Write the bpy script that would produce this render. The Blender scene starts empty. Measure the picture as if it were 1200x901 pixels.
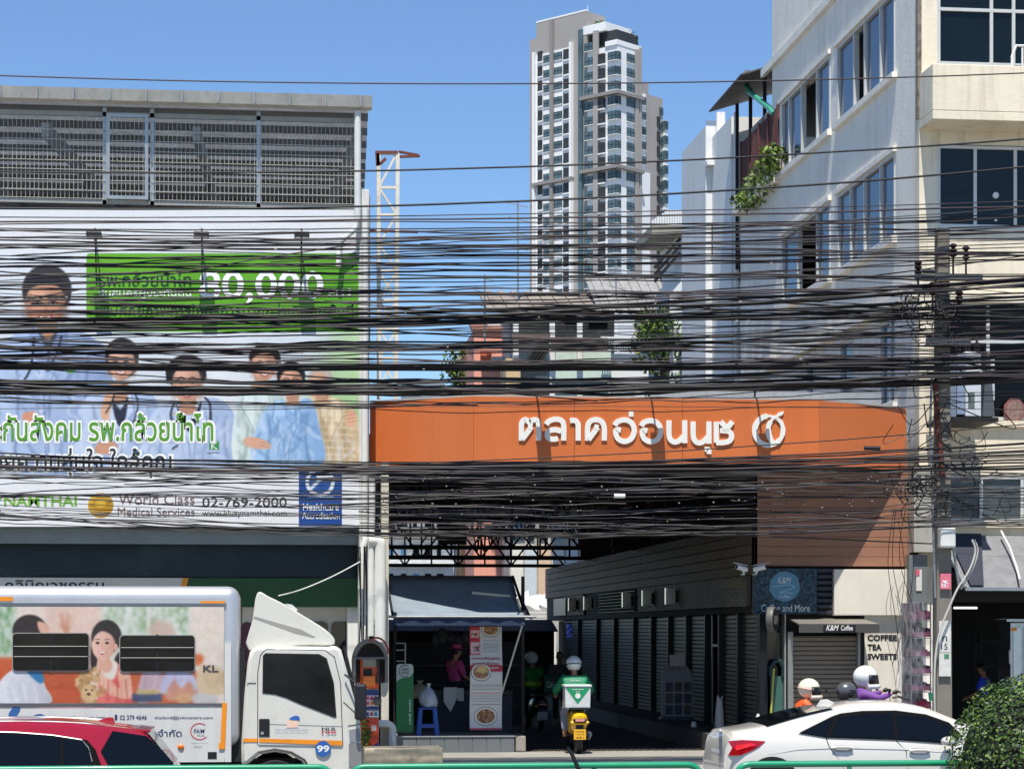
import bpy, bmesh, math, random
import numpy as np
from mathutils import Vector, Matrix, noise

rnd = random.Random(7)
R = math.radians
scene = bpy.context.scene
COL = scene.collection

# ------------------------------------------------------------------ camera, sky, sun, exposure
YAW = R(6.5); F = 2600.0; HZ = 740.0; CH = 2.5
ca, sa = math.cos(YAW), math.sin(YAW)
cam_d = bpy.data.cameras.new('camera'); cam = bpy.data.objects.new('camera', cam_d); COL.objects.link(cam)
cam.location = (0, 0, CH); cam.rotation_euler = (R(90), 0, -YAW)
cam_d.sensor_width = 36; cam_d.lens = 36 * F / 1200; cam_d.shift_y = (HZ - 450.5) / 1200
cam_d.clip_start = 0.3; cam_d.clip_end = 3000
scene.camera = cam
SUN = Vector((-0.20, -1.0, 2.4)).normalized()
w = bpy.data.worlds.new('World'); scene.world = w; w.use_nodes = True
nt = w.node_tree; sky = nt.nodes.new('ShaderNodeTexSky'); sky.sky_type = 'NISHITA'; sky.sun_disc = False
sky.sun_elevation = math.asin(SUN.z); sky.sun_rotation = math.atan2(SUN.x, SUN.y)
sky.air_density = 1.0; sky.dust_density = 0.0; sky.ozone_density = 9.0
bgn = nt.nodes['Background']; bgn.inputs[1].default_value = 0.10
nt.links.new(sky.outputs[0], bgn.inputs[0])
sun_d = bpy.data.lights.new('sun', 'SUN'); sun = bpy.data.objects.new('sun', sun_d); COL.objects.link(sun)
sun_d.energy = 4.2; sun_d.angle = R(0.53); sun_d.color = (1.0, 0.955, 0.88)
sun.rotation_euler = SUN.to_track_quat('Z', 'Y').to_euler(); sun.location = (0, 0, 60)
vs = scene.view_settings; vs.view_transform = 'Standard'; vs.look = 'None'; vs.gamma = 1; vs.use_curve_mapping = False
vs.exposure = 0.62

# ------------------------------------------------------------------ pixel of the photograph -> point on a real plane
def ray(px, py):
    a = (px - 600) / F
    return ca * a + sa, -sa * a + ca, (HZ - py) / F
def P(px, py, v):                 # on the plane Y = v (parallel to the street)
    rx, ry, rz = ray(px, py); t = v / ry
    return Vector((rx * t, v, CH + rz * t))
def PU(px, py, u):                # on the plane X = u (at right angles to the street)
    rx, ry, rz = ray(px, py); t = u / rx
    return Vector((u, ry * t, CH + rz * t))
def PD(px, py, d):                # at camera depth d
    rx, ry, rz = ray(px, py)
    return Vector((rx * d, ry * d, CH + rz * d))
def X(px, v): return P(px, 0, v).x
def Z(px, py, v): return P(px, py, v).z

# ------------------------------------------------------------------ materials
def lin(c):
    c = [x / 255.0 for x in c[:3]]
    return tuple((x / 12.92 if x <= 0.04045 else ((x + 0.055) / 1.055) ** 2.4) for x in c) + (1.0,)
def mat(name, col, rough=0.6, metal=0.0, var=0.1, scale=3.0, bump=0.0, bscale=30.0, streak=0.0, scol=(90, 82, 70), stretch=(5, 5, 0.5),
        spec=0.5, coat=0.0, blotch=0.0, bcol=(80, 74, 66), rvar=0.0, alpha=1.0, emit=None, estr=0):
    m = bpy.data.materials.new(name); m.use_nodes = True
    n = m.node_tree.nodes; l = m.node_tree.links; b = n['Principled BSDF']
    b.inputs['Roughness'].default_value = rough; b.inputs['Metallic'].default_value = metal
    b.inputs['Specular IOR Level'].default_value = spec; b.inputs['Coat Weight'].default_value = coat
    if coat: b.inputs['Coat Roughness'].default_value = 0.04
    tc = n.new('ShaderNodeTexCoord')
    def nz(sc, det=5, vec=None, ro=0.6):
        t = n.new('ShaderNodeTexNoise'); t.inputs['Scale'].default_value = sc; t.inputs['Detail'].default_value = det
        t.inputs['Roughness'].default_value = ro
        l.new(vec if vec else tc.outputs['Object'], t.inputs['Vector']); return t.outputs['Fac']
    def rng(fac, a0, a1, b0, b1):
        r = n.new('ShaderNodeMapRange'); l.new(fac, r.inputs[0])
        for i, x in enumerate((a0, a1, b0, b1)): r.inputs[i + 1].default_value = x
        return r.outputs[0]
    def mix(kind, fac, A, B):
        x = n.new('ShaderNodeMix'); x.data_type = 'RGBA'; x.blend_type = kind; x.clamp_factor = True
        for s, val in ((x.inputs[0], fac), (x.inputs[6], A), (x.inputs[7], B)):
            if hasattr(val, 'is_linked'): l.new(val, s)
            else: s.default_value = val
        return x.outputs[2]
    c = lin(col)
    cur = c
    if var:
        f = rng(nz(scale), 0.3, 0.7, 1 - var, 1 + var)
        cc = n.new('ShaderNodeCombineColor')
        for i in range(3): l.new(f, cc.inputs[i])
        cur = mix('MULTIPLY', 1.0, c, cc.outputs[0])
    if streak:
        mp = n.new('ShaderNodeMapping'); mp.inputs['Scale'].default_value = stretch; l.new(tc.outputs['Object'], mp.inputs['Vector'])
        cur = mix('MIX', rng(nz(1.6, 6, mp.outputs[0]), 0.5, 0.78, 0, streak), cur, lin(scol))
    if blotch:
        cur = mix('MIX', rng(nz(1.1, 8, None, 0.75), 0.52, 0.66, 0, blotch), cur, lin(bcol))
    if hasattr(cur, 'is_linked'): l.new(cur, b.inputs['Base Color'])
    else: b.inputs['Base Color'].default_value = cur
    if rvar: l.new(rng(nz(scale * 2), 0.3, 0.7, max(0, rough - rvar), rough + rvar), b.inputs['Roughness'])
    if bump:
        bp = n.new('ShaderNodeBump'); bp.inputs['Strength'].default_value = bump; bp.inputs['Distance'].default_value = 0.02
        l.new(nz(bscale, 4), bp.inputs['Height']); l.new(bp.outputs[0], b.inputs['Normal'])
    if alpha < 1: b.inputs['Alpha'].default_value = alpha
    if emit:
        b.inputs['Emission Color'].default_value = lin(emit); b.inputs['Emission Strength'].default_value = estr
    return m
def attr_mat(name, rough=0.5, gain=0.9, coat=0.0):
    m = bpy.data.materials.new(name); m.use_nodes = True
    n = m.node_tree.nodes; l = m.node_tree.links; b = n['Principled BSDF']
    a = n.new('ShaderNodeAttribute'); a.attribute_name = 'Print'
    x = n.new('ShaderNodeMix'); x.data_type = 'RGBA'; x.blend_type = 'MULTIPLY'; x.inputs[0].default_value = 1
    x.inputs[7].default_value = (gain, gain, gain, 1); l.new(a.outputs['Color'], x.inputs[6]); l.new(x.outputs[2], b.inputs['Base Color'])
    b.inputs['Roughness'].default_value = rough; b.inputs['Coat Weight'].default_value = coat
    return m
_mc = {}
def paint(col, rough=0.5, var=0.06, **k):
    key = (tuple(col), rough, var, tuple(sorted(k.items())))
    if key not in _mc: _mc[key] = mat('paint_%d_%d_%d' % tuple(col[:3]), col, rough, var=var, **k)
    return _mc[key]
def glass(col=(18, 22, 26), rough=0.04, spec=0.5, name='dark_glass'):
    return mat(name, col, rough, var=0.0, spec=spec)

# ------------------------------------------------------------------ mesh builder
class MB:
    def __init__(s): s.v = []; s.f = []; s.m = []
    def add(s, vs, fs, mi=0):
        o = len(s.v); s.v += [Vector(p) for p in vs]
        for f in fs: s.f.append([i + o for i in f]); s.m.append(mi)
    def poly(s, pts, mi=0): s.add(pts, [list(range(len(pts)))], mi)
    def box(s, x0, x1, y0, y1, z0, z1, mi=0):
        s.add([(x0, y0, z0), (x1, y0, z0), (x1, y1, z0), (x0, y1, z0), (x0, y0, z1), (x1, y0, z1), (x1, y1, z1), (x0, y1, z1)],
              [(0, 3, 2, 1), (4, 5, 6, 7), (0, 1, 5, 4), (1, 2, 6, 5), (2, 3, 7, 6), (3, 0, 4, 7)], mi)
    def hexa(s, p, mi=0):         # eight corners, order as box
        s.add(p, [(0, 3, 2, 1), (4, 5, 6, 7), (0, 1, 5, 4), (1, 2, 6, 5), (2, 3, 7, 6), (3, 0, 4, 7)], mi)
    def extr(s, pts, vec, mi=0, side=None):
        n = len(pts); vec = Vector(vec); a = [Vector(p) for p in pts]
        s.add(a + [p + vec for p in a], [list(range(n - 1, -1, -1)), list(range(n, 2 * n))], mi)
        o = len(s.v) - 2 * n
        for i in range(n):
            j = (i + 1) % n; s.f.append([o + i, o + j, o + n + j, o + n + i]); s.m.append(mi if side is None else side)
    def bar(s, a, b, w_, h_=None, mi=0, up=(0, 0, 1)):
        a, b = Vector(a), Vector(b); d = (b - a).normalized(); h_ = h_ or w_
        u = Vector(up)
        if abs(d.dot(u)) > 0.95: u = Vector((0, 1, 0)) if abs(d.y) < 0.9 else Vector((1, 0, 0))
        x = d.cross(u).normalized() * w_ / 2; y = x.cross(d).normalized() * h_ / 2
        s.add([a - x - y, a + x - y, a + x + y, a - x + y, b - x - y, b + x - y, b + x + y, b - x + y],
              [(0, 3, 2, 1), (4, 5, 6, 7), (0, 1, 5, 4), (1, 2, 6, 5), (2, 3, 7, 6), (3, 0, 4, 7)], mi)
    def tube(s, pts, r, n=8, mi=0, cap=True):
        pts = [Vector(p) for p in pts]; k = len(pts); o = len(s.v); up = None
        for i, p in enumerate(pts):
            d = (pts[min(i + 1, k - 1)] - pts[max(i - 1, 0)])
            d = d.normalized() if d.length > 1e-9 else Vector((0, 0, 1))
            if up is None: up = Vector((0, 0, 1)) if abs(d.z) < 0.9 else Vector((0, 1, 0))
            x = d.cross(up)
            if x.length < 1e-6: x = d.cross(Vector((1, 0, 0)))
            x.normalize(); y = x.cross(d).normalized(); up = y
            rr = r[i] if isinstance(r, (list, tuple)) else r
            for j in range(n):
                t = 2 * math.pi * j / n; s.v.append(p + (x * math.cos(t) + y * math.sin(t)) * rr)
        for i in range(k - 1):
            for j in range(n):
                j2 = (j + 1) % n; s.f.append([o + i * n + j, o + i * n + j2, o + (i + 1) * n + j2, o + (i + 1) * n + j]); s.m.append(mi)
        if cap:
            s.f.append([o + j for j in range(n - 1, -1, -1)]); s.m.append(mi)
            s.f.append([o + (k - 1) * n + j for j in range(n)]); s.m.append(mi)
    def cyl(s, a, b, r, n=16, mi=0): s.tube([a, b], r, n, mi)
    def lathe(s, prof, M=None, n=20, mi=0):
        M = M or Matrix(); o = len(s.v); k = len(prof)
        for r, z in prof:
            for j in range(n):
                t = 2 * math.pi * j / n; s.v.append(M @ Vector((r * math.cos(t), r * math.sin(t), z)))
        for i in range(k - 1):
            for j in range(n):
                j2 = (j + 1) % n; s.f.append([o + i * n + j, o + i * n + j2, o + (i + 1) * n + j2, o + (i + 1) * n + j]); s.m.append(mi)
        if prof[0][0] > 1e-4: s.f.append([o + j for j in range(n - 1, -1, -1)]); s.m.append(mi)
        if prof[-1][0] > 1e-4: s.f.append([o + (k - 1) * n + j for j in range(n)]); s.m.append(mi)
    def ell(s, c, r, nu=14, nv=9, M=None, mi=0, dz=None):
        c = Vector(c); M = M or Matrix(); o = len(s.v)
        for i in range(nv + 1):
            ph = -math.pi / 2 + math.pi * i / nv
            for j in range(nu):
                t = 2 * math.pi * j / nu
                p = Vector((r[0] * math.cos(ph) * math.cos(t), r[1] * math.cos(ph) * math.sin(t), r[2] * math.sin(ph)))
                if dz: p = dz(p)
                s.v.append(c + M.to_3x3() @ p)
        for i in range(nv):
            for j in range(nu):
                j2 = (j + 1) % nu; s.f.append([o + i * nu + j, o + i * nu + j2, o + (i + 1) * nu + j2, o + (i + 1) * nu + j]); s.m.append(mi)
    def slats(s, a, b, z0, z1, pitch, depth, nrm, mi=0, flat=0.75):   # horizontal ribs between ground points a and b
        a, b, nrm = Vector((a[0], a[1], 0)), Vector((b[0], b[1], 0)), Vector((nrm[0], nrm[1], 0))
        prof = []; z = z0
        while z < z1 - 1e-4:
            p = min(pitch, z1 - z); e = (1 - flat) / 2 * p
            prof += [(z, 0), (z + e, depth), (z + p - e, depth)]; z += pitch
        prof.append((z1, 0)); o = len(s.v)
        for zz, d in prof:
            for q in (a, b): s.v.append(q + nrm * d + Vector((0, 0, zz)))
        for i in range(len(prof) - 1):
            s.f.append([o + 2 * i, o + 2 * i + 1, o + 2 * i + 3, o + 2 * i + 2]); s.m.append(mi)
    def text(s, body, fn, x0, y0, x1, y1, mi=0, bold=0.0, shear=0.0, depth=0.0, push=None):
        V, Fc = text_geo(body, bold, shear)
        a = [fn(x0 + (x1 - x0) * q[0], y1 + (y0 - y1) * q[1]) for q in V]
        if push is not None: a = [p + push for p in a]
        s.add(a, Fc, mi)
    def build(s, name, mats, parent=None, smooth=None, bevel=0.0, org=None, bseg=2):
        if not isinstance(mats, (list, tuple)): mats = [mats]
        if parent is not None: base = BASE[parent.name]
        elif org is not None: base = Vector(org)
        else:
            xs = [p.x for p in s.v]; ys = [p.y for p in s.v]; zs = [p.z for p in s.v]
            base = Vector(((min(xs) + max(xs)) / 2, (min(ys) + max(ys)) / 2, min(zs)))
        me = bpy.data.meshes.new(name)
        me.from_pydata([tuple(p - base) for p in s.v], [], s.f)
        for m in mats: me.materials.append(m)
        me.polygons.foreach_set('material_index', s.m); me.update()
        if smooth is not None:
            me.shade_smooth(); me.set_sharp_from_angle(angle=R(smooth))
        o = bpy.data.objects.new(name, me); COL.objects.link(o)
        if parent is not None: o.parent = parent
        else: o.location = base
        BASE[o.name] = base.copy()
        if bevel:
            bm_ = o.modifiers.new('Bevel', 'BEVEL'); bm_.width = bevel; bm_.segments = bseg; bm_.limit_method = 'ANGLE'; bm_.angle_limit = R(40)
        return o
BASE = {}
def thing(name, label, cat, loc, group=None, rotz=0):
    o = bpy.data.objects.new(name, None); COL.objects.link(o); o.location = loc; o.empty_display_size = 0.2
    o['label'] = label; o['category'] = cat
    if group: o['group'] = group
    BASE[o.name] = Vector(loc)
    return o
def tag(o, label, cat, group=None):
    o['label'] = label; o['category'] = cat
    if group: o['group'] = group
    return o
def struct(o, kind='structure'): o['kind'] = kind; return o
def dup(root, loc, rotz=None, label=None, group=None):
    def cp(o, par):
        c = o.copy(); COL.objects.link(c)
        if par is not None: c.parent = par
        for ch in list(o.children): cp(ch, c)
        return c
    r = cp(root, None); r.location = loc
    if rotz is not None: r.rotation_euler = (0, 0, rotz)
    if label: r['label'] = label
    if group: r['group'] = group
    return r

_tg = {}
def text_geo(body, bold=0.0, shear=0.0):
    key = (body, bold, shear)
    if key in _tg: return _tg[key]
    cu = bpy.data.curves.new('t', 'FONT'); cu.body = body; cu.size = 1; cu.offset = bold; cu.shear = shear; cu.resolution_u = 3
    ob = bpy.data.objects.new('t', cu); COL.objects.link(ob)
    dg = bpy.context.evaluated_depsgraph_get(); dg.update()
    me = bpy.data.meshes.new_from_object(ob.evaluated_get(dg))
    V = [(p.co.x, p.co.y) for p in me.vertices]; Fc = [list(p.vertices) for p in me.polygons]
    bpy.data.objects.remove(ob); bpy.data.curves.remove(cu); bpy.data.meshes.remove(me)
    x0 = min(p[0] for p in V); x1 = max(p[0] for p in V); y0 = min(p[1] for p in V); y1 = max(p[1] for p in V)
    V = [((p[0] - x0) / (x1 - x0), (p[1] - y0) / (y1 - y0)) for p in V]
    _tg[key] = (V, Fc); return _tg[key]

def smooth_pts(pts, closed=True, k=6):
    n = len(pts); out = []
    rng_ = range(n) if closed else range(n - 1)
    for i in rng_:
        g = (lambda q: pts[q % n]) if closed else (lambda q: pts[max(0, min(n - 1, q))])
        p0, p1, p2, p3 = g(i - 1), g(i), g(i + 1), g(i + 2)
        for j in range(k):
            t = j / k
            out.append(tuple(0.5 * ((2 * p1[c]) + (-p0[c] + p2[c]) * t + (2 * p0[c] - 5 * p1[c] + 4 * p2[c] - p3[c]) * t * t
                       + (-p0[c] + 3 * p1[c] - 3 * p2[c] + p3[c]) * t ** 3) for c in range(len(p1))))
    if not closed: out.append(tuple(pts[-1]))
    return out
def rrect(x0, y0, x1, y1, r, k=5):
    o = []
    for cx, cy, a0 in ((x1 - r, y0 + r, -90), (x1 - r, y1 - r, 0), (x0 + r, y1 - r, 90), (x0 + r, y0 + r, 180)):
        for i in range(k + 1):
            t = R(a0 + 90 * i / k); o.append((cx + r * math.cos(t), cy + r * math.sin(t)))
    return o
def stroke(mb, pts, wd, fn, depth, mi=0, push=0.0, k=5, smooth=True):
    """a bent ribbon of width wd (pixels) standing proud of a wall; fn maps a pixel to a point, the wall faces -Y"""
    q = smooth_pts(pts, False, k) if smooth else pts
    L = []; Rr = []
    for i in range(len(q)):
        a = q[max(0, i - 1)]; b = q[min(len(q) - 1, i + 1)]
        dx, dy = b[0] - a[0], b[1] - a[1]; ln = math.hypot(dx, dy) or 1
        ww = wd[i * (len(wd) - 1) // max(1, len(q) - 1)] if isinstance(wd, (list, tuple)) else wd
        nx, ny = -dy / ln * ww / 2, dx / ln * ww / 2
        L.append(fn(q[i][0] + nx, q[i][1] + ny)); Rr.append(fn(q[i][0] - nx, q[i][1] - ny))
    off = Vector((0, -push, 0)); n = len(q); o = len(mb.v); d = Vector((0, -depth, 0))
    for i in range(n):
        mb.v += [L[i] + off, Rr[i] + off, L[i] + off + d, Rr[i] + off + d]
    for i in range(n - 1):
        a = o + 4 * i; b = a + 4
        for f in ((a + 2, a + 3, b + 3, b + 2), (a, a + 2, b + 2, b), (a + 1, b + 1, b + 3, a + 3)): mb.f.append(list(f)); mb.m.append(mi)
    for a in (o, o + 4 * (n - 1)): mb.f.append([a, a + 1, a + 3, a + 2]); mb.m.append(mi)

# ------------------------------------------------------------------ painter for printed pictures (posters): a fine grid with its ink as colour attribute
class Canvas:
    def __init__(s, x0, y0, x1, y1, res, bg):
        s.x0, s.y0, s.x1, s.y1, s.res = x0, y0, x1, y1, res
        s.w = int((x1 - x0) * res) + 1; s.h = int((y1 - y0) * res) + 1
        s.gx, s.gy = np.meshgrid(np.linspace(x0, x1, s.w), np.linspace(y0, y1, s.h))
        s.img = np.zeros((s.h, s.w, 3)) + np.array(bg, float)
    def blur(s, m, b):
        r = int(round(b * s.res))
        if r < 1: return m
        for _ in range(2):
            for ax in (0, 1):
                p = np.pad(m, [(r, r) if a == ax else (0, 0) for a in (0, 1)], mode='edge')
                c = np.cumsum(p, axis=ax); c = np.concatenate([np.zeros_like(np.take(c, [0], axis=ax)), c], axis=ax)
                n = m.shape[ax]; m = (np.take(c, range(2 * r + 1, 2 * r + 1 + n), axis=ax) - np.take(c, range(0, n), axis=ax)) / (2 * r + 1)
        return m
    def win(s, xa, ya, xb, yb, pad):      # the rows and columns that a shape can touch
        f = lambda v, o, n: int(min(n, max(0, (v - o) * s.res)))
        j0, j1 = f(ya - pad, s.y0, s.h), f(yb + pad, s.y0, s.h) + 2; i0, i1 = f(xa - pad, s.x0, s.w), f(xb + pad, s.x0, s.w) + 2
        return slice(j0, min(s.h, j1)), slice(i0, min(s.w, i1))
    def put(s, w_, sub): m = np.zeros((s.h, s.w)); m[w_] = sub; return m
    def mask(s, pts, smooth=True, b=0.6):
        q = smooth_pts(pts, True, 5) if smooth else pts; n = len(q)
        w_ = s.win(min(p[0] for p in q), min(p[1] for p in q), max(p[0] for p in q), max(p[1] for p in q), 3 * b + 2)
        gx, gy = s.gx[w_], s.gy[w_]
        if gx.size == 0: return np.zeros((s.h, s.w))
        m = np.zeros(gx.shape, bool)
        for i in range(n):
            xa, ya = q[i][:2]; xb, yb = q[(i + 1) % n][:2]
            if ya == yb: continue
            m ^= ((ya > gy) != (yb > gy)) & (gx < (xb - xa) * (gy - ya) / (yb - ya) + xa)
        return s.put(w_, s.blur(m.astype(float), b))
    def fill(s, m, col, a=1.0, w_=None):
        if w_ is None: w_ = (slice(0, s.h), slice(0, s.w))
        k = (m * a)[..., None]; s.img[w_] = s.img[w_] * (1 - k) + np.array(col, float) * k
    def poly(s, pts, col, b=0.6, a=1.0, smooth=True): m = s.mask(pts, smooth, b); s.fill(m, col, a); return m
    def rect(s, x0, y0, x1, y1, col, b=0.3, a=1.0): return s.poly([(x0, y0), (x1, y0), (x1, y1), (x0, y1)], col, b, a, False)
    def ell(s, cx, cy, rx, ry, col, b=0.6, a=1.0, rot=0.0):
        q = max(rx, ry); w_ = s.win(cx - q, cy - q, cx + q, cy + q, 3 * b + 2)
        if s.gx[w_].size == 0: return np.zeros((s.h, s.w))
        c_, s_ = math.cos(rot), math.sin(rot); dx, dy = s.gx[w_] - cx, s.gy[w_] - cy
        d = ((dx * c_ + dy * s_) / rx) ** 2 + ((-dx * s_ + dy * c_) / ry) ** 2
        m = s.blur((d < 1).astype(float), b); s.fill(m, col, a, w_); return s.put(w_, m)
    def line(s, pts, wd, col, b=0.4, a=1.0, smooth=True):
        q = smooth_pts(pts, False, 6) if smooth else pts
        w_ = s.win(min(p[0] for p in q), min(p[1] for p in q), max(p[0] for p in q), max(p[1] for p in q), wd + 3 * b + 2)
        gx, gy = s.gx[w_], s.gy[w_]
        if gx.size == 0: return
        d = np.full(gx.shape, 1e9)
        for i in range(len(q) - 1):
            ax, ay = q[i]; bx, by = q[i + 1]; L2 = (bx - ax) ** 2 + (by - ay) ** 2 or 1e-9
            t = np.clip(((gx - ax) * (bx - ax) + (gy - ay) * (by - ay)) / L2, 0, 1)
            d = np.minimum(d, np.hypot(gx - ax - t * (bx - ax), gy - ay - t * (by - ay)))
        s.fill(s.blur((d < wd / 2).astype(float), b), col, a, w_)
    def shade(s, m, x0, y0, x1, y1, c0, c1, a=1.0):      # a colour ramp of the printed picture inside a mask
        t = np.clip(((s.gx - x0) * (x1 - x0) + (s.gy - y0) * (y1 - y0)) / ((x1 - x0) ** 2 + (y1 - y0) ** 2), 0, 1)[..., None]
        c = np.array(c0, float) * (1 - t) + np.array(c1, float) * t; k = (m * a)[..., None]; s.img = s.img * (1 - k) + c * k
    def grain(s, m, amp, sc=1.0, seed=1, sx=1.0, sy=1.0):
        g = np.random.RandomState(seed).randn(s.h, s.w)
        g = s.blur(g, sc); g /= g.std() + 1e-9
        s.img += (m * g * amp)[..., None]
    def build(s, name, fn, material, parent, push=(0, -0.004, 0)):
        me = bpy.data.meshes.new(name); base = BASE[parent.name]
        a00, a10, a01 = fn(s.x0, s.y0), fn(s.x1, s.y0), fn(s.x0, s.y1)
        pts = np.zeros((s.h, s.w, 3)); pu = Vector(push)
        rows = [(fn(s.x0, s.gy[j, 0]) + pu - base, fn(s.x1, s.gy[j, 0]) + pu - base) for j in range(s.h)]
        # exact per column: sample fn on the top and bottom rows
        top = np.array([tuple(fn(s.gx[0, i], s.y0) + pu - base) for i in range(s.w)])
        bot = np.array([tuple(fn(s.gx[0, i], s.y1) + pu - base) for i in range(s.w)])
        t = np.linspace(0, 1, s.h)[:, None, None]; pts = top[None] * (1 - t) + bot[None] * t
        idx = np.arange(s.h * s.w).reshape(s.h, s.w)
        q = np.stack([idx[:-1, :-1], idx[1:, :-1], idx[1:, 1:], idx[:-1, 1:]], -1).reshape(-1, 4)
        me.vertices.add(s.h * s.w); me.vertices.foreach_set('co', pts.reshape(-1).astype(np.float32))
        me.loops.add(q.size); me.loops.foreach_set('vertex_index', q.reshape(-1).astype(np.int32))
        me.polygons.add(len(q)); me.polygons.foreach_set('loop_start', np.arange(0, q.size, 4, dtype=np.int32))
        me.update(calc_edges=True)
        c = np.clip(s.img / 255.0, 0, 1).reshape(-1, 3); c = np.where(c <= 0.04045, c / 12.92, ((c + 0.055) / 1.055) ** 2.4)
        rgba = np.concatenate([c, np.ones((len(c), 1))], 1).astype(np.float32)
        at = me.color_attributes.new('Print', 'FLOAT_COLOR', 'POINT'); at.data.foreach_set('color', rgba.reshape(-1))
        me.materials.append(material); me.validate()
        o = bpy.data.objects.new(name, me); COL.objects.link(o); o.parent = parent; BASE[o.name] = base.copy()
        return o

# ------------------------------------------------------------------ common materials
BLACK = mat('black_rubber', (16, 16, 17), 0.55, var=0.2)
WHITE = mat('white_paint', (226, 225, 220), 0.5, var=0.04)
STEEL = mat('galvanised_steel', (150, 152, 152), 0.45, 0.6, var=0.15)
DKSTEEL = mat('dark_steel', (38, 37, 36), 0.6, 0.3, var=0.2)
GLASS = glass()
# ================================================================== ground, road, pavement
M_ASPH = mat('asphalt', (112, 110, 106), 0.9, var=0.2, scale=1.5, bump=0.4, bscale=60)
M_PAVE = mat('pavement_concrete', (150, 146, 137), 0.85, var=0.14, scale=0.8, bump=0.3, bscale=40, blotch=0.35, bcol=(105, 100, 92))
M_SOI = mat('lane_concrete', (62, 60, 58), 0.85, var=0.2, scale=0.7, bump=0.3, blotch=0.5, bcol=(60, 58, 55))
GZ = 0.30                                             # level of the pavement and the market lane
m = MB(); m.poly([(-1500, -200, 0), (1500, -200, 0), (1500, 2500, 0), (-1500, 2500, 0)])
struct(m.build('road', M_ASPH))
m = MB()
for yy in (24.2, 28.6):
    k = -40
    while k < 60: m.box(k, k + 2.0, yy, yy + 0.1, 0.004, 0.008); k += 5
struct(m.build('lane_markings', mat('road_paint', (205, 205, 200), 0.7, blotch=0.6, bcol=(120, 120, 118))))
m = MB(); m.box(-60, 80, 33.0, 41.0, -0.2, GZ)
k = -60.0
struct(m.build('pavement', M_PAVE))
m = MB(); m.box(-60, 80, 32.8, 32.997, -0.2, GZ + 0.01); struct(m.build('kerb', mat('kerb_concrete', (160, 158, 150), 0.85, blotch=0.5), bevel=0.02))
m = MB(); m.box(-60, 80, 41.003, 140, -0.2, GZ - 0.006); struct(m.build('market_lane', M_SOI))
# narrow drain grating line in front of the market
m = MB()
for i in range(42): m.box(3.6 + i * 0.14, 3.71 + i * 0.14, 40.55, 40.85, GZ + 0.004, GZ + 0.02)
tag(m.build('drain_cover', mat('drain_iron', (70, 64, 58), 0.7, 0.4)), 'row of slotted iron drain covers set in the ground at the market mouth', 'drain cover')

# ================================================================== left building
M_WALLW = mat('white_render', (222, 220, 214), 0.7, var=0.05, streak=0.25, scol=(140, 136, 128))
M_ALU = mat('aluminium', (176, 176, 172), 0.38, 0.7, var=0.1)
M_ROOFU = mat('roof_sheet', (208, 209, 210), 0.55, 0.1, var=0.1, scale=1.2, streak=0.2, stretch=(4, 0.4, 4))
M_PURL = mat('purlin_steel', (120, 120, 120), 0.5, 0.5, var=0.15)
LX0, LX1 = X(-190, 40), 1.93
lb = thing('commercial_building', 'white rendered building with a fenced roof terrace behind the big hospital advert', 'building', (-3, 40, GZ))
m = MB()
m.box(LX0, LX1, 40.0, 58, 3.1, 9.98)                      # upper storeys
m.box(LX0, LX0 + 0.4, 40.0, 58, GZ, 3.1); m.box(LX1 - 0.35, LX1, 40.0, 58, GZ, 3.1); m.box(LX0 + 0.4, LX1 - 0.35, 46, 46.3, GZ, 3.1)
m.build('wall', M_WALLW, lb)
m = MB(); m.box(X(284, 40.6), LX1 - 0.36, 40.55, 40.65, GZ, 3.05); m.build('shopfront_panel', mat('shop_panel', (206, 204, 198), 0.5, var=0.05), lb)
m = MB()
pts = [P(x, y, 40.53) for x, y in smooth_pts([(282, 735), (300, 732), (315, 745), (318, 775), (300, 800), (282, 800)])]
m.extr(pts, (0, 0.015, 0)); m.build('window_decal', paint((88, 34, 52), 0.4), lb)
m = MB()
for i in range(3):
    pts = [P(x, y, 40.52) for x, y in rrect(332 + i * 28, 728, 356 + i * 28, 800, 6)]; m.extr(pts, (0, 0.02, 0))
m.build('shop_window', GLASS, lb)
# corner column, roof canopy
m = MB(); m.box(X(421.3, 39.2), 1.93, 39.2, 39.99, GZ, 10.3); m.build('corner_column', mat('corner_render', (216, 214, 206), 0.7, streak=0.35, scol=(120, 114, 104)), lb, bevel=0.01)
zf, zb = 11.70, 14.0
roof = MB()
nx = 60; x0, x1 = LX0 - 0.5, LX1 - 0.02
for i in range(nx * 2):
    xa = x0 + (x1 - x0) * i / (nx * 2); xb = x0 + (x1 - x0) * (i + 1) / (nx * 2); d = 0.012 if i % 2 else 0.0
    ga = .85 * i / (nx * 2); gb = .85 * (i + 1) / (nx * 2); roof.hexa([(xa, 39.2, zf + d), (xb, 39.2, zf + d), (xb + gb, 59, zb + d), (xa + ga, 59, zb + d), (xa, 39.2, zf + d + .01), (xb, 39.2, zf + d + .01), (xb + gb, 59, zb + d + .01), (xa + ga, 59, zb + d + .01)])
def translucent(mt, fac):
    n = mt.node_tree.nodes; l = mt.node_tree.links; b = n['Principled BSDF']; o = n['Material Output']; t = n.new('ShaderNodeBsdfTranslucent'); x = n.new('ShaderNodeMixShader'); x.inputs[0].default_value = fac
    src = b.inputs['Base Color'].links[0].from_socket; l.new(src, t.inputs['Color']); l.new(b.outputs[0], x.inputs[1]); l.new(t.outputs[0], x.inputs[2]); l.new(x.outputs[0], o.inputs['Surface'])
translucent(M_ROOFU, .38)  # light through the sheet is added to brighten its underside
rf = roof.build('roof', M_ROOFU, lb)
m = MB()
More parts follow.
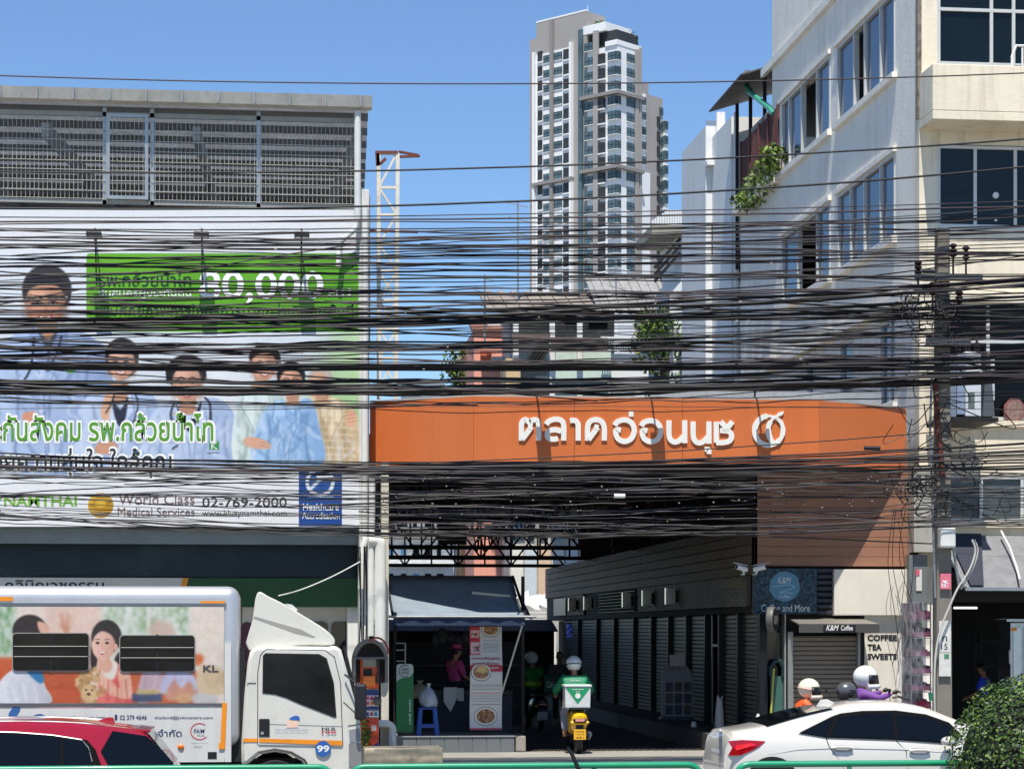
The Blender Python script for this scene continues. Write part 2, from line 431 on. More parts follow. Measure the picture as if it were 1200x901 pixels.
for i in range(9):
    v = 39.6 + i * 2.35; z = zf + (zb - zf) * (v - 39.2) / 19.8
    m.box(x0, x1 + .85 * (v - 39.2) / 19.8, v, v + 0.07, z - 0.14, z - 0.012)
m.build('purlins', M_PURL, rf)
for k, xx in enumerate((-9.2, -6.2, -3.72, -1.1, 1.75)):
    m = MB(); m.bar((xx, 39.5, zf - 0.42), (xx, 58.8, zb - 0.42), 0.14, 0.24); m.build('rafter', mat('rafter_paint', (150, 152, 152), 0.5, 0.3) if not k else bpy.data.materials['rafter_paint'], rf)
m = MB()
for k in range(3):
    xx = (-6.2, -3.72, -1.1)[k]; m = MB(); m.bar((xx, 49, 10.2), (xx, 49, 12.6), 0.14, 0.14); m.build('roof_post', M_PURL, lb)
m = MB(); m.box(x0, x1 + 1.0, 58.6, 58.75, 9.99, 13.98); m.build('rear_wall', mat('louvre_wall', (120, 116, 112), 0.6), lb)
m = MB(); g = [(38.92, zf + 0.19), (38.98, zf + 0.0), (39.2, zf - 0.01), (39.22, zf + 0.18)]
m.extr([(x0, v, z) for v, z in g], (x1 + 0.06 - x0, 0, 0)); gut = m.build('gutter', mat('gutter_metal', (212, 206, 192), 0.45, 0.15, var=0.1, streak=0.3), lb)
m = MB(); xx = x0 + 0.3
while xx < x1: m = MB(); m.box(xx, xx + 0.025, 38.905, 38.99, zf - 0.01, zf + 0.205); m.build('gutter_bracket', M_ALU, gut); xx += 0.62
m = MB(); m.cyl((1.72, 39.1, zf - 0.05), (1.72, 39.1, 9.75), 0.06, 12); m.tube([(1.72, 39.1, 9.75), (1.70, 39.1, 9.6), (1.42, 39.12, 9.35), (1.38, 39.12, 8.9)], 0.05, 10); m.build('downpipe', mat('pvc_pipe', (214, 214, 208), 0.4, var=0.06), lb, smooth=40)

# roof terrace mesh fence
fn = thing('mesh_fence', 'pale welded wire mesh fence with a gate closing the roof terrace under the metal canopy', 'fence', (-3, 39.35, 9.98))
M_WIRE = mat('wire_mesh', (196, 192, 176), 0.45, 0.3, var=0.08)
def mesh_panel(xa, xb, nm='mesh_panel'):
    m = MB(); z0, z1 = 10.04, 11.48; x = xa
    while x < xb: m.box(x - 0.0035, x + 0.0035, 39.335, 39.342, z0, z1); x += 0.075
    for zz in (10.06, 10.2, 10.38, 10.56, 10.72, 10.9, 11.08, 11.25, 11.42):
        m.box(xa, xb, 39.325, 39.333, zz - 0.005, zz + 0.005)
    for zz in (10.2, 10.72, 11.25):                    # V-bends standing forward
        x = xa
        while x < xb: m.bar((x, 39.335, zz - 0.03), (x, 39.26, zz), 0.005); m.bar((x, 39.26, zz), (x, 39.335, zz + 0.03), 0.005); x += 0.075
    return m.build(nm, M_WIRE, fn)
fx = [LX0, X(124, 39.35), X(127, 39.35), X(172, 39.35), X(177, 39.35), X(303, 39.35), X(418, 39.35)]
mesh_panel(fx[0], fx[1]); mesh_panel(fx[4], fx[5]); mesh_panel(fx[5] + 0.05, fx[6])
m = MB()
for xx in (-8.6, fx[1] - 0.02, fx[4] + 0.02, fx[5], fx[6]): m = MB(); m.box(xx - 0.035, xx + 0.035, 39.345, 39.415, 9.98, 11.66); m.build('post', M_ALU, fn)
m = MB(); m.box(LX0, LX1 - 0.2, 39.345, 39.41, 11.50, 11.58); m.box(LX0, LX1 - 0.2, 39.345, 39.41, 9.98, 10.04); m.build('rail', mat('rail_steel', (160, 160, 154), 0.55, 0.2), fn)
gate = mesh_panel(fx[2], fx[3], 'gate')
m = MB()
for xx in (fx[2], fx[3]): m.box(xx - 0.03, xx + 0.03, 39.26, 39.31, 10.05, 11.54)
for zz in (10.05, 11.48): m.box(fx[2] + .03, fx[3] - .03, 39.26, 39.31, zz, zz + 0.06)
m.build('gate_frame', M_ALU, gate)

# ================================================================== billboard
BV = 39.3
def BP(x, y): return P(x, y, BV)
bb = thing('billboard', 'large printed hospital advert of smiling doctors with a green price panel on the left building', 'billboard', (-3.5, BV, 4.3))
m = MB()
q = [BP(-110, 243.5), BP(421, 243.5), BP(421, 617.5), BP(-110, 617.5)]
zb0, zb1 = q[2].z, q[0].z
m.box(q[0].x, q[1].x, BV + 0.002, BV + 0.12, zb0, zb1); m.build('panel', mat('vinyl_white', (236, 235, 232), 0.45, var=0.02), bb)
m = MB(); 
for xx in (q[0].x + .3, -4, 0, q[1].x - .3): m = MB(); m.box(xx - 0.05, xx + 0.05, BV + 0.12, 39.998, zb0 + 0.1, zb1 - 0.1); m.build('support', DKSTEEL, bb)
y0b = lambda x: HZ - (zb1 - CH) * (HZ - 243.5) / (q[0].z - CH)
C = Canvas(-70, 246, 420.5, 617, 1.6, (238, 238, 237))
SK = (222, 172, 140)
def pface(cx, cy, rx, ry, skin=SK, hair=(34, 28, 27), turn=0.0, smile=True, glasses=False):
    m = C.ell(cx, cy, rx, ry, skin, 0.7)
    C.shade(m, cx - rx, cy, cx + rx, cy, tuple(min(255, c + 18) for c in skin), tuple(c * 0.82 for c in skin), 0.6)
    C.ell(cx - rx * 0.45, cy + ry * 0.3, rx * 0.3, ry * 0.2, (232, 160, 138), 1.6, 0.5); C.ell(cx + rx * 0.5, cy + ry * 0.3, rx * 0.3, ry * 0.2, (226, 150, 128), 1.6, 0.5)
    C.ell(cx - rx * .3, cy - ry * .45, rx * .45, ry * .28, tuple(min(255, c + 30) for c in skin), 3, .55); C.ell(cx + rx * .1, cy + ry * .85, rx * .5, ry * .22, tuple(c * .8 for c in skin), 2.5, .6); C.ell(cx - rx * .9, cy + ry * .2, rx * .22, ry * .7, tuple(c * .78 for c in skin), 2, .5); C.ell(cx + rx * .92, cy + ry * .2, rx * .25, ry * .7, tuple(c * .72 for c in skin), 2, .6)
    for sx in (-1, 1):
        C.ell(cx + rx * (.4 * sx + turn), cy - ry * .06, rx * .26, ry * .14, tuple(c * .84 for c in skin), 1.6, .6)
        ex = cx + rx * (0.4 * sx + turn)
        C.ell(ex, cy - ry * 0.02, rx * 0.17, ry * 0.065, (250, 245, 240), 0.4); C.ell(ex, cy - ry * 0.02, rx * 0.09, ry * 0.08, (40, 26, 22), 0.4)
        C.line([(ex - rx * 0.22, cy - ry * 0.02), (ex, cy - ry * 0.11), (ex + rx * 0.22, cy - ry * 0.01)], rx * 0.07, (45, 30, 26), 0.4)
        C.line([(ex - rx * 0.25, cy - ry * 0.2), (ex, cy - ry * 0.29), (ex + rx * 0.25, cy - ry * 0.2)], rx * 0.09, (62, 44, 38), 0.5)
    nx_ = cx + rx * turn * 1.3
    C.line([(nx_, cy), (nx_ + rx * .03, cy + ry * 0.22), (nx_ + rx * 0.12, cy + ry * 0.29)], rx * 0.09, tuple(c * 0.8 for c in skin), 0.8, 0.7)
    C.ell(nx_ - rx * .1, cy + ry * 0.31, rx * .05, ry * .03, tuple(c * 0.6 for c in skin), .5); C.ell(nx_ + rx * .1, cy + ry * 0.31, rx * .05, ry * .03, tuple(c * 0.6 for c in skin), .5)
    my = cy + ry * 0.55
    C.poly([(nx_ - rx * 0.38, my - ry * .05), (nx_, my + ry * .02), (nx_ + rx * 0.38, my - ry * .05), (nx_ + rx * .22, my + ry * .14), (nx_, my + ry * .19), (nx_ - rx * .22, my + ry * .14)], (186, 84, 80), 0.5)
    if smile: C.poly([(nx_ - rx * 0.28, my - ry * .015), (nx_, my + ry * .045), (nx_ + rx * 0.28, my - ry * .015), (nx_ + rx * .15, my + ry * .09), (nx_ - rx * .15, my + ry * .09)], (252, 248, 244), 0.3)
def neck(cx, cy, w_, h_, skin=SK):
    m = C.poly([(cx - w_, cy - h_), (cx + w_, cy - h_), (cx + w_ * 1.1, cy + h_ * .6), (cx + w_ * 2.0, cy + h_), (cx - w_ * 2.0, cy + h_), (cx - w_ * 1.1, cy + h_ * .6)], tuple(c * 0.88 for c in skin), 0.8)
    C.ell(cx, cy - h_ * 0.7, w_ * 1.2, h_ * 0.5, tuple(c * 0.68 for c in skin), 2, 0.7)
def coat(pts, cx, top, bot, col=(192, 208, 236), dk=(150, 176, 220)):
    m = C.poly(pts, col, 0.8)
    xs = [p[0] for p in pts]; C.shade(m, min(xs), 0, max(xs), 0, tuple(min(255, c + 26) for c in col), dk, 0.55)
    r = random.Random(int(cx)); C.grain(m, 3, 4, int(cx) % 97)
    w_x = max(xs) - min(xs)
    for fx_ in (.2, .8):
        t = C.img.copy(); x_ = min(xs) + w_x * fx_; C.line([(x_, top + 16), (x_ + (3 if fx_ < .5 else -3), (top + bot) / 2), (x_ + (-2 if fx_ < .5 else 2), bot)], 2.6, tuple(c * .82 for c in dk), 1.0, .75); C.img = t * (1 - m[..., None]) + C.img * m[..., None]
    for sg_ in (-1, 1):
        t = C.img.copy(); C.poly([(cx + sg_ * 3, top + 2), (cx + sg_ * 14, top), (cx + sg_ * 17, top + 22), (cx + sg_ * 4, top + 46)], tuple(min(255, c + 18) for c in col), .5, .9); C.line([(cx + sg_ * 14, top), (cx + sg_ * 17, top + 22), (cx + sg_ * 4, top + 46), (cx + sg_, bot)], 1.1, tuple(c * .8 for c in dk), .5, .9, False); C.img = t * (1 - m[..., None]) + C.img * m[..., None]
    for i in range(34):
        xx = r.uniform(min(xs), max(xs)); yy = r.uniform(top + 10, bot); ln = r.uniform(10, 34)
        t = C.img.copy(); C.line([(xx, yy), (xx + r.uniform(-10, 10), yy + ln * .5), (xx + r.uniform(-14, 14), yy + ln)], r.uniform(1.4, 4), tuple(c * .93 for c in dk) if i % 3 else (222, 232, 248), 1.5, 0.62)
        C.img = t * (1 - m[..., None]) + C.img * m[..., None]
    return m
# soft interior background behind the people
full = np.ones((C.h, C.w))
bgm = C.rect(-75, 296, 425, 545, (226, 231, 236), 2); C.shade(bgm, 0, 300, 0, 545, (232, 236, 240), (214, 226, 236), 0.8)
C.ell(430, 500, 62, 120, (150, 200, 118), 18, 0.85); C.ell(425, 430, 40, 60, (196, 222, 178), 14, 0.7)
C.ell(262, 440, 24, 90, (244, 246, 248), 10, 0.6); C.ell(110, 400, 30, 70, (240, 244, 248), 10, 0.6)
C.rect(-75, 541, 425, 620, (238, 239, 240), 1.5)
# green panel
C.poly(rrect(101, 297, 420, 389, 5), (104, 178, 28), 0.3, 1, False)
gm = C.mask(rrect(101, 297, 420, 389, 5), False, .3); C.shade(gm, 101, 297, 420, 389, (112, 184, 36), (92, 166, 22), .8)
# left edge person in cream
m_ = coat([(-70, 470), (-30, 448), (4, 456), (24, 486), (60, 494), (62, 524), (30, 545), (-70, 545)], -20, 460, 545, (238, 236, 214), (206, 200, 170))
C.poly([(-10, 522), (40, 514), (58, 520), (48, 536), (0, 545), (-20, 545)], (226, 160, 116), 0.8)
# doctor one (tall, at the left)
coat([(-8, 424), (8, 398), (38, 384), (58, 398), (78, 384), (108, 396), (128, 424), (132, 545), (-10, 545)], 55, 400, 545, (178, 198, 228), (134, 156, 200))
neck(56, 384, 10, 14, (214, 160, 126)); C.poly([(44, 384), (56, 400), (68, 384), (64, 420), (56, 436), (48, 420)], (92, 96, 110), 0.6)
C.poly([(40, 384), (56, 416), (48, 432), (34, 400)], (150, 172, 212), .5); C.poly([(72, 384), (58, 416), (64, 432), (80, 398)], (146, 168, 208), .5)
C.ell(55, 340, 29, 30, (52, 46, 50), 0.8); C.ell(55, 346, 27, 24, (40, 34, 36), 0.8)
pface(53, 356, 23, 27, (218, 158, 122)); C.poly([(28, 350), (30, 330), (50, 326), (74, 332), (82, 352), (78, 340), (56, 333), (36, 338)], (44, 38, 40), 0.8)
C.line([(26, 362), (26, 374)], 1, (190, 190, 190)); C.line([(76, 360), (80, 366), (76, 372), (73, 366), (76, 360)], 0.9, (170, 170, 175))
C.line([(40, 396), (36, 430), (26, 448), (6, 462)], 2.2, (30, 34, 44)); C.line([(72, 394), (66, 416), (55, 432)], 1.8, (30, 34, 44))
for by in (440, 462, 482): C.ell(48, by, 2.2, 2.2, (214, 222, 240), .4)
C.rect(78, 430, 88, 437, (96, 160, 90), .4)
C.poly([(26, 486), (36, 482), (46, 486), (44, 496), (30, 498)], (226, 160, 128), .8)
# doctor two (hand on chin)
coat([(88, 520), (94, 476), (116, 458), (140, 468), (162, 456), (184, 470), (194, 520), (194, 545), (88, 545)], 140, 460, 545)
neck(141, 460, 8, 12); C.poly([(131, 466), (141, 480), (150, 464), (147, 490), (141, 500), (135, 490)], (46, 50, 70), .6)
C.ell(143, 416, 19.5, 20, (34, 26, 28), .8); C.ell(143, 424, 19, 20, (38, 30, 30), .8); pface(142, 425, 15.5, 19.5, (228, 176, 146), turn=-0.03)
C.poly([(125, 418), (128, 404), (142, 398), (156, 404), (161, 420), (154, 412), (142, 407), (130, 411)], (36, 28, 30), .7)
C.poly([(118, 486), (122, 466), (128, 452), (140, 446), (142, 452), (134, 460), (130, 478), (126, 494)], (232, 184, 150), .7)
for k in range(3): C.line([(129 + k * 1.5, 450 + k * 3.2), (141, 448 + k * 3.4)], .7, (190, 130, 104), .4, .7)
C.line([(134, 462), (130, 474), (124, 484)], 1.4, (30, 34, 44)); C.line([(158, 460), (162, 474), (158, 490), (157, 494)], 1.5, (30, 34, 44)); C.ell(157, 497, 4, 4, (60, 64, 72), .4); C.ell(157, 497, 2.2, 2.2, (190, 195, 205), .4)
C.poly([(112, 530), (116, 518), (130, 516), (138, 524), (132, 532)], (214, 158, 130), .8)
# doctor three
coat([(164, 530), (178, 486), (204, 470), (224, 480), (246, 466), (270, 478), (288, 520), (292, 545), (160, 545)], 225, 472, 545)
neck(220, 472, 9, 13, (220, 166, 136)); C.poly([(206, 472), (220, 496), (236, 470), (232, 490), (222, 506), (212, 490)], (34, 34, 52), .6)
C.ell(218, 437, 23.5, 20, (28, 24, 28), .8); pface(219, 449, 16.5, 23, (224, 172, 144))
C.poly([(196, 450), (196, 430), (208, 418), (224, 416), (238, 424), (242, 446), (236, 434), (222, 429), (206, 434)], (30, 26, 30), .8)
C.line([(204, 472), (200, 486), (204, 500)], 2.1, (26, 28, 38)); C.line([(240, 466), (246, 474), (247, 500), (247, 516)], 2.1, (26, 28, 38)); C.line([(202, 526), (208, 522)], 2, (40, 44, 60))
C.rect(245, 516.5, 257, 527, (64, 150, 84), .3); C.line([(248, 518), (248, 526)], 1.2, (235, 240, 235), .3); C.line([(254, 518), (249, 522), (254, 526)], 1.2, (235, 240, 235), .3); C.line([(243, 531), (257, 530)], 1.2, (60, 70, 90), .3, .8)
# couple and friend at the right
coat([(276, 545), (276, 480), (290, 452), (318, 446), (334, 470), (332, 545)], 300, 455, 545, (216, 230, 226), (172, 196, 192)); C.line([(332, 470), (334, 500), (331, 540)], 3, (150, 176, 176), 1.6, .8)
neck(306, 444, 7, 9); C.ell(310, 419, 18, 16, (56, 38, 34), .8); pface(309, 428, 14, 17.5, (224, 168, 138), turn=0.08)
C.poly([(293, 420), (298, 408), (312, 404), (326, 412), (329, 428), (322, 416), (308, 413)], (58, 40, 36), .7); C.ell(293, 428, 3, 5, (214, 156, 128), .6)
coat([(350, 545), (352, 486), (366, 464), (390, 466), (410, 476), (420, 500), (420, 545)], 385, 466, 545, (230, 210, 176), (196, 168, 126))
for k in range(9): C.line([(352 + k * 8, 476), (350 + k * 8.4, 544)], 1.3, (196, 166, 128), .5, .5); C.line([(352, 474 + k * 8), (418, 478 + k * 8)], 1.3, (250, 238, 216), .5, .6)
C.line([(372, 472), (377, 500), (378, 544)], 3.5, (150, 130, 100), 1.6, .7)
neck(378, 464, 6, 8); C.ell(376, 446, 15, 17, (196, 182, 170), .8); pface(374, 452, 12, 15, (226, 172, 138), turn=-0.1)
coat([(298, 545), (304, 492), (324, 470), (342, 474), (364, 468), (374, 500), (376, 545)], 336, 470, 545, (166, 200, 236), (116, 160, 212))
neck(343, 466, 6.5, 9); C.ell(341, 440, 16.5, 16.5, (24, 22, 26), .8); pface(341, 448, 13, 17.5, (222, 166, 136)); C.poly([(326, 446), (328, 430), (340, 424), (354, 430), (357, 446), (350, 436), (340, 433), (331, 437)], (26, 24, 28), .7)
C.poly([(330, 470), (342, 484), (356, 468), (352, 480), (342, 494), (334, 482)], (146, 184, 228), .6); C.line([(346, 476), (347, 500)], 1, (110, 140, 190)); 
C.poly([(404, 488), (412, 480), (418, 486), (416, 498), (408, 500)], (232, 180, 150), .6)
for k in range(3): C.line([(405 + k * .8, 487 + k * 4), (417, 485 + k * 4)], .7, (180, 120, 100), .3, .8)
C.poly([(288, 522), (286, 514), (298, 512), (314, 518), (317, 525), (302, 526)], (228, 178, 150), .8)
for k in range(3): C.line([(304, 514 + k * 4), (316, 517 + k * 3.4)], .7, (180, 120, 100), .3, .8)
# gold seal and blue badge of the foot strip
g_ = C.ell(118, 592, 15, 15, (206, 158, 34), .3); C.shade(g_, 104, 580, 132, 606, (236, 196, 72), (168, 120, 20), .8); C.line([(106, 592), (130, 588)], 2.4, (150, 104, 20)); C.ell(118, 592, 10.5, 10.5, (186, 138, 26), .3, .6); C.ell(118, 590, 6, 5, (222, 180, 60), .6)
C.rect(350, 547, 401, 617, (26, 74, 150), .2); C.ell(375, 565, 17, 17, (226, 232, 240), .3); C.ell(375, 565, 13, 13, (36, 86, 160), .3); C.line([(363, 574), (375, 562), (388, 556)], 4, (226, 232, 240)); C.ell(375, 558, 4, 3.4, (226, 232, 240), .3); C.line([(360, 582), (390, 582)], 1.2, (226, 232, 240))
C.grain(bgm, 2.0, 7, 5); C.grain(full, 1.6, 0.75, 3)
PRN = attr_mat('printed_vinyl', 0.45, 0.86)
pic = C.build('printed_picture', BP, PRN, bb, (0, -0.004, 0))
K = {'dk': (22, 60, 34), 'wh': (244, 244, 240), 'gr': (86, 152, 40), 'nv': (34, 50, 58), 'br': (120, 96, 92), 'bk': (44, 44, 46), 'lg': (120, 178, 60)}
cols = list(K); mi = {c: i for i, c in enumerate(cols)}; TM = [paint(K[c], 0.5, 0.02) for c in cols]
L1 = Vector((0, -0.010, 0)); L2 = Vector((0, -0.007, 0))
def LTX(*a, **k): m = MB(); m.text(*a, **k); m.build('lettering', TM, bb)
LTX('รพ.กล้วยน้ำไท', BP, 115, 318, 224, 336, mi['dk'], 0.008, push=L1)
LTX('รับสมัครผู้ประกันตน', BP, 116, 338, 224, 350, mi['wh'], 0.01, push=L1)
LTX('80,000', BP, 233, 317.5, 379, 356, mi['wh'], 0.018, push=L1)
LTX('คน', BP, 385, 338, 411, 348, mi['wh'], 0.012, push=L1)
LTX('เพิ่มศักยภาพการให้บริการมากกว่าเดิมทุกพื้นที่', BP, 113, 356, 414, 374, mi['dk'], 0.006, push=L1)
for b_, c_, ps in ((0.075, 'wh', L2), (0.012, 'gr', L1)):
    g = 0 if b_ < 0.05 else 2.6
    LTX('ประกันสังคม รพ.กล้วยน้ำไท', BP, -34 - g, 484 - g, 250 + g, 517 + g, mi[c_], b_, push=ps)
    LTX('ดูแลด้วยความอุ่นใจ ใกล้คุณ', BP, -66 - g, 525 - g, 201 + g, 560 + g, mi['nv' if c_ == 'gr' else 'wh'], b_, push=ps)
LTX('KLUAYNAMTHAI', BP, -56, 580.5, 90, 593, mi['lg'], 0.02, push=L1)
LTX('โรงพยาบาลกล้วยน้ำไท', BP, -56, 597, 5, 606, mi['br'], 0.0, push=L1)
LTX('World Class', BP, 139, 578.5, 228, 591, mi['br'], 0.0, push=L1)
LTX('Medical Services', BP, 138, 594.5, 228, 604.5, mi['br'], 0.0, push=L1)
LTX('02-769-2000', BP, 237, 582.5, 336, 594, mi['bk'], 0.006, push=L1)
LTX('www.kluaynamthai.com', BP, 237, 597.5, 336, 606.5, mi['bk'], 0.0, push=L1)
LTX('Healthcare', BP, 355, 590, 397, 598, mi['wh'], 0.01, push=L1); LTX('Accreditation', BP, 354, 600, 398, 608, mi['wh'], 0.01, push=L1)

# floodlights over the billboard
M_LAMP = mat('lamp_housing', (58, 58, 60), 0.5, 0.4)
for k, (px, lab) in enumerate(((113, 'first'), (237, 'second'), (353, 'third'))):
    b = P(px, 283, BV); 
    t = thing('floodlight', ('grey floodlight on a bent arm above the left end of the green advert panel', 'grey floodlight on a bent arm above the 8 of the big white 80,000', 'grey floodlight on a bent arm above the right end of the white 80,000')[k], 'floodlight', (b.x, BV, b.z), 'floodlights above the billboard')
    m = MB(); m.tube([(b.x, BV - 0.01, zb1 - 0.55), (b.x, BV - 0.35, b.z + 0.16), (b.x, BV - 0.56, b.z + 0.05)], 0.016, 6); m.tube([(b.x, BV - 0.012, b.z - 0.75), (b.x, BV - 0.2, b.z - 0.1), (b.x, BV - 0.5, b.z)], 0.014, 6); m.build('arm', M_LAMP, t)
    m = MB(); m.box(b.x - 0.13, b.x + 0.13, BV - 0.68, BV - 0.40, b.z - 0.03, b.z + 0.06); m.build('lamp_head', M_LAMP, t, bevel=0.015)
    m = MB(); m.box(b.x - 0.11, b.x + 0.11, BV - 0.66, BV - 0.42, b.z - 0.036, b.z - 0.031); m.build('lens', GLASS, t)

# ================================================================== dark awning, clinic signboard
aw = thing('dark_awning', 'long dark teal canvas awning under the hospital advert', 'awning', (-3.5, 39.7, 3.4))
m = MB(); r_ = random.Random(3)
ax0, ax1 = LX0, X(421, 39.7); n = 70
rows = [(4.36, 39.95), (4.1, 39.92), (3.9, 39.90), (3.7, 39.9), (3.55, 39.9), (3.43, 39.9)]
o = 0
for i in range(n + 1):
    x = ax0 + (ax1 - ax0) * i / n
    for j, (z, v) in enumerate(rows): m.v.append(Vector((x, v + 0.03 * noise.noise((x * 1.3, z * 3, 1)) * (j > 0), z + (0.05 * noise.noise((x * .7, 2, z)) if j == 5 else 0))))
for i in range(n):
    for j in range(len(rows) - 1):
        a = i * 6 + j; m.f.append([a, a + 1, a + 7, a + 6]); m.m.append(0)
cv = m.build('canvas', mat('dark_canvas', (30, 46, 54), 0.65, var=0.25, scale=1.2, blotch=0.25, bcol=(70, 84, 88)), aw, smooth=60)
sd = cv.modifiers.new('Thick', 'SOLIDIFY'); sd.thickness = 0.01
m = MB(); m.box(ax0, ax1, 39.70, 39.80, 4.05, 4.33); m.build('valance', mat('clear_sheet', (126, 138, 142), 0.3, var=0.2, scale=1.0), aw)
cs = thing('clinic_signboard', 'dark green and cream signboard with Thai lettering and an orange slash above the truck', 'sign', (-3.5, 39.9, 2.9))
SV = 39.88
def SP(x, y): return P(x, y, SV)
zt, zbm = Z(200, 677, SV), Z(200, 711, SV)
m = MB(); m.box(LX0, X(420, SV), SV + 0.002, SV + 0.12, zbm, zt); m.build('board', mat('sign_green', (8, 70, 22), 0.4, var=0.05), cs)
m = MB(); m.extr([(LX0, SV - 0.004, zbm), (X(206, SV), SV - 0.004, zbm), (X(214, SV), SV - 0.004, zt), (LX0, SV - 0.004, zt)], (0, 0.004, 0)); m.build('cream_panel', paint((206, 202, 190)), cs)
m = MB(); m.extr([(X(206, SV), SV - 0.008, zbm), (X(214, SV), SV - 0.008, zt), (X(221, SV), SV - 0.008, zt), (X(213, SV), SV - 0.008, zbm)], (0, 0.004, 0)); m.build('orange_slash', paint((232, 146, 30)), cs)
m = MB(); m.text('คลินิกเวชกรรม', SP, 6, 679.5, 122, 693, 0, 0.015, push=Vector((0, -0.008, 0))); m.build('lettering', paint((44, 42, 44)), cs)
# ================================================================== orange market sign
M_ORA = mat('orange_cladding', (206, 112, 58), 0.42, var=0.05, scale=0.5, streak=0.28, scol=(176, 88, 44), stretch=(3, 3, .25), bump=.05, bscale=2.5, rvar=.12)
SGV = 38.7
sg = thing('market_sign', 'big orange fascia sign with white Thai lettering and an apple emblem over the market', 'sign', (P(760, 540, SGV).x, SGV, 5.5))
def G(x, y): return P(x, y, SGV)
zT, zB = 6.62, 5.48
A_, B_, C_, D_ = P(433.5, 500, 39.99), G(555, 500), G(960, 500), P(1062, 500, 39.99)
def fascia(p, q, nm):
    m = MB(); d = (q - p); d.z = 0; nrm = Vector((d.y, -d.x, 0)).normalized()
    a, b = Vector((p.x, p.y, 0)), Vector((q.x, q.y, 0)); i = -nrm * 0.1
    if i.y < 0: i = -i
    m.hexa([a + Vector((0, 0, zB)), b + Vector((0, 0, zB)), b + i + Vector((0, 0, zB)), a + i + Vector((0, 0, zB)),
            a + Vector((0, 0, zT)), b + Vector((0, 0, zT)), b + i + Vector((0, 0, zT)), a + i + Vector((0, 0, zT))])
    return m.build(nm, M_ORA, sg)
fascia(A_, B_ - Vector((0.004, 0, 0)), 'side_panel'); fascia(C_ + Vector((0.004, 0, 0)), D_, 'side_panel')
seam = [555, 673, 800, 960]
for a, b in zip(seam[:-1], seam[1:]):
    m = MB(); m.box(G(a, 500).x + 0.004, G(b, 500).x - 0.004, SGV, SGV + 0.1, zB, zT); m.build('front_panel', M_ORA, sg)
m = MB(); m.extr([(A_.x, 39.95, zT + 0.003), (B_.x, SGV + .02, zT + 0.003), (C_.x, SGV + .02, zT + 0.003), (D_.x, 39.95, zT + 0.003)], (0, 0, 0.03)); m.build('cap', mat('sign_cap', (170, 168, 162), 0.5), sg)
m = MB(); m.extr([(A_.x + .2, 39.9, zB + 0.02), (B_.x, SGV + .13, zB + 0.02), (C_.x, SGV + .13, zB + 0.02), (D_.x - .2, 39.9, zB + 0.02)], (0, 0, 0.03)); m.build('soffit', DKSTEEL, sg)
LT = 0.03
def q(x, y): return (600 + x / 6, 460 + y / 6)          # crop one coordinates
def q2(x, y): return (780 + x / 6, 460 + y / 6)
W1 = 6.1
glyphs = {
 'to_tao': [[q(65, 338), q(65, 250), q(68, 212), q(90, 190), q(113, 203), q(126, 212), q(142, 194), q(168, 194), q(185, 218), q(186, 338)],
            [q(70, 330), q(100, 290), q(136, 240)], [q(142, 243), q(110, 238)]],
 'lo_ling': [[q(240, 225), q(258, 202), q(300, 188), q(345, 196), q(362, 232), q(362, 338)], [q(345, 272), q(300, 262), q(258, 270), q(246, 300), q(262, 324), q(296, 328), q(322, 322)]],
 'sara_aa': [[q(406, 198), q(438, 196), q(460, 214), q(464, 250), q(464, 338)]],
 'do_dek': [[q(530, 338), q(530, 250), q(545, 206), q(588, 190), q(630, 206), q(647, 250), q(647, 338)], [q(536, 332), q(570, 286), q(600, 246)], [q(606, 248), q(576, 240)]],
 'o_ang': [[q(722, 232), q(740, 206), q(790, 192), q(838, 212), q(858, 266), q(838, 322), q(790, 344), q(744, 324), q(728, 284), q(734, 262), q(764, 264)]],
 'mai_ek': [[q(836, 133), q(836, 170)]],
 'o_ang2': [[q(908, 236), q(926, 210), q(976, 198), q(1024, 218), q(1044, 272), q(1024, 326), q(976, 346), q(930, 326), q(914, 288), q(920, 266), q(950, 270)]],
}
# the two n letters and the last letter are traced from the second crop
def nn(x0, x1, top, bot):
    return [q2(x0, top), q2(x0, bot - 60), q2(x0 + 12, bot - 20), q2(x0 + 40, bot - 4), q2(x0 + 72, bot - 14), q2(x1 - 6, bot - 46)]
def stem(x1, top, bot): return [q2(x1, top), q2(x1, (top + bot) / 2), q2(x1, bot + 8)]
glyphs['no_nu_second'] = [nn(192, 302, 204, 358), stem(302, 204, 352)]
glyphs['sara_u'] = [[q2(272, 400), q2(302, 400), q2(302, 432)]]
glyphs['cho_chang'] = [[q2(354, 206), q2(354, 300), q2(356, 352)], [q2(354, 352), q2(400, 352), q2(446, 340), q2(462, 306), q2(446, 276), q2(410, 268), q2(380, 268)], [q2(412, 268), q2(440, 238), q2(468, 204)], [q2(384, 204), q2(410, 234), q2(420, 262)]]
glyphs['no_nu'] = [nn(22, 132, 196, 352), stem(132, 196, 348)]
M_LET = mat('sign_letter', (236, 236, 230), 0.4, var=0.02)
for nm, ss in glyphs.items():
    m = MB()
    for k, s_ in enumerate(ss):
        stroke(m, s_, W1 if nm not in ('mai_ek', 'sara_u') else 5.4, G, LT, 0, 0.002 + k * 0.003 if k else 0.001, smooth=nm not in ('mai_ek',))
    m.build('sign_letter', M_LET, sg)
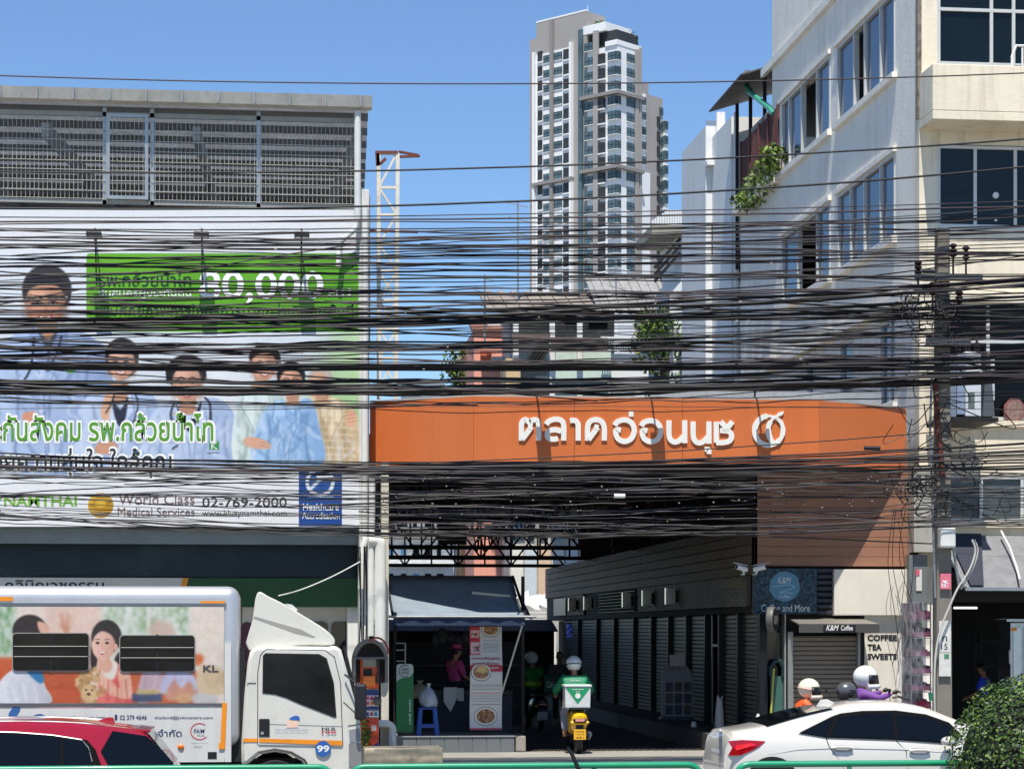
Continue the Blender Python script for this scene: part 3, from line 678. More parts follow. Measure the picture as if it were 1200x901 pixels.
# the letters trace: emblem (two crescents and a leaf)
m = MB()
cir = [(q2(722, 268)[0] + 97 / 6 * math.cos(t), q2(722, 268)[1] + 103 / 6 * math.sin(t)) for t in [R(-38 - 10 * i) for i in range(0, 30)]]
stroke(m, cir, [3, 6, 6.5, 6, 5, 3], G, LT, 0, 0.001, k=2)
c2 = [q2(778, 165), q2(745, 192), q2(722, 235), q2(722, 290), q2(740, 335), q2(768, 362)]
stroke(m, c2, [3, 5.5, 6.5, 5.5, 3], G, LT, 0, 0.004)
c3 = [q2(772, 170), q2(804, 200), q2(822, 250), q2(814, 310), q2(780, 362)]
stroke(m, c3, [2.5, 4.5, 5.5, 4.5, 2.5], G, LT, 0, 0.007)
m.build('apple_emblem', M_LET, sg)
m = MB(); lf = smooth_pts([q2(776, 168), q2(792, 142), q2(828, 134), q2(820, 156), q2(800, 166)], True, 4); m.extr([G(*p) + Vector((0, -0.002, 0)) for p in lf], (0, -LT, 0)); m.build('leaf_emblem', M_LET, sg)
# floodlights on the sign
for k, px in enumerate((627, 761, 885)):
    b = G(px, 463)
    t = thing('sign_floodlight', ('dark floodlight on a bent arm above the first white letter of the orange sign', 'dark floodlight on a bent arm above the middle of the orange sign', 'dark floodlight on a bent arm above the white apple emblem')[k], 'floodlight', (b.x, SGV, zT), 'floodlights over the orange sign')
    m = MB(); m.tube([(b.x, SGV + 0.04, zT + 0.03), (b.x, SGV + .0, zT + 0.22), (b.x + 0.02, SGV - 0.2, zT + 0.30), (b.x + 0.04, SGV - 0.42, zT + 0.27)], 0.018, 7); m.build('arm', M_LAMP, t)
    m = MB(); c = Vector((b.x + 0.06, SGV - 0.5, zT + 0.24)); m.hexa([c + Vector(p) for p in ((-.12, -.12, -.07), (.12, -.12, -.07), (.12, .12, .0), (-.12, .12, .0), (-.12, -.12, .03), (.12, -.12, .03), (.12, .12, .09), (-.12, .12, .09))]); m.build('lamp_head', M_LAMP, t, bevel=0.012)
# box ledge behind the sign
m = MB(); m.box(G(770, 460).x, D_.x - .55, 39.72, 39.98, zT + 0.05, zT + 0.26); tag(m.build('roof_ledge', mat('ledge_metal', (176, 178, 178), 0.4, 0.4, streak=0.3)), 'grey metal ledge on top of the right half of the orange sign', 'ledge')

# ================================================================== market hall
mh = thing('market_hall', 'open steel roofed market hall with black trusses behind the orange sign', 'market hall', (5.5, 44, GZ))
HX0, HX1 = 1.96, 12.0
M_TR = mat('truss_black', (26, 25, 25), 0.6, 0.2, var=0.15)
m = MB(); m.box(HX0, HX1, 39.995, 68.5, 6.02, 6.06); m.build('roof', mat('hall_roof', (92, 88, 84), 0.7, var=0.2), mh)
for k in range(4):
    v = (46.0, 53.0, 60.5, 67.5)[k]; zb_, zt_ = 4.52, 5.6; m = MB()
    m.bar((HX0, v, zb_), (HX1 - 2.7, v, zb_), 0.10, 0.10); m.bar((HX0, v, zb_ + 0.28), (HX1 - 2.7, v, zb_ + 0.28), 0.06, 0.06); m.bar((HX0, v, zt_), (HX1 - 2.7, v, zt_), 0.10, 0.10)
    n = 9; dx = (HX1 - 2.7 - HX0) / n
    for i in range(n):
        xa = HX0 + i * dx; m.bar((xa, v, zb_), (xa, v, zt_), 0.05)
        if i % 2: m.bar((xa, v, zb_), (xa + dx, v, zt_), 0.05)
        else: m.bar((xa, v, zt_), (xa + dx, v, zb_), 0.05)
    m.build('truss', M_TR, mh)
for xx in (3.2, 6.6):
    m = MB(); m.bar((xx, 40.1, 5.5), (xx, 68, 5.5), 0.09, 0.14)
    for k in range(14): m.bar((xx, 40.4 + k * 2, 5.5), (xx, 41.4 + k * 2, 4.9), 0.04); m.bar((xx, 41.4 + k * 2, 4.9), (xx, 42.4 + k * 2, 5.5), 0.04)
    m.build('beam', M_TR, mh)
m = MB(); px = P(527, 640, 47).x; m.box(px - 0.25, px + 0.35, 46.9, 47.0, 4.35, 5.7); m.build('hanging_banner', mat('banner_back', (26, 26, 28), 0.8), mh)
for vv in (46.2, 54.6, 63):
    m = MB(); m.box(2.05, 2.2, vv, vv + .15, GZ, 5.5); m.build('column', M_TR, mh)
rs_ = thing('added_rear_stalls', 'added dark shuttered stalls standing in for the shade at the far end of the market lane', 'stalls', (5, 69.5, GZ))  # dark stalls added where the lane end lies in shade
M_RS = mat('stall_dark', (40, 38, 36), .8, var=.3)
for k in range(4):
    xa = 2.0 + k * 1.8; m = MB(); m.slats((xa, 69.0), (xa + 1.7, 69.0), GZ, 2.55 + .12 * (k % 2), .12, .03, (0, -1)); m.build('shutter', M_RS, rs_)
m = MB(); m.box(1.95, 9.2, 69.05, 69.4, GZ, 2.75); m.build('wall', M_RS, rs_)
m = MB(); m.hexa([(1.95, 67.4, 2.5), (9.1, 67.4, 2.5), (9.1, 69, 2.85), (1.95, 69, 2.85), (1.95, 67.4, 2.53), (9.1, 67.4, 2.53), (9.1, 69, 2.88), (1.95, 69, 2.88)]); m.build('awning', mat('rear_awning', (46, 48, 54), .8), rs_)
for vv in (52, 58, 64):
    m = MB(); m.box(9.3, 12, vv, vv + .1, 4.6, 5.9); m.build('partition', M_TR, mh)

# ================================================================== wood clad kiosk row along the lane
KX = 9.17; KV0, KV1 = 40.02, 70.0; PL = 0.62
M_WOOD = mat('dark_wood', (98, 80, 62), 0.6, var=0.22, scale=1.0, streak=0.4, scol=(44, 38, 33), stretch=(3, 0.4, 12), spec=.4)
M_SHUT = mat('roller_shutter', (90, 82, 75), 0.45, 0.3, var=0.14, streak=0.35, scol=(50, 46, 42), blotch=.25, bcol=(56, 50, 46))
M_POST = mat('shutter_post', (30, 31, 34), 0.45, 0.4)
kr = thing('kiosk_row', 'long row of dark wood clad kiosks with closed shutters right of the lane', 'kiosks', (KX, 50, GZ))
m = MB(); m.box(KX - 0.95, 12.0, KV0 + 0.3, KV1, GZ - 0.02, PL); m.build('plinth', mat('plinth_tile', (84, 80, 74), 0.7, var=0.15), kr)
m = MB(); m.slats((KX - 0.10, KV1), (KX - 0.10, KV0 + 0.2), 3.55, 4.5, 0.19, 0.03, (-1, 0), 0, 0.9); m.build('fascia', M_WOOD, kr)
m = MB(); m.box(KX - 0.08, 11.9, KV0 + 0.21, KV1 - 0.05, 2.85, 4.49); m.box(KX + 0.3, 11.9, KV0 + .4, KV1, PL, 2.84); m.build('core_wall', mat('kiosk_core', (44, 42, 41), 0.8), kr)
edges = [40.25, 42.0, 43.75, 45.15, 47.2, 49.3, 51.5, 54, 57, 60, 63.5, 67]
for i in range(len(edges) - 1):
    a, b = edges[i], edges[i + 1]
    if i != 2:
        m = MB(); m.slats((KX + 0.10, b - 0.05), (KX + 0.10, a + 0.05), PL, 2.84, 0.085, 0.022, (-1, 0)); m.build('roller_shutter', M_SHUT, kr)
    m = MB(); m.box(KX - 0.02, KX + 0.12, a - 0.05, a + 0.05, PL, 2.845); m.build('post', M_POST, kr)
m = MB(); m.box(KX - 0.03, KX + 0.29, 40.3, KV1, 2.85, 2.97); m.build('lintel', M_POST, kr)
m = MB(); 
for v in (43.9, 44.6): m.box(KX + .02, KX + .05, v, v + .04, PL, 2.84)
m.box(KX + .02, KX + .05, 43.94, 44.6, 2.2, 2.25); m.build('door_frame', mat('door_frame_grey', (150, 150, 150), .4, .5), kr)
# wooden panels, louvres of the upper band
def KP(px, py): return PU(px, py, KX - 0.14)
for (xa, xb) in ((805, 747), (684, 661)):
    va, vb = KP(xa, 700).y, KP(xb, 700).y; m = MB(); v = va
    while v < vb - 0.1: m.box(KX - 0.15, KX - 0.1, v, min(v + 0.36, vb), 2.98, 3.54); v += 0.385
    m.build('plank_panel', M_WOOD, kr)
va, vb = KP(745, 700).y, KP(702, 700).y
m = MB()
for k in range(7): m.hexa([(KX - .17, va, 3.0 + k * .08), (KX - .10, va, 3.03 + k * .08), (KX - .10, vb, 3.03 + k * .08), (KX - .17, vb, 3.0 + k * .08), (KX - .17, va, 3.015 + k * .08), (KX - .10, va, 3.05 + k * .08), (KX - .10, vb, 3.05 + k * .08), (KX - .17, vb, 3.015 + k * .08)])
m.build('louvre', M_SHUT, kr)
# square wall lamps on the kiosks
M_BOX = mat('brushed_lamp', (236, 234, 226), 0.22, 0.95, var=0.2, scale=6)
for k, (xa, xb, ya, yb) in enumerate(((779, 794, 687.5, 711), (752, 766, 691, 712), (731, 742, 694, 713.5), (686, 695.5, 699, 716.5), (668, 677, 700, 717))):
    a = PU(xb, ya, KX - 0.16); b = PU(xa, yb, KX - 0.16); v0, v1 = min(a.y, b.y), max(a.y, b.y); v1 = min(v1, v0 + 0.55)
    t = thing('wall_lamp', ('nearest square brushed metal wall lamp on the kiosk row, left of the dark menu board', 'square wall lamp second from the dark menu board on the kiosk planks', 'square wall lamp mounted over the dark louvres of the kiosk row', 'square wall lamp just beyond the louvres along the kiosk row', 'farthest square wall lamp of the kiosk row, beside the mottled panel')[k], 'lamp', (KX - 0.16, (v0 + v1) / 2, 3.05), 'square lamps along the kiosk row')
    zl = 3.08
    m = MB(); m.box(KX - 0.42, KX - 0.2, v0, v0 + .14, zl, zl + 0.38); m.build('lamp_cover', M_BOX, t, bevel=0.012); m = MB(); m.box(KX - 0.199, KX - 0.151, v0 + .02, v0 + .12, zl + .06, zl + .32); m.build('back_plate', DKSTEEL, t)
va, vb = KP(664.5, 700).y, KP(650.5, 700).y
m = MB(); m.box(KX - 0.19, KX - 0.151, va, vb, 2.99, 3.5); tag(m.build('mottled_panel', mat('mottled', (120, 118, 112), 0.4, 0.4, var=0.5, scale=12)), 'mottled grey decorative panel at the far end of the kiosk planks', 'panel')
# the dark menu board
mb_ = thing('kiosk_signboard', 'dark wooden kiosk signboard with faint yellow Thai lettering and the word Drinks', 'sign', (KX - 0.2, 42, 3))
va, vb = KV0 + 0.32, KP(806, 700).y
m = MB(); m.box(KX - 0.2, KX - 0.12, va, vb, 2.98, 3.54); m.build('board', mat('sign_wood', (84, 76, 66), 0.6, var=0.3, streak=.4, scol=(120, 110, 98), stretch=(3, 6, .5)), mb_)
def KS(x, y): return PU(x, y, KX - 0.203)
m = MB(); m.text('เครื่องดื่ม', KS, 846, 678, 873, 688, 0, 0.0); m.build('lettering', paint((140, 122, 50)), mb_)
m = MB(); m.text('Drinks', KS, 851, 697, 873, 711, 0, 0.0); m.build('lettering', paint((110, 106, 84)), mb_)
m = MB(); m.poly([KS(848, 693), KS(873, 692.5), KS(873, 693), KS(848, 693.5)]); m.build('rule', paint((120, 110, 60)), mb_)

# ================================================================== brown clad wall above the coffee shop, white panels
M_BRN = mat('brown_cladding', (152, 108, 84), 0.6, var=0.14, scale=1.5, streak=0.2, scol=(120, 76, 56), stretch=(.6, 6, 14))
bw = thing('clad_wall', 'brown plank clad wall under the right end of the orange sign', 'wall', (10.6, 40, 3.7))
def V40(x, y): return P(x, y, 39.96)
x0, x1 = KX - 0.08, V40(1064, 600).x
m = MB(); zz = 3.71
while zz < 5.9: m.box(x0, x1, 39.96, 40.2, zz, zz + 0.173); zz += 0.18
m.build('planks', M_BRN, bw)
m = MB(); m.box(x0, x1, 39.985, 40.19, 3.7, 5.95); m.build('backing', paint((70, 46, 36), 0.8), bw)
cw = thing('coffee_shop', 'small coffee shop front with a bronze roller shutter, white side wall and bold black words', 'shop', (10.6, 40, GZ))
M_CRM = mat('cream_wall', (222, 214, 198), 0.7, var=0.04, streak=0.22, scol=(160, 148, 130))
pa = V40(976, 667), V40(1062, 721)
m = MB(); m.box(pa[0].x, pa[1].x, 39.86, 40.3, pa[1].z, pa[0].z); m.build('upper_panel', M_CRM, cw, bevel=0.008)
m = MB(); m.box(V40(1014, 700).x, V40(1063, 700).x, 40.0, 40.3, GZ, pa[1].z - 0.003); m.build('side_wall', M_CRM, cw)
m = MB(); m.slats((V40(931, 700).x, 40.12), (V40(1008, 700).x, 40.12), GZ + .3, 2.42, 0.086, 0.022, (0, -1)); m.build('roller_shutter', mat('bronze_shutter', (134, 120, 106), 0.42, 0.4, var=0.05), cw)
for xa, xb in ((924, 930), (1006, 1009)):
    m = MB(); m.box(V40(xa, 700).x, V40(xb, 700).x, 40.0, 40.1, GZ + .29, 2.5); m.build('door_frame', mat('alu_frame', (160, 158, 152), 0.4, 0.6), cw)
for xa, xb in ((891, 900), (1009, 1014)):
    m = MB(); m.box(V40(xa, 700).x, V40(xb, 700).x, 40.02, 40.14, GZ + .29, 2.97); m.build('post', M_POST, cw)
m = MB(); m.box(V40(900.5, 700).x, V40(923.5, 700).x, 40.25, 40.3, GZ + .29, 2.6); m.build('glass_door', glass((14, 22, 26), 0.06), cw)
m = MB(); m.box(V40(920.6, 700).x, V40(922, 700).x, 40.03, 40.24, GZ + .29, 2.95); m.build('door_jamb', mat('alu_jamb', (190, 188, 180), 0.4, 0.6), cw)
m = MB(); m.box(KX - .6, V40(1014, 700).x - .003, 39.93, 40.315, GZ, GZ + 0.28); m.build('step', mat('step_concrete', (140, 136, 128), 0.8), cw)
m = MB(); m.slats((V40(958, 700).x, 40.0), (V40(975.5, 700).x, 40.0), 2.8, 3.68, 0.11, 0.05, (0, -1), 0, .5); m.build('louvre', mat('louvre_dark', (56, 58, 64), 0.5, 0.3), cw)
for word, ya, yb, xb in (('COFFEE', 743.5, 750.5, 1051), ('TEA', 754.5, 761.5, 1033), ('SWEETS', 765.5, 772.5, 1051)):
    m = MB(); V, Fc = text_geo(word, 0.022, 0.0); 
    m.text(word, lambda x, y: P(x, y, 40.0), 1016.5, ya, xb, yb, 0, 0.03, push=Vector((0, -0.004, 0))); o = m.build('lettering', paint((28, 26, 26)), cw)
    sol = o.modifiers.new('Thick', 'SOLIDIFY'); sol.thickness = 0.006; sol.offset = 0 
    o.location.y -= 0.002
# coffee awning
ca_ = thing('shop_awning', 'small grey box awning with a black name strip over the bronze shutter', 'awning', (10.2, 39.6, 2.6))
a, b, c, d = P(925, 722, 39.97), P(1010, 722, 39.97), P(1030, 731, 39.3), P(936, 731, 39.3)
m = MB(); m.extr([(a.x, 39.97, 2.72), (b.x, 39.97, 2.72), (c.x, 39.3, 2.62), (d.x, 39.3, 2.62)], (0, 0, 0.025)); m.build('top_sheet', mat('awning_grey', (120, 114, 106), 0.55), ca_)
m = MB(); m.box(d.x, c.x, 39.27, 39.295, Z(980, 741, 39.28), 2.64); m.build('front_strip', mat('awning_front', (74, 72, 70), 0.55), ca_)
m = MB(); m.box(P(965, 700, 39.26).x, P(1003, 700, 39.26).x, 39.262, 39.268, Z(980, 740, 39.26), 2.625); m.build('name_plate', paint((24, 22, 26)), ca_)
m = MB(); m.text('K&M', lambda x, y: P(x, y, 39.258), 968, 732, 983, 738.6, 0, 0.015, .35); m.build('lettering', paint((230, 226, 220)), ca_); m = MB(); m.text('Coffee', lambda x, y: P(x, y, 39.258), 985.5, 732.5, 999.5, 738.4, 0, 0.015); m.build('lettering', paint((230, 226, 220)), ca_)
# coffee bean signboard
cb = thing('coffee_signboard', 'blue signboard printed with coffee beans and a pale blue round emblem', 'sign', (9.9, 39.9, 2.9))
cx0, cx1, cy0, cy1 = 883, 957.5, 666, 719
def CS(x, y): return P(x, y, 39.85)
m = MB(); m.box(CS(cx0, 700).x, CS(cx1, 700).x, 39.85, 39.95, CS(900, cy1).z, CS(900, cy0).z); m.build('board', paint((20, 34, 44)), cb)
C = Canvas(cx0, cy0, cx1, cy1, 5.5, (10, 24, 34)); r_ = random.Random(12)
spots = []
for _ in range(900):
    x, y = r_.uniform(cx0, cx1), r_.uniform(cy0, cy1)
    if all((x - a) ** 2 + (y - b) ** 2 > 3.7 ** 2 for a, b in spots): spots.append((x, y))
for x, y in spots:
    t = r_.uniform(0, 3.14); k = r_.uniform(0.75, 1.2)
    C.ell(x, y, 3.1, 2.0, (30 * k, 68 * k, 88 * k), 0.25, 1, t); C.ell(x - .5, y - .6, 1.9, 1.0, (66 * k, 112 * k, 134 * k), 0.5, 0.6, t)
    C.line([(x - 2.6 * math.cos(t), y - 2.6 * math.sin(t)), (x + .4 * math.sin(t), y - .4 * math.cos(t)), (x + 2.6 * math.cos(t), y + 2.6 * math.sin(t))], 0.5, (10, 26, 36), .1)
C.ell(919.5, 687, 17.6, 17.6, (190, 214, 222), 0.1, .6); C.ell(919.5, 687, 17, 17, (86, 140, 166), 0.1)
C.line([(910, 687), (922, 685), (931, 687), (924, 691), (914, 694), (930, 695)], .7, (186, 212, 222), .1); C.line([(906, 687), (909, 687)], .8, (186, 212, 222), .1)
C.build('printed_picture', CS, PRN, cb)
m = MB(); 
m.text('K&M', CS, 911, 676, 927, 683.5, 0, 0.0, .35, push=Vector((0, -.007, 0))); m.build('lettering', paint((206, 210, 206)), cb); m = MB(); m.text('Coffee', CS, 913, 697, 926, 700.5, 0, 0.0, push=Vector((0, -.007, 0))); m.build('lettering', paint((206, 210, 206)), cb); m = MB(); m.text('Coffee and More', CS, 892, 708, 949, 716.5, 0, 0.0, push=Vector((0, -.007, 0)))
m.build('lettering', paint((206, 210, 206)), cb)
# round hanging sign
rs = thing('round_sign', 'dark round hanging sign with a pale script emblem sticking out beside the coffee shutter', 'sign', (9.6, 39.6, 2.6))
c = P(905, 726, 39.6); Mx = Matrix.Translation(c) @ Matrix.Rotation(R(90), 4, 'Y') @ Matrix.Rotation(R(0), 4, 'X')
Mx = Matrix.Translation(c) @ Matrix.Rotation(R(62), 4, 'Z') @ Matrix.Rotation(R(90), 4, 'X')
m = MB(); m.lathe([(0.0, -.06), (.235, -.06), (.24, -.05), (.24, .05), (.235, .06), (.0, .06)], Mx, 32); m.build('drum', mat('sign_drum', (96, 94, 90), 0.5), rs, smooth=40)
m = MB(); m.lathe([(0.0, .0605), (.20, .0605), (.20, .064), (.0, .064)], Mx, 32); m.lathe([(0.0, -.0645), (.20, -.0645), (.20, -.0605), (.0, -.0605)], Mx, 32); m.build('face', paint((26, 25, 25)), rs)
m = MB()
Vt, Ft = text_geo('K&M', 0.0, .35)
for sgn in (-1, 1): m.add([Mx @ Vector((sgn * (.26 * p[0] - .13), .16 * p[1] - .08, sgn * 0.068)) for p in Vt], Ft)
m.build('lettering', paint((190, 186, 176)), rs)
m = MB(); m.bar(c + Vector((0.05, 0.0, .16)), c + Vector((0.25, 0.36, .16)), .03); m.build('bracket', M_POST, rs)
# CCTV cameras
for k, (px, lab) in enumerate(((869, 'white bullet security camera pointing left above the dark kiosk signboard'), (890, 'white bullet security camera pointing right at the corner of the bean signboard'))):
    c = P(px, 666, 39.6); t = thing('security_camera', lab, 'camera', (c.x, 39.6, c.z), 'security cameras on the kiosk corner'); s_ = -1 if k == 0 else 1
    m = MB(); m.cyl(c + Vector((-.10 * s_, .04, -.02)), c + Vector((.10 * s_, -.06, .03)), .045, 12); m.build('housing', WHITE, t, smooth=40)
    m = MB(); m.cyl(c + Vector((.095 * s_, -.058, .029)), c + Vector((.104 * s_, -.062, .031)), .034, 12); m.build('lens', BLACK, t)
    m = MB(); m.extr([c + Vector(p) for p in ((-.12 * s_, .0, .05), (.16 * s_, -.12, .1), (.16 * s_, -.02, .1), (-.12 * s_, .12, .05))], (0, 0, .008)); m.build('sun_hood', WHITE, t)
    m = MB(); m.tube([c + Vector((-.03 * s_, .02, -.04)), c + Vector((-.06 * s_, .05, -.1)), c + Vector((-.06 * s_, .3, -.1))], .015, 6); m.build('bracket', WHITE, t)
# ================================================================== right building
UX = 12.16; RV = 40.0; RB = 55.4; RT = 19.5; RXR = 24.0
M_RW = mat('stained_white_wall', (242, 235, 221), 0.75, var=0.06, scale=0.7, streak=0.34, scol=(168, 162, 152), stretch=(2.2, 2.2, 0.22), blotch=0.22, bcol=(176, 170, 160), bump=0.3, bscale=14)
M_RC = mat('cream_front', (232, 220, 194), 0.7, var=0.05, scale=.8, streak=0.55, scol=(150, 136, 110), stretch=(3, 3, .3), blotch=0.25, bcol=(176, 162, 134), bump=.2, bscale=12)
M_BLU = mat('tinted_pane', (66, 84, 108), 0.06, var=0.12, scale=.5, spec=.6)
M_DKG = mat('dark_pane', (14, 24, 28), 0.08, var=0.4, scale=.6, spec=.35)
M_FRM = mat('window_frame', (206, 206, 200), 0.45, 0.2, var=0.06)
sb = thing('shophouse', 'tall cream and stained white corner building with long bands of tinted windows', 'building', (16, 40, GZ))
bands = [(13.24, 14.85, [(916.5, 973), (981.5, 1049)]), (10.10, 11.72, [(917, 973), (982, 1049)]), (6.9, 8.55, [(946, 955), (985, 1000), (1032, 1050)])]
def VU(px): return PU(px, 500, UX).y
# side wall as strips round the openings
VE = PU(905, 60, UX).y
m = MB()
TH = 0.25
def wallbox(v0, v1, z0, z1): m.box(UX, UX + TH, v0, v1, z0, z1)
zprev = GZ
for z0, z1, gs in sorted(bands):
    wallbox(RV, RB, zprev, z0)
    vs_ = sorted([(VU(b), VU(a)) for a, b in gs]); cur = RV
    for a, b in vs_: wallbox(cur, a, z0, z1); cur = b
    wallbox(cur, RB if z1 < 14 else VE, z0, z1); zprev = z1
wallbox(RV, VE, zprev, RT)
m.build('side_wall', M_RW, sb)
def panes(v0, v1, z0, z1, cuts, name='window', openk=None):
    f = MB(); t = 0.06
    f.box(UX - 0.02, UX + 0.1, v0, v1, z0, z0 + t); f.box(UX - 0.02, UX + 0.1, v0, v1, z1 - t, z1)
    vs_ = [v0] + cuts + [v1]
    for k, v in enumerate(vs_):
        a = max(v0, v - t / 2); b = min(v1, v + t / 2)
        if k == 0: a, b = v0, v0 + t
        if k == len(vs_) - 1: a, b = v1 - t, v1
        f.box(UX - 0.018, UX + 0.1, a, b, z0 + t, z1 - t)
    w_ = f.build(name, M_FRM, sb)
    for k in range(len(vs_) - 1):
        if openk == k: continue
        g = MB(); g.box(UX + 0.05, UX + 0.07, vs_[k] + t / 2, vs_[k + 1] - t / 2, z0 + t, z1 - t); g.build('pane', M_BLU, w_)
    s = MB(); s.box(UX - 0.10, UX + 0.1, v0 - 0.12, v1 + 0.12, z0 - 0.13, z0 - 0.003); s.build('sill', M_RW, w_)
    s = MB(); s.box(UX - 0.08, UX - 0.003, v0 - 0.1, v1 + 0.1, z1 + 0.003, z1 + 0.1); s.build('lintel', M_RW, w_)
def vv(xs): return sorted(VU(x) for x in xs)
panes(VU(973), VU(916.5), 13.24, 14.85, vv((925, 939.5, 957.5)), openk=1)
panes(VU(1049), VU(981.5), 13.24, 14.85, vv((1001, 1013.5, 1032)), openk=2)
panes(VU(973), VU(917), 10.10, 11.72, vv((935, 957.5)), openk=1)
panes(VU(1049), VU(982), 10.10, 11.72, vv((997, 1013, 1032)))
panes(VU(955), VU(946), 6.9, 8.55, []); panes(VU(1000), VU(985), 6.9, 8.55, []); panes(VU(1050), VU(1032), 6.9, 8.55, vv((1044,)))
m = MB(); m.box(UX - 0.16, UX - .003, RV + .1, RB, 8.72, 8.9); m.build('ledge', M_RW, sb)
m = MB(); m.box(UX - 0.10, UX - .003, RV + 2.2, VE + .8, 15.9, 16.08); m.build('parapet_band', M_RW, sb)
m = MB(); m.box(UX + .26, RXR, 41.2, 41.3, GZ + 4.9, RT - .4); m.box(UX + 2.5, UX + 2.6, 41.35, RB - .1, 4, RT - .4); m.build('inner_wall', mat('room_wall', (90, 86, 80), 0.8), sb)
m = MB()
for z in (5.3, 8.75, 11.9, 15.1): m.box(UX + .26, RXR, 40.25, RB - .05, z, z + .18)
m.build('floor_slab', mat('slab', (150, 146, 138), 0.8), sb)
m = MB(); m.box(UX, RXR, RV + 6, VE, RT + .003, RT + .2); m.build('roof', mat('roof_slab', (150, 146, 138), 0.8), sb)
m = MB(); m.box(UX + .26, RXR, RB - .25, RB, GZ, 13.2); m.build('rear_wall', M_RW, sb)
# front facade
def RF(x, y): return P(x, y, RV)
m = MB(); x0 = UX; x1 = RF(1098, 300).x
m.box(x0 - .012, x1, RV - 0.02, RV + .248, 3.7, RT); m.build('corner_pier', M_RC, sb)
m = MB(); m.box(UX - 0.05, UX + .03, RV - .03, RV + .06, 12.0, RT); m.build('corner_strip', mat('corner_strip', (118, 108, 96), 0.85, var=.5, scale=9, bump=.4), sb)
zz = [(3.74, 4.55), (5.55, 7.25), (8.75, 10.05), (11.55, 13.35), (16.2, RT)]
m = MB()
z0s = [(Z(1140, 630, RV), Z(1140, 612, RV)), (Z(1140, 556, RV), Z(1140, 493, RV)), (Z(1140, 352, RV), Z(1140, 268, RV)), (Z(1140, 170, RV), Z(1140, 78, RV))]
for a, b in z0s: m.box(x1 + .003, RXR, RV + 0.0, RV + .25, a, b)
m.box(x1 + .003, RXR, RV, RV + .25, Z(1140, -85, RV), RT)
m.build('front_wall', M_RC, sb)
def frontwin(ya, yb, cuts, gm, sub=None):
    za, zb_ = Z(1140, yb, RV), Z(1140, ya, RV); f = MB(); t = .06
    f.box(x1 + .004, RXR, RV - .01, RV + .09, za + .002, za + t); f.box(x1 + .004, RXR, RV - .01, RV + .09, zb_ - t, zb_ - .002)
    if sub: f.box(x1 + .004, RXR, RV - .008, RV + .09, Z(1140, sub, RV) - .03, Z(1140, sub, RV) + .03)
    xs = [x1 + .004] + [RF(c, 300).x for c in cuts] + [RXR]
    for k, x in enumerate(xs[:-1]): f.box(x, x + t, RV - .006, RV + .09, za + t, zb_ - t)
    w_ = f.build('window', M_FRM, sb)
    for k in range(len(xs) - 1): g = MB(); g.box(xs[k] + t, xs[k + 1], RV + .04, RV + .06, za + t, zb_ - t); g.build('pane', gm, w_)
frontwin(-84, 77, (1160, 1186), M_DKG, 12)
frontwin(171, 267, (1141, 1188), M_DKG, 266)
frontwin(353, 492, (1156,), mat('dark_room_pane', (8, 8, 9), 0.2, var=.2, spec=.2), 400)
frontwin(557, 611, (1148, 1196), mat('grey_pane', (72, 78, 80), 0.2, var=.3, scale=1.5))
for (px, py, r_) in ((1167, 229, 3.6), (1167, 258, 1.6)):
    m = MB(); c = RF(px, py); m.cyl(c + Vector((0, -.008, 0)) , c + Vector((0, .035, 0)), r_ / 63, 20); m.build('round_sticker', WHITE, sb)
ba = P(1093, 140, RV - .85); bz0, bz1 = Z(1140, 141, RV - .85), Z(1140, 76, RV - .85)
m = MB(); m.box(ba.x, RXR, RV - .85, RV - .003, bz0, bz0 + .16); m.box(ba.x, RXR, RV - .85, RV - .7, bz0 + .163, bz1); m.box(ba.x, ba.x + .14, RV - .698, RV - .003, bz0 + .163, bz1); m.build('balcony', M_RC, sb, bevel=.012)
m = MB(); m.box(x1, RXR, RV - .12, RV - .003, Z(1140, 355, RV), Z(1140, 343, RV)); m.build('ledge', M_RC, sb)
m = MB(); m.box(x1, RXR, RV - .10, RV - .003, Z(1140, 500, RV), Z(1140, 493, RV)); m.box(x1, RXR, RV - .12, RV - .003, Z(1140, 618, RV), Z(1140, 613, RV)); m.build('sill', M_RC, sb)
# things on the balcony: a pump with pipes
pt = P(1192, 76, RV - .6); t = thing('balcony_pump', 'small grey pump with white pipes on the top right balcony', 'pump', (pt.x, RV - .6, bz1 - .2))
m = MB(); m.cyl((pt.x - .02, RV - .5, bz1), (pt.x + .3, RV - .5, bz1), .1, 12); m.box(pt.x - .06, pt.x + .34, RV - .62, RV - .4, bz0 + .17, bz1 - .08); m.build('motor', DKSTEEL, t, smooth=40)
m = MB(); m.tube([(pt.x - .2, RV - .55, bz1 - .05), (pt.x - .08, RV - .55, bz1 - .05), (pt.x - .08, RV - .55, bz1 + .25), (pt.x + .0, RV - .55, bz1 + .45), (pt.x + .2, RV - .55, bz1 + .45)], .025, 8); m.tube([(pt.x + .1, RV - .6, bz1 - .1), (pt.x + .1, RV - .6, bz1 + .4)], .02, 6); m.build('pipe', WHITE, t)

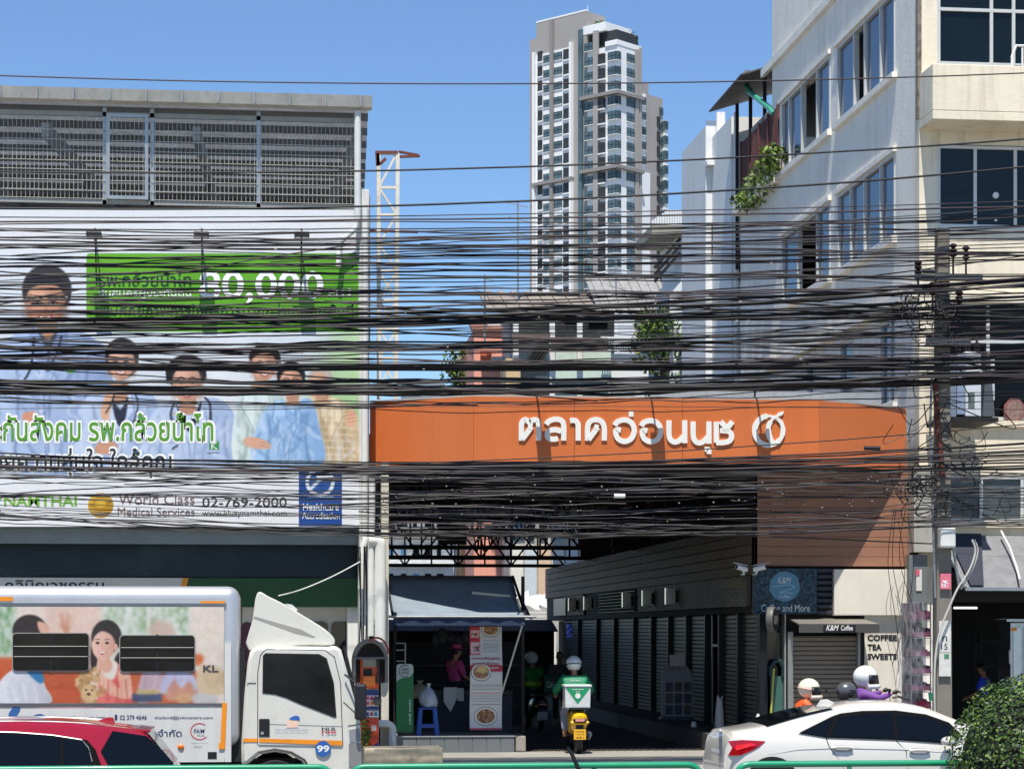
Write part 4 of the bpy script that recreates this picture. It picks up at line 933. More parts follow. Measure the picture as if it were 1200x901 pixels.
# equipment cabinets hung on the front, between pole and dark windows
ac = thing('utility_cabinets', 'pale grey transformer cabinets on a steel shelf beside the concrete pole', 'cabinet', (P(1140, 490, 38.9).x, 38.9, 6.3))
def Q(x, y, v=38.7): return P(x, y, v)
cabs = ((1111, 415, 1121, 489, (120, 134, 150)), (1121.5, 416, 1131, 486, (134, 150, 172)), (1131.5, 412, 1150, 488, (205, 210, 216)), (1161, 418, 1166, 470, (196, 200, 204)))
for k, (xa, ya, xb, yb, c) in enumerate(cabs):
    a, b = Q(xa, yb), Q(xb, ya); m = MB(); m.box(a.x, b.x, 38.7, 39.3, a.z, b.z); m.build('cabinet', paint(c, 0.4), ac, bevel=.015)
m = MB(); a, b = Q(1151, 488), Q(1160.5, 416); m.extr([(a.x, 38.66, a.z), (b.x + .07, 38.66, a.z), (b.x - .02, 38.66, b.z), (a.x + .07, 38.66, b.z)], (0, .6, 0)); m.build('cooling_fins', mat('fin_grey', (92, 96, 102), .5, .3), ac)
m = MB(); a, b = Q(1134.5, 478), Q(1142, 460); m.box(a.x, b.x, 38.69, 38.698, a.z, b.z); m.build('inspection_panel', paint((96, 108, 104)), ac)
m = MB(); a, b = Q(1109, 494), Q(1168, 489.5); m.box(a.x, b.x, 38.6, 39.9, a.z, b.z - .003); m.build('shelf', DKSTEEL, ac)
for px in (1128, 1139, 1150):
    m = MB(); c = Q(px, 414); 
    for k in range(4): m.lathe([(.03, k * .06), (.055, k * .06 + .02), (.055, k * .06 + .035), (.03, k * .06 + .05)], Matrix.Translation((c.x, 38.95, c.z)), 10)
    m.cyl((c.x, 38.95, c.z), (c.x, 38.95, c.z + .34), .02, 8); m.build('bushing', mat('porcelain_brown', (44, 28, 26), 0.35) if px == 1128 else bpy.data.materials['porcelain_brown'], ac, smooth=40)
# octagonal wall sign
c = P(1189, 481, 39.93); m = MB(); t = thing('octagon_sign', 'faded pink octagonal plate on the cream wall at the right', 'sign', (c.x, 39.93, c.z - .2))
m.extr([c + Vector((.215 * math.cos(R(22.5 + 45 * i)), 0, .245 * math.sin(R(22.5 + 45 * i)))) for i in range(8)], (0, .04, 0)); m.build('plate', mat('faded_red', (136, 88, 82), .5, var=.25, scale=6), t)
m = MB(); m.extr([c + Vector((.17 * math.cos(R(22.5 + 45 * i)), -.004, .195 * math.sin(R(22.5 + 45 * i)))) for i in range(8)], (0, .003, 0)); m.build('inner_panel', mat('faded_panel', (140, 112, 100), .5, var=.5, scale=14), t)

# metal awning over the shop at the right
wa = thing('mesh_awning', 'sloping corrugated awning under grey shade mesh over the dark shop at the right', 'awning', (15, 39, 3.4))
za, zb_ = Z(1150, 627, 39.9), Z(1150, 688, 38.5)
xa = P(1117, 650, 39.2).x
nx = 46; m = MB(); o = 0
for j in range(2 * 24 + 1):
    t_ = j / 48; zv = za + (zb_ - za) * t_; v = 39.95 - 1.4 * t_; d = 0.035 if j % 2 else 0
    m.v += [Vector((xa, v - d * .6, zv - d)), Vector((RXR - 1, v - d * .6, zv - d))]
for j in range(48): m.f.append([2 * j, 2 * j + 1, 2 * j + 3, 2 * j + 2]); m.m.append(0)
m.build('corrugated_sheet', mat('awning_sheet', (116, 116, 118), 0.5, 0.4, var=.2, streak=.3), wa)
m = MB(); m.poly([(xa + .1, 39.9, za + .03), (P(1150, 640, 39.9).x, 39.9, za + .03), (P(1153, 688, 38.5).x, 38.5, zb_ + .04), (xa + .1, 38.5, zb_ + .04)]); m.build('shade_cloth', mat('shade_cloth', (42, 46, 58), 0.8), wa)
m = MB(); m.bar((xa, 38.5, zb_ - .03), (RXR - 1, 38.5, zb_ - .03), .06); m.bar((xa, 39.94, za), (xa, 38.5, zb_), .05)
m.build('frame', mat('awning_frame', (150, 156, 158), .4, .5), wa)
m = MB(); p = [(1172, 626), (1182, 645), (1190, 668), (1194, 683)]; m.tube([P(x, y, 39.85 - 1.35 * i / 3) + Vector((0, -.06, .06)) for i, (x, y) in enumerate(p)], .018, 6); m.build('pvc_strip', WHITE, wa)
# shop room under it
rm = thing('open_shop', 'dark open fronted shop room under the mesh awning at the right', 'shop', (15.5, 41, GZ))
x0s, x1s = UX + .28, RXR - 1
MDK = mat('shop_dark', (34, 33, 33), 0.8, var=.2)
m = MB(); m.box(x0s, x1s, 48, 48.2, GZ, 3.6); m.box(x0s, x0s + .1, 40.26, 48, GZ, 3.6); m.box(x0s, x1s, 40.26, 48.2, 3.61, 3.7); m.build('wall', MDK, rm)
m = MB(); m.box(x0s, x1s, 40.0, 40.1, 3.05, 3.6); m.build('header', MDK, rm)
r_ = random.Random(5)
for k in range(5):
    m = MB(); xx = x0s + .6 + k * .8
    for sz in (.5, 1.0, 1.5, 2.0): m.box(xx, xx + .7, 44, 44.4, GZ + sz, GZ + sz + .03)
    for dx in (0, .67): m.box(xx + dx, xx + dx + .03, 43.96, 43.99, GZ, GZ + 2.2)
    m.build('shelf', DKSTEEL, rm)
fl = P(1132, 712, 41.5); t = thing('tube_lamp', 'lit white fluorescent tube under the ceiling of the dark shop', 'lamp', (fl.x, 41.5, fl.z))
m = MB(); m.cyl((fl.x - .24, 41.5, fl.z), (fl.x + .22, 41.5, fl.z), .018, 8); m.build('tube', mat('lit_tube', (240, 244, 244), .5, var=0, emit=(240, 246, 246), estr=1.6), t)
m = MB(); m.box(fl.x - .3, fl.x + .28, 41.49, 41.53, fl.z + .02, fl.z + .06); m.build('fitting', DKSTEEL, t)
# stainless fridge
fr = thing('steel_fridge', 'tall stainless steel fridge with an orange sticker at the right edge of the dark shop', 'fridge', (P(1190, 800, 40.8).x, 40.8, GZ))
a = P(1184, 800, 40.5); m = MB(); m.box(a.x, a.x + 1.3, 40.5, 41.2, GZ, Z(1190, 729, 40.5)); m.build('body', mat('stainless', (176, 180, 182), .3, .9, var=.12), fr, bevel=.015)
m = MB(); m.box(a.x - .1, a.x + 1.4, 40.42, 41.3, Z(1190, 728.5, 40.5), Z(1190, 724.5, 40.5)); m.build('top', bpy.data.materials['stainless'], fr, bevel=.01)
for k in range(3):
    m = MB(); m.box(a.x + .05 + k * .2, a.x + .2 + k * .2 , 40.48, 40.498, GZ + .2, Z(1190, 735, 40.5)); m.build('door', mat('fridge_door', (198, 202, 204), .3, .8) if k == 0 else bpy.data.materials['fridge_door'], fr, bevel=.006)
b = P(1188, 737, 40.47); m = MB(); m.box(b.x - .05, b.x + .06, 40.468, 40.476, b.z - .03, b.z + .03); m.build('sticker', paint((232, 140, 40)), fr)
m = MB(); m.cyl((a.x - .02, 40.44, 1.9), (a.x - .02, 40.44, 2.15), .03, 8); m.build('handle', WHITE, fr)

# ================================================================== concrete utility pole
PV_ = 35.0
def PP(x, y, v=PV_ - .14): return P(x, y, v)
up = thing('utility_pole', 'square grey concrete utility pole with wires, a meter box and notices at the right', 'pole', (P(1105, 850, PV_).x, PV_, GZ))
ctr = P(1104, 600, PV_).x
M_CONC = mat('pole_concrete', (122, 116, 106), .85, var=.15, scale=2, streak=.5, scol=(110, 104, 94), stretch=(8, 8, .3), bump=.3)
ptop = Z(1104, 268, PV_)
m = MB(); w0, w1 = .135, .10; m.hexa([(ctr - w0, PV_ - w0, GZ), (ctr + w0, PV_ - w0, GZ), (ctr + w0, PV_ + w0, GZ), (ctr - w0, PV_ + w0, GZ), (ctr - w1, PV_ - w1, ptop), (ctr + w1, PV_ - w1, ptop), (ctr + w1, PV_ + w1, ptop), (ctr - w1, PV_ + w1, ptop)]); m.build('shaft', M_CONC, up, bevel=.02)
m = MB(); m.box(ctr - .5, ctr + .6, PV_ - .24, PV_ - .14, Z(1104, 330, PV_), Z(1104, 324, PV_)); m.build('crossarm', mat('galv_arm', (110, 108, 104), .5, .5), up)
m = MB(); m.box(ctr - .32, ctr + .4, PV_ - .26, PV_ - .15, Z(1104, 407, PV_), Z(1104, 398, PV_)); m.build('crossarm', bpy.data.materials['galv_arm'], up)
POR = bpy.data.materials['porcelain_brown']
for (px, py) in ((1117, 300), (1132, 303), (1093, 345), (1124, 355), (1076, 320)):
    c = PP(px, py, PV_ - .2); m = MB()
    for k in range(3): m.lathe([(.03, k * .075), (.065, k * .075 + .025), (.065, k * .075 + .042), (.03, k * .075 + .07)], Matrix.Translation(c + Vector((0, 0, -.02))), 12)
    m.cyl(c + Vector((0, 0, -.3)), c, .018, 6); m.build('insulator', POR, up, smooth=40)
m = MB(); m.tube([PP(1096, 448), PP(1099, 500), PP(1105, 560)], .05, 10); m.build('rusty_pipe', mat('rusty_pipe', (92, 44, 32), .7, var=.25), up)
a, b = PP(1098, 642), PP(1116, 618.5); m = MB(); m.box(a.x, b.x, PV_ - .34, PV_ - .14, a.z, b.z); m.build('meter_box', mat('meter_white', (214, 212, 204), .5, streak=.0, blotch=.4, bcol=(150, 100, 70)), up, bevel=.03)
a, b = PP(1101, 690), PP(1113.5, 672); m = MB(); m.box(a.x, b.x, PV_ - .185, PV_ - .17, a.z, b.z); pk = m.build('pink_notice', paint((214, 110, 128)), up)
m = MB(); c = PP(1107.3, 678.5, PV_ - .187); m.extr([c + Vector((.055 * math.cos(t), 0, .055 * math.sin(t))) for t in [R(205 + i * 13) for i in range(11)]], (0, -.002, 0)); m.text('INET', lambda x, y: PP(x, y, PV_ - .188), 1103, 683, 1112, 688, 0, .01); m.build('lettering', paint((240, 236, 232)), pk)
for ya, yb in ((727, 764), (764.6, 792)):
    a, b = PP(1099.5, yb), PP(1113.3, ya); m = MB(); m.box(a.x, b.x, PV_ - .185, PV_ - .172, a.z, b.z); nb = m.build('paper_notice', mat('notice_paper', (206, 204, 196), .7, var=.1, scale=9) if ya < 750 else bpy.data.materials['notice_paper'], up)
    if ya < 750:
        m = MB(); m.text('ก', lambda x, y: PP(x, y, PV_ - .188), 1104, 745, 1110, 751.5, 0, .01); m.build('lettering', paint((60, 58, 58)), nb)
        m = MB(); m.text('15', lambda x, y: PP(x, y, PV_ - .188), 1103, 754, 1110.5, 761, 0, .01); m.build('lettering', paint((60, 58, 58)), nb)
a, b = PP(1105.5, 771.5), PP(1111, 766); m = MB(); m.box(a.x, b.x, PV_ - .189, PV_ - .186, a.z, b.z); m.build('green_sticker', paint((72, 128, 92)), up)
m = MB(); m.tube([PP(*p, PV_ - .3) for p in smooth_pts([(1139, 632), (1143, 646), (1136, 668), (1122, 690), (1113, 710), (1103, 735), (1097, 762), (1095, 800), (1096, 860)], False, 5)], .018, 7); m.tube([PP(*p, PV_ - .27) for p in smooth_pts([(1142, 632), (1146, 646), (1139, 668), (1126, 690)], False, 5)], .013, 6); m.build('conduit', mat('conduit_pale', (186, 182, 172), .5), up, smooth=60)
m = MB(); m.tube([PP(1096, 700), PP(1090, 500), PP(1092, 440)], .02, 6); m.tube([PP(1117, 640), PP(1124, 688)], .025, 6); m.build('stay_pipe', STEEL, up)

# plastic wrapped shelf rack beside the pole
rk = thing('wrapped_rack', 'tall metal rack of dark magenta goods half wrapped in clear plastic beside the pole', 'rack', (P(1076, 850, 38.6).x, 38.6, GZ))
a, b = P(1067, 830, 38.4), P(1092, 706, 38.4)
for xx in (a.x, b.x - .03):
    for v in (38.4, 38.9): m = MB(); m.box(xx, xx + .02, v, v + .02, GZ, b.z); m.build('upright', mat('rack_grey', (110, 110, 112), .5, .4) if 'rack_grey' not in bpy.data.materials else bpy.data.materials['rack_grey'], rk)
m = MB(); m.box(a.x, b.x, 38.93, 38.95, GZ, b.z); m.build('back_sheet', mat('maroon_sheet', (58, 26, 40), .6, var=.4, scale=6), rk)
for py in (728, 748, 771, 791, 811, 832): m = MB(); zz = Z(1080, py, 38.4); m.box(a.x + .035, b.x - .035, 38.41, 38.92, zz, zz + .015); m.build('shelf', bpy.data.materials['rack_grey'], rk)
gm_ = mat('magenta_goods', (84, 36, 60), .5, var=.3, scale=8)
r_ = random.Random(9)
for py in (728, 748, 771, 791, 811, 832):
    m = MB(); zz = Z(1080, py, 38.4) + .03
    for i in range(7): cx = a.x + .05 + i * .05; h_ = r_.uniform(.1, .2); w_ = r_.uniform(.03, .06); m.hexa([(cx - w_, 38.46, zz), (cx + w_, 38.46, zz), (cx + w_ * .8, 38.85, zz), (cx - w_, 38.85, zz), (cx - w_ * .7, 38.5, zz + h_), (cx + w_ * .9, 38.5, zz + h_ * .9), (cx + w_ * .6, 38.8, zz + h_), (cx - w_ * .8, 38.8, zz + h_)])
    m.build('goods', gm_, rk, smooth=60)
M_FILM = mat('clear_film', (225, 228, 230), .12, var=0, alpha=.17, spec=.8)
m = MB(); n = 26; rows_ = 30; r_ = random.Random(2)
xa, xb, zt2 = P(1053, 700, 38.3).x, P(1084, 700, 38.3).x, b.z + .02
for j in range(rows_ + 1):
    for i in range(n + 1):
        x = xa + (xb - xa) * i / n + .05 * noise.noise((i * .3, j * .25, 0)); z = GZ + .3 + (zt2 - GZ - .3) * j / rows_
        m.v.append(Vector((x, 38.32 + .12 * noise.noise((i * .55, j * .12, 3)) + .06 * noise.noise((i * .9, j * .8, 7)), z)))
for j in range(rows_):
    for i in range(n): q_ = j * (n + 1) + i; m.f.append([q_, q_ + 1, q_ + n + 2, q_ + n + 1]); m.m.append(0)
m.build('plastic_film', M_FILM, rk, smooth=35)
bk = P(1081, 823, 38.2); m = MB(); m.ell(bk + Vector((0, 0, -.06)), (.12, .12, .12), 12, 8); tag(m.build('red_bag', paint((178, 46, 60), .4), smooth=60), 'red plastic bag at the foot of the plastic wrapped rack', 'bag')
c = P(1092, 816, 38.15); m = MB(); m.lathe([(.05, 0), (.065, .14), (.06, .14), (.045, .01)], Matrix.Translation(c + Vector((0, 0, -.07))), 14); tag(m.build('green_cup', paint((70, 176, 130), .4), smooth=40), 'mint green plastic cup beside the wrapped rack and pole', 'cup')
# grey side entrance between the cream wall and pole with notices
m = MB(); q0, q1 = P(1065.5, 640, 39.9), P(1092, 560, 39.9); m.box(q0.x, q1.x - .003, 39.6, 39.97, Z(1070, 647, 39.8), Z(1070, 548, 39.8)); tag(m.build('duct_box', mat('duct_grey', (170, 166, 156), .6, streak=.4)), 'pale grey metal duct box on the corner behind the pole, under the orange sign end', 'duct')
nb = thing('notice_board', 'narrow white and pink notice hanging on grey board beside the rack', 'notice', (P(1076, 690, 39.7).x, 39.7, 3.2))
a, b = P(1065.5, 740, 39.7), P(1087, 650, 39.7); m = MB(); m.box(a.x, b.x, 39.71, 39.9, a.z, b.z); m.build('board', paint((108, 112, 112), .5), nb)
a, b = P(1074, 692, 39.68), P(1080.5, 667, 39.68); m = MB(); m.box(a.x, b.x, 39.69, 39.705, a.z, b.z); m.build('paper', paint((212, 208, 204)), nb)
a, b = P(1073.5, 674, 39.66), P(1078, 667, 39.66); m = MB(); m.box(a.x, b.x, 39.68, 39.687, a.z, b.z); m.build('pink_corner', paint((206, 96, 110)), nb)

# rear terrace with lattice, canopy and plants
lt = thing('lattice_screen', 'rust brown lattice screen on the rear terrace of the corner building', 'screen', (UX, 54, 13.3))
def LU(x, y): return PU(x, y, UX - .02)
v0, v1 = LU(912, 200).y, LU(869, 200).y; z0, z1 = 13.4, 14.85
m = MB(); k = v0
while k < v1: m.box(UX - .03, UX - .015, k, k + .05, z0, z1); k += .11
zz = z0
while zz < z1: m.box(UX - .015, UX, v0, v1, zz, zz + .05); zz += .11
m.build('lattice', mat('rust_lattice', (96, 52, 44), .7, var=.25), lt)
for k in range(5): m = MB(); v = v0 + (v1 - v0) * k / 4; m.box(UX - .06, UX + .0, v - .04, v + .04, z0 - .1, z1 + .05); m.build('post', bpy.data.materials['rust_lattice'], lt)
cn = thing('roof_canopy', 'dark corrugated lean-to canopy with a green pipe behind the top of the corner building', 'canopy', (13, 54, 15.5))
m = MB(); a0 = Vector((UX - .1, VE + .1, 16.55)); 
for i in range(12): x = UX - .45 + i * .42; m.hexa([(x, 53.3, 16.1 + .13 * i), (x + .42, 53.3, 16.1 + .13 * (i + 1)), (x + .42, 57.2, 16.1 + .13 * (i + 1)), (x, 57.2, 16.1 + .13 * i)] + [(p[0], p[1], p[2] + .04) for p in ((x, 53.3, 16.1 + .13 * i), (x + .42, 53.3, 16.1 + .13 * (i + 1)), (x + .42, 57.2, 16.1 + .13 * (i + 1)), (x, 57.2, 16.1 + .13 * i))])
m.build('sheet', mat('canopy_sheet', (92, 84, 78), .7, .2, var=.25, streak=.4), cn)
for k in range(4): m = MB(); m.bar((UX + .3, VE + .5 + k * 1.6, 12), (UX + .3, VE + .5 + k * 1.6, 16.35), .08); m.build('post', DKSTEEL, cn)
m = MB(); m.tube([LU(873, 96) , LU(878, 108), LU(903, 128), LU(907, 134)], .07, 8); m.build('green_pipe', paint((64, 150, 120), .4), cn, smooth=60)
m = MB(); m.tube([LU(849, 120), LU(874, 88), LU(876, 86)], .09, 8); m.build('gutter', M_ALU, cn)
def leaves(m, c, rad, n, size, seed, shell=0.0, flat=1.0, mats=2):
    r = random.Random(seed)
    for _ in range(n):
        while True:
            p = Vector((r.uniform(-1, 1), r.uniform(-1, 1), r.uniform(-1, 1)))
            if shell <= p.length <= 1: break
        nz = noise.noise(p * 2.3 + Vector((seed, 0, 0)))
        if nz < -0.18 and shell < .5: continue
        q_ = Vector((c[0] + p.x * rad[0], c[1] + p.y * rad[1], c[2] + p.z * rad[2]))
        d = Vector((r.gauss(0, 1), r.gauss(0, 1), r.gauss(0, 1) * flat)).normalized(); e = d.orthogonal().normalized(); s = size * r.uniform(.6, 1.3)
        e = Matrix.Rotation(r.uniform(0, 6.28), 3, d) @ e; g = d.cross(e)
        m.add([q_ - e * s, q_ + g * s * .45, q_ + e * s, q_ - g * s * .45], [(0, 1, 2, 3)], r.randrange(mats))
def leafmat(n, c, rough=.55, tr=.25):
    m = mat(n, c, rough, var=.25, scale=2)
    m.node_tree.nodes['Principled BSDF'].inputs['Transmission Weight'].default_value = 0
    return m
LF = [leafmat('leaf_dark', (46, 76, 26)), leafmat('leaf_mid', (84, 112, 40)), leafmat('leaf_light', (134, 150, 62))]
tp = thing('terrace_plant', 'bushy green plant trailing over the edge below the lattice screen', 'plant', (UX - .3, 52.5, 13.0))
m = MB()
for k, (px, py, rr) in enumerate(((905, 190, .45), (897, 205, .6), (888, 218, .6), (880, 228, .5), (872, 236, .3), (907, 180, .3))): c = PU(px, py, UX - .25); leaves(m, c, (.34, rr * 1.0, rr * .8), 260, .075, k + 3, mats=3)
m.build('foliage', LF, tp)
m = MB()
for px, py in ((903, 190), (890, 215), (878, 230)): c = PU(px, py, UX - .2); m.tube([PU(px - 3, py + 22, UX - .1), c], .025, 5)
m.build('stem', paint((86, 70, 48), .8), tp)
m = MB(); v0, v1 = LU(913, 240).y, LU(867, 240).y; m.box(UX - .22, UX - .005, v0, v1, 13.05, 13.3); tag(m.build('planter_ledge', M_RW), 'stained white planter ledge under the trailing plant on the corner building', 'planter')
m = MB(); c = PU(919, 18, UX + 2); m.cyl((c.x, c.y, 16), (c.x, c.y, 20), .14, 10); tag(m.build('roof_pipe', paint((74, 62, 58), .7), smooth=50), 'dark brown vertical pipe against the sky behind the top of corner building', 'pipe')
# ================================================================== condominium tower far behind
TD = 448.0; S_ = F / TD
tw = thing('apartment_tower', 'tall grey and white apartment tower rising into the blue sky far behind the market', 'tower', PD(690, HZ + 14, TD))
M_TG = mat('tower_grey', (160, 155, 150), .8, var=.06, scale=.12, streak=.25, scol=(150, 142, 132), stretch=(.4, .4, .03))
M_TGD = mat('tower_grey_dark', (140, 136, 132), .8, var=.06, scale=.1)
M_TW = mat('tower_white', (234, 234, 232), .8, var=.03, scale=.1)
M_TGL = mat('tower_glass', (82, 104, 110), .25, var=.35, scale=.25, spec=.6)
M_TDK = mat('tower_recess', (46, 48, 50), .6, var=.5, scale=.3)  # balcony recesses are solid blocks; their shade is put into this dark colour
M_TFR = mat('tower_mullion', (52, 58, 60), .5)
cor = PD(722.5, 300, TD); cor.z = 0
fw = Vector((sa, ca, 0)); rt = Vector((ca, -sa, 0))
be = R(40); ep = (-math.cos(be)) * rt + math.sin(be) * fw; ep = -math.sin(R(50)) * rt + math.cos(R(50)) * fw
# left face runs along ep (away to the left), right face along eq (away to the right)
ep = -math.cos(R(42)) * rt + math.sin(R(42)) * fw; eq = math.sin(R(42)) * rt + math.cos(R(42)) * fw
def T(p, q_, z): return cor + ep * p + eq * q_ + Vector((0, 0, z))
def pof(px):              # distance along the left face for a photo column
    a = (px - 600) / F; b = cor.dot(rt) - a * cor.dot(fw); return b / (a * ep.dot(fw) - ep.dot(rt))
def qof(px, p0=0.0):
    c = cor + ep * p0; a = (px - 600) / F; return (c.dot(rt) - a * c.dot(fw)) / (a * eq.dot(fw) - eq.dot(rt))
def tbox(m, p0, p1, q0, q1, z0, z1, mi=0):
    m.hexa([T(p1, q0, z0), T(p0, q0, z0), T(p0, q1, z0), T(p1, q1, z0), T(p1, q0, z1), T(p0, q0, z1), T(p0, q1, z1), T(p1, q1, z1)], mi)
def tz(px, py, p, q_):
    c = T(p, q_, 0); d = c.dot(fw); return CH + (HZ - py) / F * d
pL, pG, pS = pof(618.5), pof(687), pof(683)
qW, q1e, q2e, q3e = qof(751.5), qof(760), qof(777), qof(782.5)
zW = tz(722, 52, 0, 0); zG = tz(687, 13, pG, 0); zG2 = tz(628, 35, pof(628), 0)
m = MB(); tbox(m, .0, pS, .3, qW, 0, zW); m.build('white_block', M_TW, tw)
qG = qof(709, pG)
m = MB(); tbox(m, pG, pof(628), 0.15, qG, 0, zG); tbox(m, pof(628) + .01, pL, 0.6, qG, 0, zG - 3); m.build('grey_block', M_TG, tw)
zq1, zq2, zq3 = tz(756, 94, .4, qW), tz(768, 108, .4, q1e), tz(780, 139, .8, q2e)
m = MB(); tbox(m, 1.2, 18, qW + .01, qof(760, 1.2), 0, zq1); tbox(m, 1.6, 18, qof(760, 1.2) + .01, qof(776.5, 1.6), 0, zq2); m.build('grey_wing', M_TG, tw)
m = MB(); tbox(m, 1.0, 18, qof(776.5, 1.6) + .02, qof(782.5, 1.0), 0, zq3); m.build('white_wing', M_TW, tw)
m = MB(); tbox(m, 1.0, 12, qW + .4, qof(757, 1.0), 0, tz(756, 108, 1, qW)); tbox(m, .7, 12, qW + .3, qof(762, .7), 0, tz(752, 200, .7, qW)); m.build('white_bay', M_TW, tw)
FH = 17.35 / S_
base_z = tz(722, 66, 0, 0)          # bottom line of reference: window centre row of the top normal floor (corner)
cols = []                            # kind, face, a, b, z offset of the first row centre, rows, height
def lx(px): return pof(px)
wins = [('bal', 'L', 630.5, 635.5, 66.5, 15, 12), ('win', 'L', 637, 645.5, 69.5, 0, 9.5), ('win', 'L', 649.7, 658.7, 66, 0, 9.5), ('bal', 'L', 660.5, 666.5, 64, 0, 12),
        ('win', 'L', 685.7, 695.2, 55.5, 0, 9.5), ('bal', 'L', 702, 708.5, 69.5, 0, 12), ('win', 'L', 713, 722.2, 66, 0, 10), ('win', 'R', 722.8, 726.8, 65.5, 0, 10), ('win', 'R', 734.2, 742.6, 69, 0, 10.5),
        ('win', 'R', 751.9, 756.2, 119, 0, 10), ('win', 'R', 772.3, 776.2, 131, 0, 9), ('bal', 'R', 769.6, 772.2, 143, 0, 12), ('win', 'R', 778.4, 782, 147, 0, 10)]
nwin = 0; proto = {}; rest = MB(); restd = MB()
for kind, face, xa, xb, y0, _, hh in wins:
    k = 0
    while True:
        yc = y0 + 17.35 * k
        if yc > 345: break
        if face == 'L':
            p0, p1 = sorted((pof(xa), pof(xb))); z = tz((xa + xb) / 2, yc, (p0 + p1) / 2, 0); c = T((p0 + p1) / 2, 0 if p0 < pS else 0.15, z); u = -ep; nrm = -eq; wd = p1 - p0
        else:
            off = 0.0 if xa < 750 else 1.6 if 760 < xa < 777 else 1.0
            a, b = sorted((qof(xa, off), qof(xb, off))); z = tz((xa + xb) / 2, yc, off, (a + b) / 2); c = T(off, (a + b) / 2, z); u = eq; nrm = -ep; wd = b - a
        h = hh / S_; f_ = MB(); d = nrm
        if face == 'L' and xa < 683: c = c + eq * (-0.0)
        def fr(x0, x1, z0, z1, dep0, dep1, mm, mi=0):
            P0 = lambda x, zz, dp: c + u * x + Vector((0, 0, zz)) + d * dp
            mm.hexa([P0(x0, z0, dep1), P0(x1, z0, dep1), P0(x1, z0, dep0), P0(x0, z0, dep0), P0(x0, z1, dep1), P0(x1, z1, dep1), P0(x1, z1, dep0), P0(x0, z1, dep0)], mi)
        tgt = f_ if nwin < 100 else rest
        e = 0.0 if face == 'L' and xa >= 683 else 0.0
        if kind == 'win':
            fr(-wd / 2, wd / 2, -h / 2, h / 2, -.5, .2, tgt, 0); 
            for s in ((-wd / 2, -wd / 2 + .12), (-.05, .05), (wd / 2 - .12, wd / 2)): fr(s[0], s[1], -h / 2, h / 2, .205, .26, tgt, 1)
            fr(-wd / 2 + .13, wd / 2 - .13, h * .02, h * .02 + .1, .205, .24, tgt, 1); xa < 770 and fr(-wd / 2 - .1, wd / 2 + .1, -h / 2 - .12, -h / 2 - .01, -.3, .26, tgt, 2)
        else:
            fr(-wd / 2, wd / 2, -h / 2, h / 2, -.5, .30, tgt, 3); fr(-wd / 2, wd / 2, -h / 2, -h / 2 + .9, .305, .34, tgt, 1)
            xa < 769 and fr(-wd / 2 - .15, wd / 2 + .15, -h / 2 - .3, -h / 2 - .01, -.3, .32, tgt, 2)
        if nwin < 100: f_.build('window' if kind == 'win' else 'balcony', [M_TGL, M_TFR, M_TW, M_TDK], tw)
        nwin += 1; k += 1
o = rest.build('windows', [M_TGL, M_TFR, M_TW, M_TDK], tw); o['kind'] = 'stuff'
# pilasters, fins, bands
def face_strip(xa, xb, ya, yb, dep, mt, nm='pilaster', face='L', off=0.0):
    m = MB()
    if face == 'L': a, b = sorted((pof(xa), pof(xb))); tbox(m, a, b, -dep, .14, tz(xa, yb, a, 0), tz(xa, ya, a, 0))
    else: a, b = sorted((qof(xa, off), qof(xb, off))); tbox(m, off - dep, off + .1, a, b, tz(xa, yb, off, a), tz(xa, ya, off, a))
    m.build(nm, mt, tw)
# white infill of the grey slab between the window columns
face_strip(626.5, 646.6, 61, 420, -.05, M_TW, 'white_infill'); face_strip(648.8, 669, 55, 420, -.05, M_TW, 'white_infill')
face_strip(645.8, 649.2, 23, 420, .55, M_TGD, 'fin'); face_strip(669.2, 671.6, 50, 420, .7, M_TW, 'fin'); face_strip(626, 628.2, 62, 420, .7, M_TW, 'fin'); face_strip(678.8, 683.2, 35, 420, .4, M_TGL, 'glass_strip')
face_strip(696, 701.5, 36, 420, .36, M_TG); face_strip(743.5, 747, 58, 420, .4, M_TG, 'pilaster', 'R'); face_strip(748.3, 751, 56, 420, .3, M_TG, 'pilaster', 'R'); 
for y in (115, 200 + 2): 
    m = MB(); z = tz(722, y - 4.5, 0, 0); tbox(m, -.9, pS + .2, -.9, .2, z, z + .7); tbox(m, -.9, .2, .21, qW, z, z + .7); m.build('ledge', M_TGD, tw)
m = MB(); z = tz(672, 211, pof(672), 0); tbox(m, pof(672), pof(625), -.9, .14, z, z + .6); m.build('ledge', M_TGD, tw)
# penthouse
zp = zW; m = MB(); tbox(m, .8, pS - .5, 1.0, qW, zp + .01, tz(702, 34, 8, 0) - 1.2); m.build('penthouse_wall', M_TDK, tw)
m = MB(); tbox(m, 3, pS, .1, qW + .5, tz(702, 34, 8, 0) - 1.15, tz(702, 34, 8, 0) + .6); m.build('penthouse_roof', M_TW, tw)
m = MB(); tbox(m, -.1, 3, 0, .35, zp, zp + 1.0); tbox(m, -.1, .25, .36, qW, zp, zp + 1.0); m.build('parapet', M_TW, tw)
m = MB(); leaves(m, tuple(T(pG - 2, 2, tz(697, 30, pG - 2, 2))), (1.2, 1.2, 1.0), 200, .35, 4, mats=2); m.build('roof_plant', LF[:2], tw)
m = MB(); leaves(m, tuple(T(1.5, qW - 1, zp + 3)), (1.2, 1.2, 1.6), 120, .25, 5, mats=2); m.build('roof_shrub', LF[:2], tw)
m = MB(); c = T(pG, .5, zG); m.cyl(c, c + Vector((0, 0, 1.2)), .06, 6); tbox(m, pof(628), pG, .1, .35, zG + .01, zG + .35); m.build('roof_edge', M_TW, tw)

